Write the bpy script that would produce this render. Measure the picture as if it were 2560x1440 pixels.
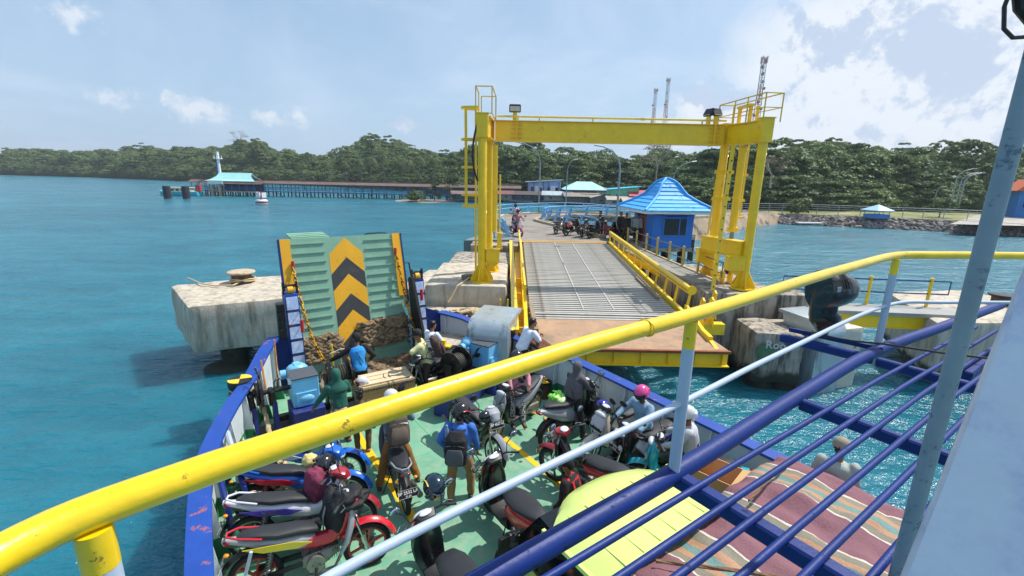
import bpy, bmesh, math, random
import numpy as np
from mathutils import Vector, Matrix, Quaternion, noise

for o in list(bpy.data.objects): bpy.data.objects.remove(o)
SC = bpy.context.scene
COL = SC.collection
rnd = random.Random(7)
R = math.radians
V = Vector

# ------------------------------------------------------------------ camera
PITCH, ROLL, EYE, FOC = R(13.7), R(1.15), V((0, 0, 6.7)), 1150.0
_w = V((0, math.cos(PITCH), -math.sin(PITCH)))
_r0, _u0 = V((1, 0, 0)), V((0, math.sin(PITCH), math.cos(PITCH)))
_r = math.cos(ROLL)*_r0 + math.sin(ROLL)*_u0
_u = -math.sin(ROLL)*_r0 + math.cos(ROLL)*_u0
cam = bpy.data.cameras.new('camera')
cam.sensor_width = 36; cam.lens = 36*FOC/2560
cam.clip_start = 0.05; cam.clip_end = 9000
co = bpy.data.objects.new('camera', cam)
co.matrix_world = Matrix(((_r.x, _u.x, -_w.x, EYE.x), (_r.y, _u.y, -_w.y, EYE.y), (_r.z, _u.z, -_w.z, EYE.z), (0, 0, 0, 1)))
COL.objects.link(co); SC.camera = co

# ------------------------------------------------------------------ light and sky
SUNV = V((0.58, 0.30, 1.0)).normalized()
sun = bpy.data.lights.new('sun', 'SUN'); sun.energy = 4.2; sun.angle = R(0.55); sun.color = (1.0, 0.955, 0.88)
so = bpy.data.objects.new('sun', sun); so.rotation_euler = (-SUNV).to_track_quat('-Z', 'Y').to_euler(); COL.objects.link(so)
SC.view_settings.view_transform = 'Standard'; SC.view_settings.look = 'None'
SC.view_settings.exposure = 0.35; SC.view_settings.gamma = 1.0; SC.view_settings.use_curve_mapping = False
SC.render.engine = 'CYCLES'

W_ = bpy.data.worlds.new('World'); SC.world = W_; W_.use_nodes = True
nt = W_.node_tree; nt.nodes.clear()
def N(t, **k):
    n = nt.nodes.new(t)
    for a, b in k.items():
        if a[0] == '_': n.inputs[a[1:]].default_value = b
        else: setattr(n, a, b)
    return n
def L(a, b): nt.links.new(a, b)
def ray(px, py): return _w + _r*((px-1280)/FOC) - _u*((py-720)/FOC)
out = N('ShaderNodeOutputWorld'); bg = N('ShaderNodeBackground'); L(bg.outputs[0], out.inputs[0])
sky = N('ShaderNodeTexSky', sky_type='NISHITA', sun_disc=False)
sky.sun_elevation = math.asin(SUNV.z); sky.sun_rotation = math.atan2(SUNV.x, SUNV.y)
sky.air_density = 1.0; sky.dust_density = 1.6; sky.ozone_density = 1.2
tc = N('ShaderNodeTexCoord')
def M_(op, a, b=None, c=None, clamp=False):
    n = N('ShaderNodeMath', operation=op, use_clamp=clamp)
    for i, v in enumerate((a, b, c)):
        if v is None: continue
        if hasattr(v, 'links'): L(v, n.inputs[i])
        else: n.inputs[i].default_value = v
    return n.outputs[0]
nrm = N('ShaderNodeVectorMath', operation='NORMALIZE'); L(tc.outputs['Generated'], nrm.inputs[0])
sep = N('ShaderNodeSeparateXYZ'); L(nrm.outputs[0], sep.inputs[0])
zc = M_('MAXIMUM', sep.outputs['Z'], 0.0)
# cloud deck: directions projected onto a flattened dome so clouds shrink to the horizon
den = M_('ADD', zc, 0.22)
cx = M_('DIVIDE', sep.outputs['X'], den); cy = M_('DIVIDE', sep.outputs['Y'], den)
cmb = N('ShaderNodeCombineXYZ'); L(cx, cmb.inputs[0]); L(cy, cmb.inputs[1]); L(M_('MULTIPLY', zc, 2.2), cmb.inputs[2])
def fbm(vec, scale, det, rough, off=(0, 0, 0), dist=0.0):
    mp = N('ShaderNodeMapping'); mp.inputs['Location'].default_value = off; L(vec, mp.inputs[0])
    n = N('ShaderNodeTexNoise'); n.inputs['Scale'].default_value = scale; n.inputs['Detail'].default_value = det
    n.inputs['Roughness'].default_value = rough; n.inputs['Distortion'].default_value = dist
    L(mp.outputs[0], n.inputs['Vector']); return n.outputs['Fac']
def ramp(v, a, b):
    n = N('ShaderNodeMapRange', interpolation_type='SMOOTHSTEP'); L(v, n.inputs['Value'])
    n.inputs['From Min'].default_value = a; n.inputs['From Max'].default_value = b; return n.outputs[0]
f1 = fbm(cmb.outputs[0], 1.1, 9, 0.62, (1.3, 0.4, 0))
f2 = fbm(nrm.outputs[0], 7.0, 10, 0.62, (0.2, 0.9, 0.3), 0.25)
f3 = fbm(nrm.outputs[0], 2.6, 8, 0.6, (4.2, 1.9, 2.3), 0.3)
# large cumulus bodies at real bearings
def blob(px, py, rad, soft=1.0, sx=1.0):
    d = ray(px, py).normalized()
    sb = N('ShaderNodeVectorMath', operation='SUBTRACT'); L(nrm.outputs[0], sb.inputs[0]); sb.inputs[1].default_value = d
    ml = N('ShaderNodeVectorMath', operation='MULTIPLY'); L(sb.outputs[0], ml.inputs[0]); ml.inputs[1].default_value = (1, 1, sx)
    ln = N('ShaderNodeVectorMath', operation='LENGTH'); L(ml.outputs[0], ln.inputs[0])
    return M_('SUBTRACT', 1.0, M_('DIVIDE', ln.outputs['Value'], rad), None, False)
blobs = [(2330, 70, .22, 1.3), (2480, 330, .24, 1.5), (2200, 190, .25, 1.2), (2420, 120, .30, 1.3), (2080, 130, .17, 1.3), (2400, 250, .26, 1.6), (1745, 275, .07, 1.2), (1850, 300, .09, 1.4),
         (1700, 330, .09, 1.6), (2000, 330, .16, 1.8), (2650, 250, .35, 1.4)]
small = [(490, 275, .07, 1.6), (668, 292, .045, 1.8), (750, 290, .06, 2.0), (1000, 315, .06, 2.0), (290, 237, .06, 2.2), (200, 40, .05, 1.5)]
def accum(bl):
    acc = None
    for b in bl:
        v = blob(b[0], b[1], b[2], 1, b[3]); acc = v if acc is None else M_('MAXIMUM', acc, v)
    return M_('MAXIMUM', acc, -1.0)
f5 = fbm(nrm.outputs[0], 26.0, 8, 0.62, (3.2, 5.9, 1.3), 0.2)
cum = ramp(M_('ADD', M_('MULTIPLY', accum(blobs), 1.0), M_('MULTIPLY', M_('SUBTRACT', f2, 0.5), 1.35)), -0.15, 0.62)
cumS = M_('MULTIPLY', ramp(M_('ADD', M_('MULTIPLY', accum(small), 0.8), M_('MULTIPLY', M_('SUBTRACT', f5, 0.5), 2.2)), 0.25, 0.8), 0.75)
cum = M_('MAXIMUM', M_('MULTIPLY', cum, 0.92), cumS)
east = ramp(sep.outputs['X'], -0.25, 0.95)
thin = M_('MULTIPLY', ramp(M_('ADD', f1, M_('MULTIPLY', east, 0.12)), 0.44, 0.80), 0.55)
veil = M_('MULTIPLY', ramp(M_('ADD', f3, M_('MULTIPLY', east, 0.22)), 0.44, 0.80), 0.45)
thin = M_('MAXIMUM', thin, veil)
mp3 = N('ShaderNodeVectorMath', operation='ADD'); L(nrm.outputs[0], mp3.inputs[0]); mp3.inputs[1].default_value = (0.02, 0.01, 0.035)
f2b = fbm(mp3.outputs[0], 7.0, 10, 0.62, (0.2, 0.9, 0.3), 0.25)
f4 = fbm(nrm.outputs[0], 3.4, 6, 0.55, (9.0, 3.1, 1.2), 0.4)
shade = ramp(M_('ADD', M_('MULTIPLY', M_('SUBTRACT', f2, f2b), 3.4), f4), 0.30, 0.60)
ccol = N('ShaderNodeMix', data_type='RGBA'); ccol.inputs[6].default_value = (4.3, 5.1, 6.5, 1); ccol.inputs[7].default_value = (6.7, 7.1, 7.6, 1)
L(shade, ccol.inputs[0])
haze = M_('POWER', M_('SUBTRACT', 1.0, M_('MINIMUM', M_('ABSOLUTE', sep.outputs['Z']), 1.0)), 5.0)
base = N('ShaderNodeMix', data_type='RGBA'); L(sky.outputs[0], base.inputs[6]); base.inputs[7].default_value = (3.3, 5.0, 7.0, 1)
L(M_('ADD', M_('MULTIPLY', haze, 0.35), 0.5), base.inputs[0])
mx1 = N('ShaderNodeMix', data_type='RGBA'); L(base.outputs[2], mx1.inputs[6]); mx1.inputs[7].default_value = (5.4, 6.4, 7.8, 1); L(thin, mx1.inputs[0])
mx2 = N('ShaderNodeMix', data_type='RGBA'); L(mx1.outputs[2], mx2.inputs[6]); L(ccol.outputs[2], mx2.inputs[7]); L(cum, mx2.inputs[0])
L(mx2.outputs[2], bg.inputs['Color']); bg.inputs['Strength'].default_value = 0.105

# ------------------------------------------------------------------ frames: the port is axis aligned, the ferry lies turned to port
FW = V((-0.5736, 0.8192, 0)); SB = V((0.8192, 0.5736, 0))
SHROT = math.atan2(FW.y, FW.x)              # heading of the ferry (local +x is forward, +y is to port)
def ship(a, s, z=0.0): return FW*a + SB*(s+3.4) + V((0, 0, z))
def G(px, py, z=0.0):
    d = ray(px, py); return EYE + d*((z-EYE.z)/d.z)
def at(px, py, dist):
    d = ray(px, py); return EYE + d*(dist/math.hypot(d.x, d.y))

# ------------------------------------------------------------------ materials
def lin(h):
    h = h.lstrip('#'); o = []
    for i in (0, 2, 4):
        c = int(h[i:i+2], 16)/255
        o.append(c/12.92 if c <= 0.04045 else ((c+0.055)/1.055)**2.4)
    return tuple(o)
MATS = {}
def mat(name, col, rough=0.5, metal=0.0, var=0.12, scale=3.0, bump=0.0, bscale=40.0, dirt=None, damt=0.0, dscale=2.0, coat=0.0, bdist=0.02, streak=False, dsharp=0.12, detail=6, space='Object', spec=0.5, tide=False):
    if name in MATS: return MATS[name]
    m = bpy.data.materials.new(name); m.use_nodes = True; t = m.node_tree
    p = t.nodes['Principled BSDF']; ln = t.links.new
    if isinstance(col, str): col = lin(col)
    p.inputs['Roughness'].default_value = rough; p.inputs['Metallic'].default_value = metal
    p.inputs['Coat Weight'].default_value = coat; p.inputs['Coat Roughness'].default_value = 0.08
    p.inputs['Specular IOR Level'].default_value = spec
    tcn = t.nodes.new('ShaderNodeTexCoord'); src = tcn.outputs[space]
    geo = None
    if space == 'World':
        pass
    nz = t.nodes.new('ShaderNodeTexNoise'); nz.inputs['Scale'].default_value = scale; nz.inputs['Detail'].default_value = detail; nz.inputs['Roughness'].default_value = 0.62
    ln(src, nz.inputs['Vector'])
    mr = t.nodes.new('ShaderNodeMapRange'); mr.inputs['From Min'].default_value = 0.3; mr.inputs['From Max'].default_value = 0.7
    mr.inputs['To Min'].default_value = 1-var; mr.inputs['To Max'].default_value = 1+var; ln(nz.outputs['Fac'], mr.inputs['Value'])
    vm = t.nodes.new('ShaderNodeVectorMath'); vm.operation = 'SCALE'; vm.inputs[0].default_value = col; ln(mr.outputs[0], vm.inputs['Scale'])
    cur = vm.outputs[0]
    if dirt:
        dn = t.nodes.new('ShaderNodeTexNoise'); dn.inputs['Scale'].default_value = dscale; dn.inputs['Detail'].default_value = 10; dn.inputs['Roughness'].default_value = 0.7
        if streak:
            mp = t.nodes.new('ShaderNodeMapping'); mp.inputs['Scale'].default_value = (1, 1, 0.13); ln(src, mp.inputs[0]); ln(mp.outputs[0], dn.inputs['Vector'])
        else: ln(src, dn.inputs['Vector'])
        dr = t.nodes.new('ShaderNodeMapRange'); dr.interpolation_type = 'SMOOTHSTEP'
        th = 0.72-0.44*damt
        dr.inputs['From Min'].default_value = th-dsharp/2; dr.inputs['From Max'].default_value = th+dsharp/2; ln(dn.outputs['Fac'], dr.inputs['Value'])
        mx = t.nodes.new('ShaderNodeMix'); mx.data_type = 'RGBA'; ln(dr.outputs[0], mx.inputs[0]); ln(cur, mx.inputs[6])
        mx.inputs[7].default_value = (*(lin(dirt) if isinstance(dirt, str) else dirt), 1); cur = mx.outputs[2]
        rr = t.nodes.new('ShaderNodeMapRange'); rr.inputs['To Min'].default_value = rough; rr.inputs['To Max'].default_value = min(1, rough+0.35)
        ln(dr.outputs[0], rr.inputs['Value']); ln(rr.outputs[0], p.inputs['Roughness'])
    if tide:        # weed and damp left by the tide on everything that stands in the water
        gp_ = t.nodes.new('ShaderNodeNewGeometry'); sx = t.nodes.new('ShaderNodeSeparateXYZ'); ln(gp_.outputs['Position'], sx.inputs[0])
        tn = t.nodes.new('ShaderNodeTexNoise'); tn.inputs['Scale'].default_value = 2.2; tn.inputs['Detail'].default_value = 8; ln(gp_.outputs['Position'], tn.inputs['Vector'])
        ma = t.nodes.new('ShaderNodeMath'); ma.operation = 'MULTIPLY_ADD'; ln(tn.outputs['Fac'], ma.inputs[0]); ma.inputs[1].default_value = -1.1; ln(sx.outputs['Z'], ma.inputs[2])
        tr_ = t.nodes.new('ShaderNodeMapRange'); tr_.interpolation_type = 'SMOOTHSTEP'; ln(ma.outputs[0], tr_.inputs['Value']); tr_.inputs['From Min'].default_value = .28; tr_.inputs['From Max'].default_value = -.05
        mt_ = t.nodes.new('ShaderNodeMix'); mt_.data_type = 'RGBA'; ln(tr_.outputs[0], mt_.inputs[0]); ln(cur, mt_.inputs[6]); mt_.inputs[7].default_value = (.035, .04, .026, 1); cur = mt_.outputs[2]
    ln(cur, p.inputs['Base Color'])
    if bump:
        bn = t.nodes.new('ShaderNodeTexNoise'); bn.inputs['Scale'].default_value = bscale; bn.inputs['Detail'].default_value = 5
        ln(src, bn.inputs['Vector']); bb = t.nodes.new('ShaderNodeBump'); bb.inputs['Strength'].default_value = min(1, bump); bb.inputs['Distance'].default_value = bdist
        ln(bn.outputs['Fac'], bb.inputs['Height']); ln(bb.outputs[0], p.inputs['Normal'])
    MATS[name] = m; return m

# ------------------------------------------------------------------ mesh builder
class MB:
    def __init__(s): s.v = []; s.f = []; s.m = []; s.M = Matrix.Identity(4); s.k = 0
    def add(s, vs, fs):
        n = len(s.v); M = s.M
        s.v.extend([tuple(M @ V(p)) for p in vs]); s.f.extend([tuple(i+n for i in f) for f in fs]); s.m.extend([s.k]*len(fs)); return s
    def box(s, c, d, rot=None, bev=0.0):
        hx, hy, hz = d[0]/2, d[1]/2, d[2]/2; q = rot or Matrix.Identity(3); c = V(c)
        if bev <= 0:
            vs = [c+q@V((x*hx, y*hy, z*hz)) for x in (-1, 1) for y in (-1, 1) for z in (-1, 1)]
            return s.add(vs, [(0, 1, 3, 2), (4, 6, 7, 5), (0, 4, 5, 1), (2, 3, 7, 6), (0, 2, 6, 4), (1, 5, 7, 3)])
        b = min(bev, hx*.9, hy*.9, hz*.9); vs = []; idx = {}
        for x in (-1, 1):
            for y in (-1, 1):
                for z in (-1, 1):
                    for ax in range(3):
                        e = [hx-b, hy-b, hz-b]; e[ax] = (hx, hy, hz)[ax]
                        idx[(x, y, z, ax)] = len(vs); vs.append(c+q@V((x*e[0], y*e[1], z*e[2])))
        fs = []
        for ax in range(3):
            o = [i for i in range(3) if i != ax]
            for sg in (-1, 1):
                l = []
                for p, r in ((-1, -1), (1, -1), (1, 1), (-1, 1)):
                    k = [0, 0, 0]; k[ax] = sg; k[o[0]] = p; k[o[1]] = r; l.append(idx[(*k, ax)])
                flip = (sg > 0) ^ (ax == 1)
                fs.append(tuple(l if flip else l[::-1]))
        for ax in range(3):
            o = [i for i in range(3) if i != ax]
            for p in (-1, 1):
                for r in (-1, 1):
                    k0 = [0, 0, 0]; k1 = [0, 0, 0]; k0[ax] = -1; k1[ax] = 1
                    for k in (k0, k1): k[o[0]] = p; k[o[1]] = r
                    fs.append((idx[(*k0, o[0])], idx[(*k1, o[0])], idx[(*k1, o[1])], idx[(*k0, o[1])]))
        for x in (-1, 1):
            for y in (-1, 1):
                for z in (-1, 1): fs.append((idx[(x, y, z, 0)], idx[(x, y, z, 1)], idx[(x, y, z, 2)]))
        return s.add(vs, fs)
    def bar(s, p0, p1, w, h, up=(0, 0, 1), bev=0.0):
        p0, p1 = V(p0), V(p1); d = p1-p0; x = d.normalized(); u = V(up)
        if abs(x.dot(u)) > 0.999: u = V((0, 1, 0))
        y = u.cross(x).normalized(); z = x.cross(y)
        q = Matrix((x, y, z)).transposed()
        return s.box((p0+p1)/2, (d.length, w, h), q, bev)
    def ring(s, c, x, y, rx, ry, n, ph=0.0): return [c+x*(rx*math.cos(2*math.pi*i/n+ph))+y*(ry*math.sin(2*math.pi*i/n+ph)) for i in range(n)]
    def loft(s, rings, caps=True, closed=False):
        n = len(rings[0]); vs = [p for r in rings for p in r]; fs = []
        m = len(rings); rg = range(m) if closed else range(m-1)
        for i in rg:
            a, b = i*n, ((i+1) % m)*n
            for j in range(n): k = (j+1) % n; fs.append((a+j, a+k, b+k, b+j))
        if caps and not closed: fs.append(tuple(range(n))[::-1]); fs.append(tuple(range((m-1)*n, m*n)))
        return s.add(vs, fs)
    def cyl(s, p0, p1, r0, r1=None, n=12, caps=True):
        r1 = r0 if r1 is None else r1; p0, p1 = V(p0), V(p1); d = (p1-p0).normalized()
        a = V((0, 0, 1)) if abs(d.z) < 0.9 else V((1, 0, 0)); x = a.cross(d).normalized(); y = d.cross(x)
        return s.loft([s.ring(p0, x, y, r0, r0, n), s.ring(p1, x, y, r1, r1, n)], caps)
    def tube(s, pts, r, n=8, closed=False, rs=None, flat=1.0):
        pts = [V(p) for p in pts]; m = len(pts); rings = []
        d0 = (pts[1]-pts[0]).normalized(); a = V((0, 0, 1)) if abs(d0.z) < 0.9 else V((1, 0, 0)); x = a.cross(d0).normalized()
        for i in range(m):
            if closed: d = (pts[(i+1) % m]-pts[i-1]).normalized()
            else: d = (pts[min(i+1, m-1)]-pts[max(i-1, 0)]).normalized()
            x = (x-d*x.dot(d)).normalized(); y = d.cross(x); rr = rs[i] if rs else r
            rings.append(s.ring(pts[i], x, y, rr, rr*flat, n))
        return s.loft(rings, True, closed)
    def sph(s, c, r, rot=None, nu=12, nv=8):
        if not hasattr(r, '__len__'): r = (r, r, r)
        q = rot or Matrix.Identity(3); c = V(c); vs = [c+q@V((0, 0, -r[2]))]; fs = []
        for i in range(1, nv):
            t = -math.pi/2+math.pi*i/nv
            for j in range(nu):
                p = 2*math.pi*j/nu; vs.append(c+q@V((r[0]*math.cos(t)*math.cos(p), r[1]*math.cos(t)*math.sin(p), r[2]*math.sin(t))))
        vs.append(c+q@V((0, 0, r[2]))); T = len(vs)-1
        for j in range(nu): fs.append((0, 1+(j+1) % nu, 1+j)); b = 1+(nv-2)*nu; fs.append((T, b+j, b+(j+1) % nu))
        for i in range(nv-2):
            for j in range(nu):
                a = 1+i*nu; k = (j+1) % nu; fs.append((a+j, a+k, a+nu+k, a+nu+j))
        return s.add(vs, fs)
    def sec(s, secs, n=14, ex=2.6):
        """body lofted along x,z: sections (x, z, half width, half height[, y]) with superellipse rings square to the path"""
        rings = []; m = len(secs)
        for i, q in enumerate(secs):
            a = secs[max(i-1, 0)]; b = secs[min(i+1, m-1)]; d = V((b[0]-a[0], 0, b[1]-a[1])).normalized(); up = V((-d.z, 0, d.x))
            yy = q[4] if len(q) > 4 else 0.0; rg = []
            for j in range(n):
                t = 2*math.pi*j/n; ct, st = math.cos(t), math.sin(t)
                rg.append(V((q[0], yy, q[1]))+V((0, 1, 0))*(q[2]*math.copysign(abs(ct)**(2/ex), ct))+up*(q[3]*math.copysign(abs(st)**(2/ex), st)))
            rings.append(rg[::-1])
        return s.loft(rings)
    def prism(s, poly, o, x, y, depth):
        """polygon in the plane (o,x,y) extruded along x cross y by depth"""
        o, x, y = V(o), V(x), V(y); z = x.cross(y).normalized()*depth; n = len(poly)
        vs = [o+x*p[0]+y*p[1] for p in poly]+[o+x*p[0]+y*p[1]+z for p in poly]
        fs = [tuple(range(n))[::-1], tuple(range(n, 2*n))]+[(i, (i+1) % n, n+(i+1) % n, n+i) for i in range(n)]
        return s.add(vs, fs)
    def lathe(s, prof, c=(0, 0, 0), n=16, rot=None):
        q = rot or Matrix.Identity(3); c = V(c)
        rings = [[c+q@V((max(r, 1e-4)*math.cos(2*math.pi*j/n), max(r, 1e-4)*math.sin(2*math.pi*j/n), z)) for j in range(n)] for r, z in prof]
        return s.loft(rings)
    def arcstrip(s, c, r0, r1, a0, a1, hw, n=10):
        """mudguard: strip round an axis along y through c"""
        rings = []
        for i in range(n+1):
            a = a0+(a1-a0)*i/n; d = V((math.cos(a), 0, math.sin(a))); c_ = V(c); e = 1.0
            if i in (0, n): e = 0.55
            rings.append([c_+d*r0+V((0, -hw*e, 0)), c_+d*(r1)+V((0, -hw*.55*e, 0)), c_+d*(r1+.012)+V((0, 0, 0)), c_+d*r1+V((0, hw*.55*e, 0)), c_+d*r0+V((0, hw*e, 0)), c_+d*(r0-.0)+V((0, hw*.75*e, 0)), c_+d*(r1-.012)+V((0, 0, 0)), c_+d*(r0)+V((0, -hw*.75*e, 0))])
        return s.loft(rings)
    def mesh(s, name, mats, ang=35):
        me = bpy.data.meshes.new(name); me.from_pydata(s.v, [], s.f); 
        mats = mats if isinstance(mats, (list, tuple)) else [mats]
        for m in mats: me.materials.append(m)
        if len(mats) > 1: me.polygons.foreach_set('material_index', s.m)
        bm = bmesh.new(); bm.from_mesh(me); bmesh.ops.recalc_face_normals(bm, faces=bm.faces); bm.to_mesh(me); bm.free()
        me.shade_smooth(); me.set_sharp_from_angle(angle=R(ang)); me.update(); return me
    def build(s, name, mats, parent=None, ang=35, loc=None):
        return link(name, s.mesh(name, mats, ang), parent, loc)
def link(name, me, parent=None, loc=None):
    o = bpy.data.objects.new(name, me); COL.objects.link(o)
    if parent: o.parent = parent
    if loc is not None: o.location = loc
    return o
def tag(o, label=None, cat=None, group=None, kind=None):
    if label: o['label'] = label
    if cat: o['category'] = cat
    if group: o['group'] = group
    if kind: o['kind'] = kind
    return o
def thing(name, label, cat, loc=(0, 0, 0), rotz=0.0, group=None):
    o = bpy.data.objects.new(name, None); COL.objects.link(o); o.location = loc; o.rotation_euler = (0, 0, rotz); o.empty_display_size = 0.2
    return tag(o, label, cat, group)
def part(p, name, mats, fn, ang=35, label=None):
    mb = MB(); fn(mb); o = mb.build(name, mats, p, ang)
    if label: o['label'] = label
    return o
def dup(root, loc, rotz, label, group=None, scale=None):
    def cp(o, par):
        c = o.copy(); COL.objects.link(c)
        if par: c.parent = par
        for ch in o.children: cp(ch, c)
        return c
    r = cp(root, None); r.location = loc; r.rotation_euler = (0, 0, rotz); r['label'] = label
    if group: r['group'] = group
    if scale: r.scale = scale
    return r
FONT = {}
def text(parent, name, s, size, m, Mx, depth=0.002):
    k = (s, size)
    if k not in FONT:
        cu = bpy.data.curves.new('t', 'FONT'); cu.body = s; cu.size = size; cu.extrude = depth; cu.align_x = 'CENTER'; cu.align_y = 'CENTER'; cu.resolution_u = 2
        cu.offset = size*0.012
        t = bpy.data.objects.new('t', cu); me = bpy.data.meshes.new_from_object(t); me.name = name; bpy.data.objects.remove(t); FONT[k] = me
        me.materials.clear(); me.materials.append(m)
    me = FONT[k]
    if me.materials[0] != m: me = me.copy(); me.materials.clear(); me.materials.append(m)
    o = link(name, me, parent); o.matrix_local = Mx; return o
def frame(o, x, y):
    x = V(x).normalized(); y = V(y); y = (y-x*y.dot(x)).normalized(); z = x.cross(y); o = V(o)
    return Matrix(((x.x, y.x, z.x, o.x), (x.y, y.y, z.y, o.y), (x.z, y.z, z.z, o.z), (0, 0, 0, 1)))

yellow = mat('yellow_paint', '#f4cb14', 0.4, 0, 0.08, 2.6, 0.15, 60, dirt='#c29a1c', damt=0.08, dscale=2.2, coat=0.2, dsharp=0.2)
railyel = mat('rail_yellow_paint', (0.86, 0.585, 0.004), 0.3, 0, 0.12, 7, 0.9, 38, dirt='#8a6a18', damt=0.15, dscale=26, coat=0.45, bdist=0.0016, dsharp=0.05)
concrete = mat('weathered_concrete', '#a89a86', 0.9, 0, 0.22, 1.6, 0.8, 22, dirt='#4a453c', damt=0.36, dscale=1.7, streak=True, dsharp=0.2)
concrete2 = mat('pale_concrete', '#c0ac92', 0.9, 0, 0.16, 1.2, 0.6, 20, dirt='#7e715f', damt=0.35, dscale=2.4, dsharp=0.25)
paleblue = mat('pale_blue_paint', '#7fb4e0', 0.5, 0, 0.08, 2, 0, 40, dirt='#8d8577', damt=0.2, dscale=3)
skyblue = mat('sky_blue_enamel', '#74bde6', 0.35, 0, 0.06, 4, 0.1, 40, dirt='#4f7f9a', damt=0.12, dscale=7, coat=0.2)
navy = mat('deep_blue_paint', (0.004, 0.024, 0.165), 0.5, 0, 0.12, 6, 0.9, 60, dirt='#162446', damt=0.2, dscale=24, coat=0.0, bdist=0.0012, spec=0.35)
capblue = mat('bulwark_blue_paint', '#1b469c', 0.45, 0, 0.12, 3, 0.2, 40, dirt='#a05a44', damt=0.2, dscale=3.4, dsharp=0.05)
whitep = mat('white_ship_paint', '#c9d1d6', 0.45, 0, 0.08, 2, 0.15, 30, dirt='#8d8f8c', damt=0.2, dscale=3, streak=True)
railwhite = mat('rail_white_paint', '#aebccf', 0.42, 0, 0.05, 5, 0.7, 50, dirt='#8d8a84', damt=0.1, dscale=26, dsharp=0.05, bdist=0.001)
black = mat('black_paint', '#141517', 0.4, 0, 0.3, 5, 0.2, 40, dirt='#3a3632', damt=0.25, dscale=8)
rubber = mat('tyre_rubber', '#17171a', 0.75, 0, 0.2, 8, 0, 40, dirt='#4a443c', damt=0.2, dscale=10)
steel = mat('grey_steel', '#8c9092', 0.35, 0.8, 0.15, 6)
chrome = mat('bright_metal', '#c8ccd0', 0.16, 1.0, 0.05, 6)
greyp = mat('galvanised_grey', '#8f9b9e', 0.45, 0.35, 0.15, 3, dirt='#b3b9ba', damt=0.3, dscale=6)
rust = mat('rusty_brown', '#6a3f2a', 0.85, 0, 0.35, 6, 0.5, 40, dirt='#2f2620', damt=0.4, dscale=6)
rope = mat('pale_rope', '#c9b48e', 0.95, 0, 0.2, 30, 0.6, 90)
wood = mat('grey_wood', '#7d7263', 0.85, 0, 0.3, 5, 0.4, 40)
darkglass = mat('dark_glass', '#1b242b', 0.12, 0, 0.2, 2)

# ------------------------------------------------------------------ water
def water():
    m = bpy.data.materials.new('sea_water'); m.use_nodes = True; t = m.node_tree; p = t.nodes['Principled BSDF']; ln = t.links.new
    geo = t.nodes.new('ShaderNodeNewGeometry')
    def nz(sc, det, rot, sx, rough=0.55, off=0.0):
        mp = t.nodes.new('ShaderNodeMapping'); mp.inputs['Rotation'].default_value = (0, 0, R(rot)); mp.inputs['Scale'].default_value = (sx, 1, 1); mp.inputs['Location'].default_value = (off, off, 0)
        ln(geo.outputs['Position'], mp.inputs[0]); n = t.nodes.new('ShaderNodeTexNoise'); n.inputs['Scale'].default_value = sc; n.inputs['Detail'].default_value = det; n.inputs['Roughness'].default_value = rough
        ln(mp.outputs[0], n.inputs['Vector']); return n.outputs['Fac']
    def mth(op, a, b):
        n = t.nodes.new('ShaderNodeMath'); n.operation = op
        for i, v in enumerate((a, b)):
            if hasattr(v, 'links'): ln(v, n.inputs[i])
            else: n.inputs[i].default_value = v
        return n.outputs[0]
    a = nz(0.55, 4, 12, 0.42, 0.6); b = nz(1.5, 5, -14, 0.55, 0.62, 3.1); c = nz(4.5, 3, 25, 0.7, 0.5, 7.0)
    h = mth('ADD', mth('MULTIPLY', a, 0.8), mth('ADD', mth('MULTIPLY', b, 0.42), mth('MULTIPLY', c, 0.07)))
    bp = t.nodes.new('ShaderNodeBump'); bp.inputs['Strength'].default_value = 1.0; bp.inputs['Distance'].default_value = 0.8; ln(h, bp.inputs['Height']); ln(bp.outputs[0], p.inputs['Normal'])
    big = nz(0.02, 3, 0, 1.0); mid = nz(0.12, 4, 8, 0.5)
    cr = t.nodes.new('ShaderNodeValToRGB'); e = cr.color_ramp.elements
    e[0].position = 0.40; e[0].color = (0.008, 0.118, 0.172, 1); e[1].position = 0.62; e[1].color = (0.028, 0.215, 0.285, 1)
    ln(mth('ADD', mth('MULTIPLY', big, 0.35), mth('MULTIPLY', mth('ADD', mth('MULTIPLY', mid, 0.5), mth('MULTIPLY', a, 0.5)), 0.65)), cr.inputs[0])
    ln(cr.outputs[0], p.inputs['Base Color'])
    p.subsurface_method = 'BURLEY'; p.inputs['Subsurface Weight'].default_value = 0.8; p.inputs['Subsurface Radius'].default_value = (0.5, 1.0, 1.0); p.inputs['Subsurface Scale'].default_value = 1.6
    p.inputs['Roughness'].default_value = 0.2; p.inputs['IOR'].default_value = 1.33
    mb = MB(); n = 48; rr = [0]+[8*1.14**i for i in range(50)]
    mb.add([(-3000, -300, 0), (3000, -300, 0), (3000, 5000, 0), (-3000, 5000, 0)], [(0, 1, 2, 3)])
    o = mb.build('sea', m); tag(o, kind='structure')
water()

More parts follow.
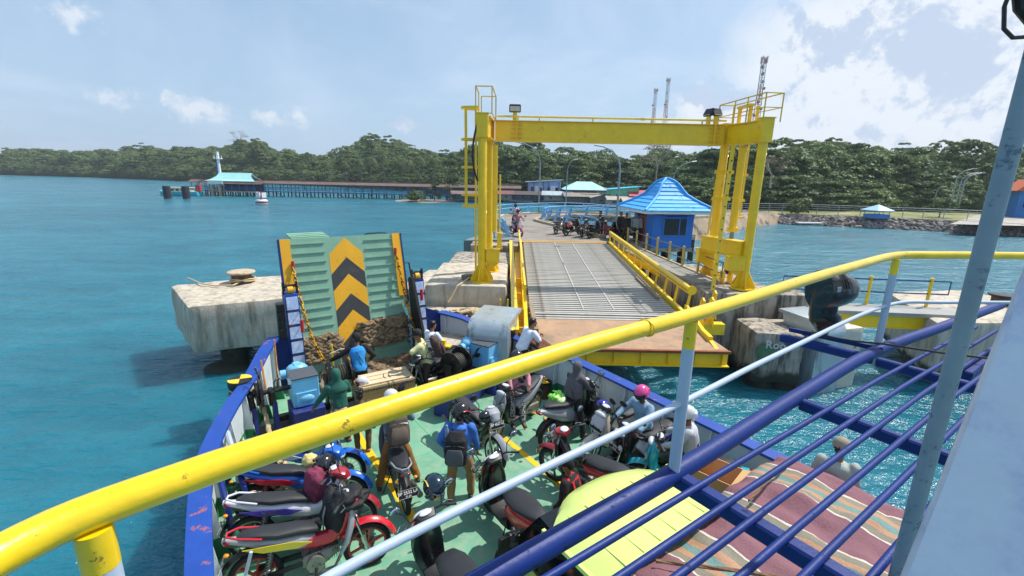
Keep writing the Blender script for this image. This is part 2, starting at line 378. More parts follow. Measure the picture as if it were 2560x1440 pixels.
# ------------------------------------------------------------------ hills and forest
SHORE = [(-200, 436), (0, 436), (250, 443), (470, 452), (700, 460), (900, 468), (1060, 478), (1160, 490), (1300, 497), (1450, 503), (1600, 508), (1700, 512), (1800, 522), (1950, 526), (2150, 528), (2400, 530), (2560, 530), (2800, 530)]
SHZ = lambda px: 0.3 if px < 1150 else (0.5 if px < 1700 else 1.5)
RIDGE = [(-200, 400), (0, 402), (60, 380), (130, 380), (190, 388), (240, 392), (330, 376), (400, 376), (470, 382), (560, 372), (640, 358), (700, 382), (770, 400), (800, 408), (870, 378), (930, 352), (1010, 368), (1080, 392), (1120, 392), (1170, 400), (1250, 372), (1300, 368), (1400, 384), (1450, 404), (1530, 416), (1600, 404), (1680, 394), (1760, 378), (1850, 362), (1960, 364), (2050, 366), (2130, 368), (2200, 380), (2300, 384), (2370, 378), (2430, 392), (2470, 424), (2560, 436), (2800, 440)]
def interp(T, x):
    for (a, b), (c, d) in zip(T, T[1:]):
        if a <= x <= c: return b+(d-b)*(x-a)/(c-a)
    return T[-1][1]
def hillpt(px, t):
    """t = 0 at the shore, 1 at the ridge, further behind"""
    s = G(px, interp(SHORE, px), SHZ(px)); ds = math.hypot(s.x, s.y)
    back = 75 if px > 1150 else 110
    if px > 2440: back = 75+(px-2440)*1.2
    dr = ds+back; top = at(px, interp(RIDGE, px), dr); d = ray(px, 430); u = V((d.x, d.y, 0)).normalized()
    treeh = 13.0 if px > 1600 else 9.5+3.5*max(0, min(1, (px-1150)/450)); zr = max(top.z-treeh, 3.0); s0 = s.z
    if t <= 1: z = s0+(zr-s0)*(t**0.8)
    else: z = zr-(t-1)*6
    p = u*(ds+(dr-ds)*t); return V((p.x, p.y, z))
mb = MB(); xs = list(range(-200, 2801, 40)); ts = [-0.06, 0, 0.12, 0.25, 0.4, 0.55, 0.7, 0.85, 1.0, 1.3, 2.0]
for px in xs:
    for t in ts:
        p = hillpt(px, max(t, 0)) if t >= 0 else hillpt(px, 0)*0.97
        if t < 0: p.z = -0.6
        if t == 2.0: p.z = -1
        mb.v.append(tuple(p))
n = len(ts)
for i in range(len(xs)-1):
    for j in range(n-1): mb.f.append((i*n+j, (i+1)*n+j, (i+1)*n+j+1, i*n+j+1)); mb.m.append(0)
soil = mat('hill_soil', '#3f4a2a', 0.95, 0, 0.35, 0.15, 0, 10, dirt='#8a7a5c', damt=0.3, dscale=0.3, space='Object')
tag(mb.build('wooded_hills', soil), kind='structure')

def leafmat(name, c1, c2):
    m = bpy.data.materials.new(name); m.use_nodes = True; t = m.node_tree; p = t.nodes['Principled BSDF']; ln = t.links.new
    oi = t.nodes.new('ShaderNodeObjectInfo'); geo = t.nodes.new('ShaderNodeNewGeometry')
    n = t.nodes.new('ShaderNodeTexNoise'); n.inputs['Scale'].default_value = 0.06; n.inputs['Detail'].default_value = 2; ln(geo.outputs['Position'], n.inputs['Vector'])
    n2 = t.nodes.new('ShaderNodeTexNoise'); n2.inputs['Scale'].default_value = 1.3; n2.inputs['Detail'].default_value = 3; ln(geo.outputs['Position'], n2.inputs['Vector'])
    a = t.nodes.new('ShaderNodeMath'); a.operation = 'MULTIPLY_ADD'; ln(oi.outputs['Random'], a.inputs[0]); a.inputs[1].default_value = 0.55
    b = t.nodes.new('ShaderNodeMath'); b.operation = 'MULTIPLY_ADD'; ln(n2.outputs['Fac'], b.inputs[0]); b.inputs[1].default_value = 0.5; ln(n.outputs['Fac'], b.inputs[2])
    c = t.nodes.new('ShaderNodeMath'); c.operation = 'SUBTRACT'; ln(b.outputs[0], c.inputs[0]); c.inputs[1].default_value = 0.52; ln(c.outputs[0], a.inputs[2])
    mx = t.nodes.new('ShaderNodeMix'); mx.data_type = 'RGBA'; ln(a.outputs[0], mx.inputs[0]); mx.inputs[6].default_value = (*c1, 1); mx.inputs[7].default_value = (*c2, 1)
    ln(mx.outputs[2], p.inputs['Base Color']); p.inputs['Roughness'].default_value = 0.6; p.inputs['Specular IOR Level'].default_value = 0.3
    tr = t.nodes.new('ShaderNodeBsdfTranslucent'); ln(mx.outputs[2], tr.inputs[0]); ms = t.nodes.new('ShaderNodeMixShader'); ms.inputs[0].default_value = 0.22
    ln(p.outputs[0], ms.inputs[1]); ln(tr.outputs[0], ms.inputs[2]); ln(ms.outputs[0], t.nodes['Material Output'].inputs[0]); return m
leafA = leafmat('forest_leaves', (0.045, 0.098, 0.028), (0.185, 0.250, 0.075))
leafP = leafmat('palm_leaves', (0.05, 0.08, 0.025), (0.12, 0.15, 0.05))
leafB = leafmat('bright_leaves', (0.05, 0.10, 0.02), (0.15, 0.19, 0.05))
leafD = leafmat('dry_twigs', (0.10, 0.08, 0.055), (0.17, 0.14, 0.10))
bark = mat('tree_bark', '#6f6455', 0.9, 0, 0.3, 3, 0.4, 20)

def crown_np(seed, rad, hgt, nclump, nleaf, leaf, layered=False, hollow=0.55, base=0.35):
    rg = np.random.RandomState(seed); Vs = []
    for k in range(nclump):
        u = rg.rand()*2*np.pi; q = rg.rand()**0.5; zz = rg.rand()
        prof = math.sin(math.pi*(0.12+0.8*zz))**0.7
        if layered: zz = round(zz*4)/4+rg.randn()*0.02
        c = np.array([math.cos(u)*rad*prof*(hollow+(1-hollow)*q), math.sin(u)*rad*prof*(hollow+(1-hollow)*q), hgt*(base+(1-base)*zz)])
        cr = rad*(0.26+0.2*rg.rand()); 
        d = rg.randn(nleaf, 3); d /= np.linalg.norm(d, axis=1)[:, None]; d[:, 2] = np.abs(d[:, 2])*0.9-0.12
        fl = 0.35 if layered else 0.62
        p = c+d*np.array([cr, cr, cr*fl])*(0.7+0.3*rg.rand(nleaf, 1))
        nrm_ = d+rg.randn(nleaf, 3)*0.45+np.array([0, 0, 0.5]); nrm_ /= np.linalg.norm(nrm_, axis=1)[:, None]
        t1 = np.cross(nrm_, rg.randn(nleaf, 3)); t1 /= np.linalg.norm(t1, axis=1)[:, None]; t2 = np.cross(nrm_, t1)
        s1 = leaf*(0.6+0.8*rg.rand(nleaf, 1)); s2 = s1*(0.45+0.3*rg.rand(nleaf, 1))
        Vs.append(np.stack([p-t1*s1, p-t2*s2, p+t1*s1, p+t2*s2], 1))
    return np.concatenate(Vs).reshape(-1, 3)
def quadmesh(name, P_, mats, extra=None, sides=4):
    n = len(P_)//sides; me = bpy.data.meshes.new(name)
    ev, ef = ([], []) if extra is None else (extra.v, extra.f)
    nv = len(P_); tv = nv+len(ev); me.vertices.add(tv)
    allv = np.concatenate([P_, np.array(ev, dtype=float).reshape(-1, 3)]) if len(ev) else P_
    me.vertices.foreach_set('co', allv.astype(np.float32).ravel())
    loops = list(range(n*sides)); tot = [sides]*n
    for f in ef: loops.extend([i+nv for i in f]); tot.append(len(f))
    me.loops.add(len(loops)); me.loops.foreach_set('vertex_index', loops)
    me.polygons.add(len(tot)); st = np.concatenate([[0], np.cumsum(tot)[:-1]]).astype(int)
    me.polygons.foreach_set('loop_start', st.tolist()); me.polygons.foreach_set('loop_total', tot)
    for m in mats: me.materials.append(m)
    me.polygons.foreach_set('material_index', [0]*n+[min(1, len(mats)-1)]*len(ef))
    me.update(calc_edges=True); me.validate(); return me
def trunk_mb(h, r, seed, limbs=5, spread=1.6):
    g = random.Random(seed); mb = MB(); mb.tube([(0, 0, -1.5), (g.uniform(-.1, .1), g.uniform(-.1, .1), h*.35), (g.uniform(-.3, .3), g.uniform(-.3, .3), h*.8)], r, 6, rs=[r*1.3, r, r*.45])
    for i in range(limbs):
        a = g.uniform(0, 6.28); z = h*g.uniform(.35, .6); mb.tube([(0, 0, z), (math.cos(a)*spread*.5, math.sin(a)*spread*.5, z+h*.15), (math.cos(a)*spread, math.sin(a)*spread, z+h*.3)], r*.4, 5, rs=[r*.5, r*.35, r*.12])
    return mb
protos = bpy.data.collections.new('tree_prototypes')      # instanced by the forest, not linked to the scene itself
for i in range(9):
    lay = i % 3 == 1
    q = crown_np(100+i, 3.4+(i % 4)*0.5, 7.5+(i % 3)*1.3, 30+i*2, 62, 0.34, lay, 0.5 if i % 2 else 0.7)
    me = quadmesh('forest_tree', q, [leafA, bark], trunk_mb(6.5, 0.22, i)); protos.objects.link(bpy.data.objects.new('forest_tree', me))
def palm_np(seed, h):
    rg = np.random.RandomState(seed); out_ = []
    for k in range(17):
        a = k*2.399+rg.rand()*0.3; L_ = 2.5+rg.rand()*0.6; rise = rg.uniform(-0.25, 0.85)
        pts = []
        for j in range(8):
            s = j/7; pts.append(np.array([math.cos(a)*L_*s*(1-.15*s), math.sin(a)*L_*s*(1-.15*s), h+rise*L_*s-1.5*L_*s*s*0.75]))
        for j in range(7):
            d = pts[j+1]-pts[j]; d /= np.linalg.norm(d); sd = np.cross(d, [0, 0, 1]); sd /= np.linalg.norm(sd)+1e-6
            for sg in (-1, 1):
                for q in (0.1, 0.6):
                    b = pts[j]*(1-q)+pts[j+1]*q; w = 0.62*math.sin(math.pi*(0.12+0.8*j/7)); tip = b+sd*sg*w+d*0.25-np.array([0, 0, 0.28])
                    out_.append(np.stack([b, b+d*0.14, tip+d*.03, tip]))
    return np.concatenate(out_)
palms = []
for i in range(3):
    h = 7.5+i; mbp = MB(); mbp.tube([(0, 0, -1), (0.15, 0.1, h*.5), (0.45-.3*i, .2, h)], .13, 6, rs=[.2, .14, .1])
    pp = palm_np(i, h); pp[:, 0] += 0.45-.3*i; pp[:, 1] += .2
    palms.append(quadmesh('palm_tree', pp, [leafP, bark], mbp))

def gnscatter(name, pts, scl, rot, coll, idx=None):
    me = bpy.data.meshes.new(name); me.vertices.add(len(pts)); me.vertices.foreach_set('co', np.array(pts, dtype=np.float32).ravel())
    for an, vals in (('sc', scl), ('rz', rot)):
        a = me.attributes.new(an, 'FLOAT', 'POINT'); a.data.foreach_set('value', vals)
    a = me.attributes.new('idx', 'INT', 'POINT'); a.data.foreach_set('value', idx)
    o = link(name, me); g = bpy.data.node_groups.new(name, 'GeometryNodeTree')
    g.interface.new_socket('Geometry', in_out='INPUT', socket_type='NodeSocketGeometry'); g.interface.new_socket('Geometry', in_out='OUTPUT', socket_type='NodeSocketGeometry')
    nn = g.nodes.new; gi = nn('NodeGroupInput'); go = nn('NodeGroupOutput'); ci = nn('GeometryNodeCollectionInfo'); ci.inputs['Collection'].default_value = coll
    ci.inputs['Separate Children'].default_value = True; ci.inputs['Reset Children'].default_value = True
    ip = nn('GeometryNodeInstanceOnPoints'); ip.inputs['Pick Instance'].default_value = True
    def na(nm, ty):
        x = nn('GeometryNodeInputNamedAttribute'); x.data_type = ty; x.inputs['Name'].default_value = nm; return x.outputs[0]
    cb = nn('ShaderNodeCombineXYZ'); g.links.new(na('rz', 'FLOAT'), cb.inputs[2])
    g.links.new(gi.outputs[0], ip.inputs['Points']); g.links.new(ci.outputs[0], ip.inputs['Instance']); g.links.new(cb.outputs[0], ip.inputs['Rotation'])
    g.links.new(na('sc', 'FLOAT'), ip.inputs['Scale']); g.links.new(na('idx', 'INT'), ip.inputs['Instance Index'])
    g.links.new(ip.outputs[0], go.inputs[0]); md = o.modifiers.new('scatter', 'NODES'); md.node_group = g; return o
rg = random.Random(5); P_l = ([], [], [], []); P_r = ([], [], [], [])
px = -190.0
while px < 2790:
    s = hillpt(px, 0); ds = math.hypot(s.x, s.y); back = hillpt(px, 1); dr = math.hypot(back.x, back.y)
    t = 0.02+rg.random()*0.03
    while t < 1.12:
        q = hillpt(px+rg.uniform(-12, 12), t); far = math.hypot(q.x, q.y)
        D_ = P_l if px < 1150 else P_r
        sc = (0.42+0.66*rg.random()**1.5)*(0.8 if t < 0.15 else 1.0)
        if rg.random() < 0.10: sc *= 1.3
        if not (1150 < px < 1650 and t < 0.05):
            if t < .13: q.z -= 2.6*sc
            D_[0].append(tuple(q)); D_[1].append(sc); D_[2].append(rg.uniform(0, 6.28)); D_[3].append(rg.randrange(9))
        t += rg.uniform(3.0, 4.6)/(dr-ds)*(1.25 if far > 250 else 1.0)
    px += 4.3*1150/max(ds, 60)/1150*260/ (1.0+ (0.25 if ds > 250 else 0)) * (1150/1000) * (0.62)
def _lab(o, l): tag(o, l, 'forest', kind='stuff')
_lab(gnscatter('forest', P_l[0], P_l[1], P_l[2], protos, P_l[3]), 'dense dark green jungle covering the long low hills behind the jetty')
_lab(gnscatter('forest', P_r[0], P_r[1], P_r[2], protos, P_r[3]), 'dense green trees covering the hillside behind the village and the embankment')
print('forest', len(P_l[0]), len(P_r[0]))
# ================================================================== PORT: far shore
def emb():
    line = [(1690, 556), (1780, 561), (1850, 561), (1950, 560), (2036, 563), (2200, 571), (2350, 578), (2470, 585), (2560, 592), (2700, 603), (2900, 620)]
    P = [G(a, b, 0) for a, b in line]; mb = MB()
    def off(p, d): u = V((p.x, p.y, 0)).normalized(); return p+u*d
    rows = [[off(p, d)+V((0, 0, z)) for p in P] for d, z in ((-.6, -.6), (0, 0), (2.2, 1.35), (2.5, 1.42), (30, 1.5))]
    n = len(P); mb.v = [tuple(q) for r in rows for q in r]
    for i in range(4):
        for j in range(n-1): mb.f.append((i*n+j, i*n+j+1, (i+1)*n+j+1, (i+1)*n+j)); mb.m.append(0 if i < 3 else 1)
    stone = mat('embankment_stone', '#a8937c', 0.95, 0, 0.3, 0.5, 0.8, 6, dirt='#5a5148', damt=0.35, dscale=0.7)
    grass = mat('scrub_grass', '#77803f', 0.95, 0, 0.35, 0.25, 0, 10, dirt='#a89a78', damt=0.35, dscale=0.2)
    tag(mb.build('embankment', [stone, grass]), kind='structure')
    mb = MB()
    for a, b in zip(P[1:], P[2:]):
        a2, b2 = off(a, 2.6)+V((0, 0, 1.5)), off(b, 2.6)+V((0, 0, 1.5)); mb.bar(a2, b2, .5, .16)
    tag(mb.build('seawall_kerb', concrete2), kind='structure')
    # riprap boulders: hundreds, joined
    g = random.Random(3); mb = MB()
    for a, b in zip(P[3:], P[4:]):
        L_ = (b-a).length; nrow = 6
        for r in range(nrow):
            k = 0.0
            while k < L_:
                s = g.uniform(.35, .75); q = a+(b-a)*(k/L_); q = off(q, -.5+r*.5+g.uniform(-.2, .2)); q.z = .0+r*.25+g.uniform(-.1, .12)
                rot = Matrix.Rotation(g.uniform(0, 3.1), 3, 'Z') @ Matrix.Rotation(g.uniform(-.7, .7), 3, 'X') @ Matrix.Rotation(g.uniform(-.6, .6), 3, 'Y')
                mb.box(q, (s*1.25, s*.8, s*.6), rot, .09); k += s*.95
    rock = mat('riprap_rock', '#857d78', 0.9, 0, 0.5, 1.1, 0.5, 8, dirt='#3c3836', damt=0.35, dscale=1.0)
    tag(mb.build('riprap_boulders', rock, ang=20), 'grey loose boulders piled along the embankment waterline', 'rocks', kind='stuff')
    # post and wire fence on the embankment
    f = thing('wire_fence', 'long grey pipe fence along the top of the stone embankment', 'fence', off(P[2], 4)+V((0, 0, 1.4)))
    o = f.location
    pts = [off(p, 4)-o+V((0, 0, 1.45)) for p in P[1:8]]
    def rails(mb):
        for h in (.25, .6, .95, 1.3, 1.6):
            mb.tube([p+V((0, 0, h)) for p in pts], .022 if h < 1.5 else .04, 5)
    part(f, 'rail', greyp, rails)
    for a, b in zip(pts, pts[1:]):
        k = max(1, round((b-a).length/2.6))
        for i in range(k): p = a+(b-a)*(i/k); part(f, 'post', greyp, lambda m: m.cyl(p, p+V((0, 0, 1.65)), .05, n=6))
    # road apron and pavement at the right
    mb = MB(); q = [G(2375, 560, 1.53), G(2620, 566, 1.53), G(2700, 545, 1.53), G(2440, 538, 1.53)]
    mb.add(q, [(0, 1, 2, 3)]); tag(mb.build('shore_road', mat('pale_road', '#a7a199', .9, 0, .1, .4, 0, 8, dirt='#8d867c', damt=.3, dscale=.5)), kind='structure')
    # low white landing stage
    p = G(2025, 563, 0); t = thing('landing_stage', 'low white concrete landing stage at the foot of the boulders', 'jetty', p, R(2))
    part(t, 'deck', mat('white_plaster', '#d9d5cc', .8), lambda m: m.box((0, 0, .35), (4.4, 1.2, .22), None, .03)); [part(t, 'footing', concrete, lambda m: m.box((x, 0, .0), (.4, .9, .6))) for x in (-1.8, 0, 1.8)]
    # kiosk with pale blue pyramid roof
    p = G(2190, 545, 1.45); t = thing('kiosk', 'blue kiosk with a pale blue pyramid roof behind the fence', 'kiosk', p, R(10))
    part(t, 'wall', mat('kiosk_blue', '#2f7fc4', .6), lambda m: [m.box((0, 0, .55), (5.2, 3.4, 1.1)), [m.cyl((x, y, 0), (x, y, 2.2), .09, n=6) for x in (-2.4, 2.4) for y in (-1.5, 1.5)]]); t.scale = (.55, .55, .55)
    part(t, 'roof', mat('kiosk_roof', '#a9d3ee', .4), lambda m: m.lathe([(3.9, 2.1), (3.85, 2.2), (.05, 3.75)], n=4, rot=Matrix.Rotation(R(45), 3, 'Z')), 20)
    # blue terminal building at the right edge
    p = G(2580, 545, 1.5); t = thing('terminal_building', 'bright blue building with an orange roof at the right edge of the shore', 'building', p, R(-30))
    part(t, 'wall', mat('terminal_blue', '#1f78bf', .6), lambda m: m.box((2, 2, 2.2), (9, 6, 4.4)))
    part(t, 'roof', mat('terminal_roof', '#c9623a', .7), lambda m: m.prism([(-5.2, 0), (5.2, 0), (3.2, 1.9), (-3.2, 1.9)], (2, 5.4, 4.4), (1, 0, 0), (0, 0, 1), 6.8))
    for i in range(3): part(t, 'window', darkglass, lambda m: m.box((-1.2+i*2.4, -1.02, 2.3), (1.2, .12, 1.1)))
    p = G(2600, 520, 1.6); t = thing('distant_hall', 'hall with a teal roof standing among trees behind the orange roofed building', 'building', p, R(-20))
    part(t, 'wall', mat('hall_wall', '#8fb9b0', .7), lambda m: m.box((0, 0, 2.5), (12, 8, 5))); part(t, 'roof', mat('hall_roof', '#49b3a6', .5), lambda m: m.prism([(-7, 0), (7, 0), (0, 3)], (0, 4.6, 5), (1, 0, 0), (0, 0, 1), 9.2))
emb()

# street lamps: tapered column with a curved arm
def lamp(base, h, arm, ang, label, r=.07, group='street lamps'):
    t = thing('street_lamp', label, 'street lamp', base, ang, group)
    pts = [(0, 0, 0), (0, 0, h*.72)]+[(arm*(1-math.cos(a)), 0, h*.72+(h*.25)*math.sin(a)) for a in (.35, .7, 1.05, 1.35)]+[(arm*1.25, 0, h)]
    part(t, 'pole', greyp, lambda m: m.tube(pts, r, 8, rs=[r*1.15, r*.9]+[r*.62]*4+[r*.5]))
    part(t, 'lamp_head', greyp, lambda m: m.box((arm*1.25+.25, 0, h+.02), (.62, .2, .1), Matrix.Rotation(-.12, 3, 'Y'), .04)); return t
b1 = G(1343, 531, 3.0); lamp((2.6, 48.2, 3.0), 6.9, 1.4, math.pi, 'tall curved street lamp just right of the left gantry column')
lamp((8.0, 36.0, 2.7), 6.3, 1.2, math.pi, 'tallest curved street lamp rising in front of the green roofed houses', .085)
lamp(at(1414, 520, 62)+V((0, 0, 0)), 6.2, .7, 0.3, 'thin street lamp with a short arm on the bend of the causeway')
lamp((17.5, 52.0, 2.0), 6.6, 1.6, 0.2, 'street lamp whose arm shows above the blue hut roof')
for (px, py, h, l) in ((2374, 519, 7.0, 'leftmost of the three curved lamps at the shore road'), (2387, 518, 6.2, 'middle of the three curved lamps at the shore road'), (2396, 518, 6.1, 'rightmost of the three curved lamps at the shore road')):
    lamp(at(px, py, 118), h, 2.0, R(-5), l, .12)
lamp(at(2333, 516, 112), 3.4, .6, R(-10), 'short lamp with a solar box left of the three curved lamps', .08)

# telecom masts
def mast(px, ytop, d, w0, w1, label, dishes):
    top = at(px, ytop, d); h = top.z; t = thing('telecom_tower', label, 'radio mast', (top.x, top.y, 0), 0.3, 'telecom masts on the hill')
    m1 = mat('mast_white', '#c9c9cc', .5); m2 = mat('mast_red', '#b8706a', .5)
    nseg = 22; 
    def lat(sel):
        def f(mb):
            for k in range(nseg):
                if (k//3) % 2 != sel: continue
                z0, z1 = h*k/nseg, h*(k+1)/nseg; a0 = w0+(w1-w0)*min(1, k/nseg*1.3); a1 = w0+(w1-w0)*min(1, (k+1)/nseg*1.3)
                c0 = [V((x*a0, y*a0, z0)) for x, y in ((-1, -1), (1, -1), (1, 1), (-1, 1))]; c1 = [V((x*a1, y*a1, z1)) for x, y in ((-1, -1), (1, -1), (1, 1), (-1, 1))]
                for i in range(4):
                    mb.bar(c0[i], c1[i], .16, .16); mb.bar(c0[i], c1[(i+1) % 4], .1, .1); mb.bar(c0[i], c0[(i+1) % 4], .1, .1)
        return f
    part(t, 'lattice', m1, lat(0)); part(t, 'lattice', m2, lat(1), label='red painted sections')
    g = random.Random(int(px))
    for i in range(dishes):
        z = h*(1-.5*i/dishes/1.2)-1; a = g.uniform(0, 6.28)
        part(t, 'dish', greyp, lambda m: m.cyl((math.cos(a)*w1*1.2, math.sin(a)*w1*1.2, z), (math.cos(a)*(w1+.9), math.sin(a)*(w1+.9), z), .55, .5, 10))
    for i in range(4):
        a = i*1.57+.4; part(t, 'antenna', m1, lambda m: m.box((math.cos(a)*(w1+.5), math.sin(a)*(w1+.5), h-.8), (.25, .25, 2.2)))
mast(1640, 222, 300, 2.0, .6, 'left lattice mast of the pair above the hut', 3)
mast(1672, 196, 290, 2.2, .6, 'right lattice mast of the pair above the hut', 4)
mast(1912, 143, 190, 1.5, .55, 'tallest red and white lattice mast hung with dishes behind the right gantry', 9)

# ---------------------------------------------------------------- long roofed jetty
jr = mat('jetty_roof_red', '#8e4b45', .8, 0, .15, .5); jru = mat('jetty_roof_rust', '#6b5a55', .85, 0, .2, .5); jb = mat('jetty_blue', '#2b74a8', .6, 0, .15, .6); pile = mat('dark_pile', '#3a3733', .9, 0, .3, 1)
def jetty():
    A, B = V((-88, 128.5, 0)), V((2, 126.5, 0)); u = (B-A).normalized(); n = V((-u.y, u.x, 0)); ang = math.atan2(u.y, u.x); Ln = (B-A).length
    t = thing('roofed_jetty', 'long covered jetty on piles with a rusty red roof reaching across the bay', 'jetty', A, ang)
    part(t, 'deck', jb, lambda m: m.box((Ln/2, 0, 1.25), (Ln, 2.6, .22)))
    part(t, 'roof', [jru, jr], lambda m: (setattr(m, 'k', 0), m.prism([(-1.9, 0), (0, .75), (0, .83), (-1.9, .1)], (0, 0, 3.35), (0, 1, 0), (0, 0, 1), Ln), setattr(m, 'k', 1), m.prism([(.0, .77), (1.9, .5), (1.9, .6), (0, .87)], (0, 0, 3.45), (0, 1, 0), (0, 0, 1), Ln)))
    part(t, 'ridge', jr, lambda m: m.box((Ln/2, .1, 4.24), (Ln, .5, .16)))
    part(t, 'railing', jb, lambda m: [m.box((Ln/2, y, z), (Ln, .07, .08)) for y in (-1.25, 1.25) for z in (1.75, 2.1, 2.4)])
    pm = None; qm = None
    k = 0; x = .6
    while x < Ln:
        for y in (-1.15, 1.15):
            if pm is None:
                m = MB(); m.cyl((0, 0, -.6), (0, 0, 1.2), .17, n=6); pm = m.mesh('pile', pile); m = MB(); m.box((0, 0, 2.4), (.12, .12, 2.2)); qm = m.mesh('post', jb)
            link('pile', pm, t, (x, y, 0)); link('post', qm, t, (x, y, 0))
        if k % 2: part(t, 'brace', pile, lambda m: m.bar((x, -1.1, 1.1), (x+1.7, -1.1, .0), .12, .12))
        x += 2.1; k += 1
    # terminal pavilion on the jetty
    c = G(600, 489, 0); c = A+u*(c-A).dot(u)
    t = thing('jetty_pavilion', 'jetty pavilion with a pale turquoise upswept roof', 'pavilion', c+n*-1.2, ang)
    tq = mat('turquoise_roof', '#a9e0da', .45, 0, .08, .5)
    part(t, 'floor', concrete2, lambda m: m.box((0, 0, 1.2), (13, 5, .3)))
    part(t, 'wall', mat('pavilion_blue', '#1d4f86', .6), lambda m: m.box((1, 1.6, 2.3), (11, .2, 2.0)))
    part(t, 'lower_roof', jru, lambda m: m.prism([(-3.4, 0), (3.4, 0), (2.6, .75), (-2.6, .75)], (-7.6, 0, 3.2), (0, 1, 0), (0, 0, 1), 15.2))
    def rf(m):
        prof = [(-2.9, 0, 6.7), (-1.9, .35, 5.8), (-.9, 1.2, 4.7), (0, 2.1, 4.4), (.9, 1.2, 4.7), (1.9, .35, 5.8), (2.9, 0, 6.7)]
        m.loft([[V((-w, y, 3.95+z)), V((w, y, 3.95+z)), V((w, y, 3.8+z)), V((-w, y, 3.8+z))] for y, z, w in prof])
    part(t, 'roof', tq, rf, 20)
    for x in (-6, -4, -2, 0, 2, 4, 6):
        part(t, 'post', jb, lambda m: m.box((x, -2.2, 2.3), (.16, .16, 2))); part(t, 'pile', pile, lambda m: m.cyl((x, -2.2, -.6), (x, -2.2, 1.1), .2, n=6))
    part(t, 'railing', jb, lambda m: [m.box((0, -2.3, z), (13, .06, .07)) for z in (1.7, 2.0, 2.3)])
    part(t, 'sign', mat('sign_white', '#dcdcd8', .6), lambda m: m.box((-3.6, -3.5, 3.55), (4.0, .15, .95)))
    for x in (-4.7, -2.6): part(t, 'pillar', concrete2, lambda m: [m.box((x, -3.3, 1.0), (.55, .6, 3.6)), m.box((x, -3.3, 2.7), (.85, .8, .2))])
    mp_ = G(563, 487, 0); tt = thing('signal_mast', 'slender white mast with a railed platform rising from the turquoise roof', 'mast', A+u*((mp_-A).dot(u))+n*1.0, ang)
    wm = mat('mast_paint', '#e3e6ea', .5)
    part(tt, 'pole', wm, lambda m: m.cyl((0, 0, .5), (0, 0, 10.6), .52, .34, 10)); part(tt, 'platform', wm, lambda m: [m.cyl((0, 0, 9.6), (0, 0, 9.75), 1.1, n=12), [m.cyl((math.cos(a)*1.0, math.sin(a)*1.0, 9.75), (math.cos(a)*1.0, math.sin(a)*1.0, 10.5), .05, n=5) for a in range(6)], m.cyl((0, 0, 10.6), (0, 0, 11.5), .4, .25)])
    part(tt, 'aerial', steel, lambda m: m.cyl((0, 0, 11.5), (0, 0, 13), .06))
    part(tt, 'stripe', mat('mast_blue', '#3a55a8', .5), lambda m: m.box((-.35, -.2, 5), (.25, .5, 7.5)))
jetty()
for px, py, l in ((420, 497, 'left of two dark mooring piles in front of the moored boat'), (467, 497, 'right of two dark mooring piles in front of the moored boat')):
    p = G(px, py, 0); tag(MB().cyl((0, 0, -1), (0, 0, 2.9), .78, n=14).build('mooring_pile', mat('pile_black', '#2c2a33', .7, dirt='#5d5a62', damt=.3), loc=p), l, 'pile', 'mooring piles')
def boat_far():
    p = G(455, 489, 0); t = thing('passenger_boat', 'small turquoise and cream passenger boat moored at the jetty head', 'boat', p, R(4))
    part(t, 'hull', mat('boat_turquoise', '#3fb3c4', .4), lambda m: m.loft([[V((x, -w, .1)), V((x, w, .1)), V((x, w*1.2, h)), V((x, -w*1.2, h))] for x, w, h in ((-5, .5, 1.3), (-4.4, 1.1, 1.05), (0, 1.3, .95), (4.6, 1.2, 1.0))]))
    part(t, 'cabin', mat('boat_cream', '#e8e0c4', .5), lambda m: m.box((-.4, 0, 1.45), (6.4, 1.9, 1.1), None, .15)); part(t, 'canopy', mat('boat_cream', '#e8e0c4'), lambda m: m.box((-.4, 0, 2.08), (7.2, 2.2, .1)))
    part(t, 'window', darkglass, lambda m: [m.box((-2.8+i*1.2, -.97, 1.5), (.8, .06, .45)) for i in range(5)]); part(t, 'engine_cover', mat('boat_red', '#c8403c', .5), lambda m: m.box((4.4, 0, 2.0), (1.2, .8, 1.6)))
boat_far()
def buoy():
    t = thing('channel_buoy', 'red and white striped buoy with a lattice top floating in the bay', 'buoy', G(655, 511, 0), 0.4)
    rd = mat('buoy_red', '#a83a48', .5); wh = mat('buoy_white', '#dfe2e4', .5)
    part(t, 'float', wh, lambda m: m.lathe([(.9, -.2), (1.15, .1), (1.18, .75), (.9, 1.0)], n=16)); part(t, 'band', rd, lambda m: m.lathe([(1.2, .3), (1.2, .62)], n=16))
    part(t, 'cage', rd, lambda m: [m.bar((math.cos(a)*.9, math.sin(a)*.9, .95), (math.cos(a)*.35, math.sin(a)*.35, 2.7), .09, .09) for a in (0, 1.57, 3.14, 4.71)])
    part(t, 'panel', wh, lambda m: [m.box((math.cos(a)*.8, math.sin(a)*.8, 1.9), (.08, 1.0, 1.0), Matrix.Rotation(a, 3, 'Z')) for a in (.8, 2.37, 3.94, 5.5)]); part(t, 'lantern', darkglass, lambda m: m.cyl((0, 0, 2.6), (0, 0, 3.1), .2))
buoy()

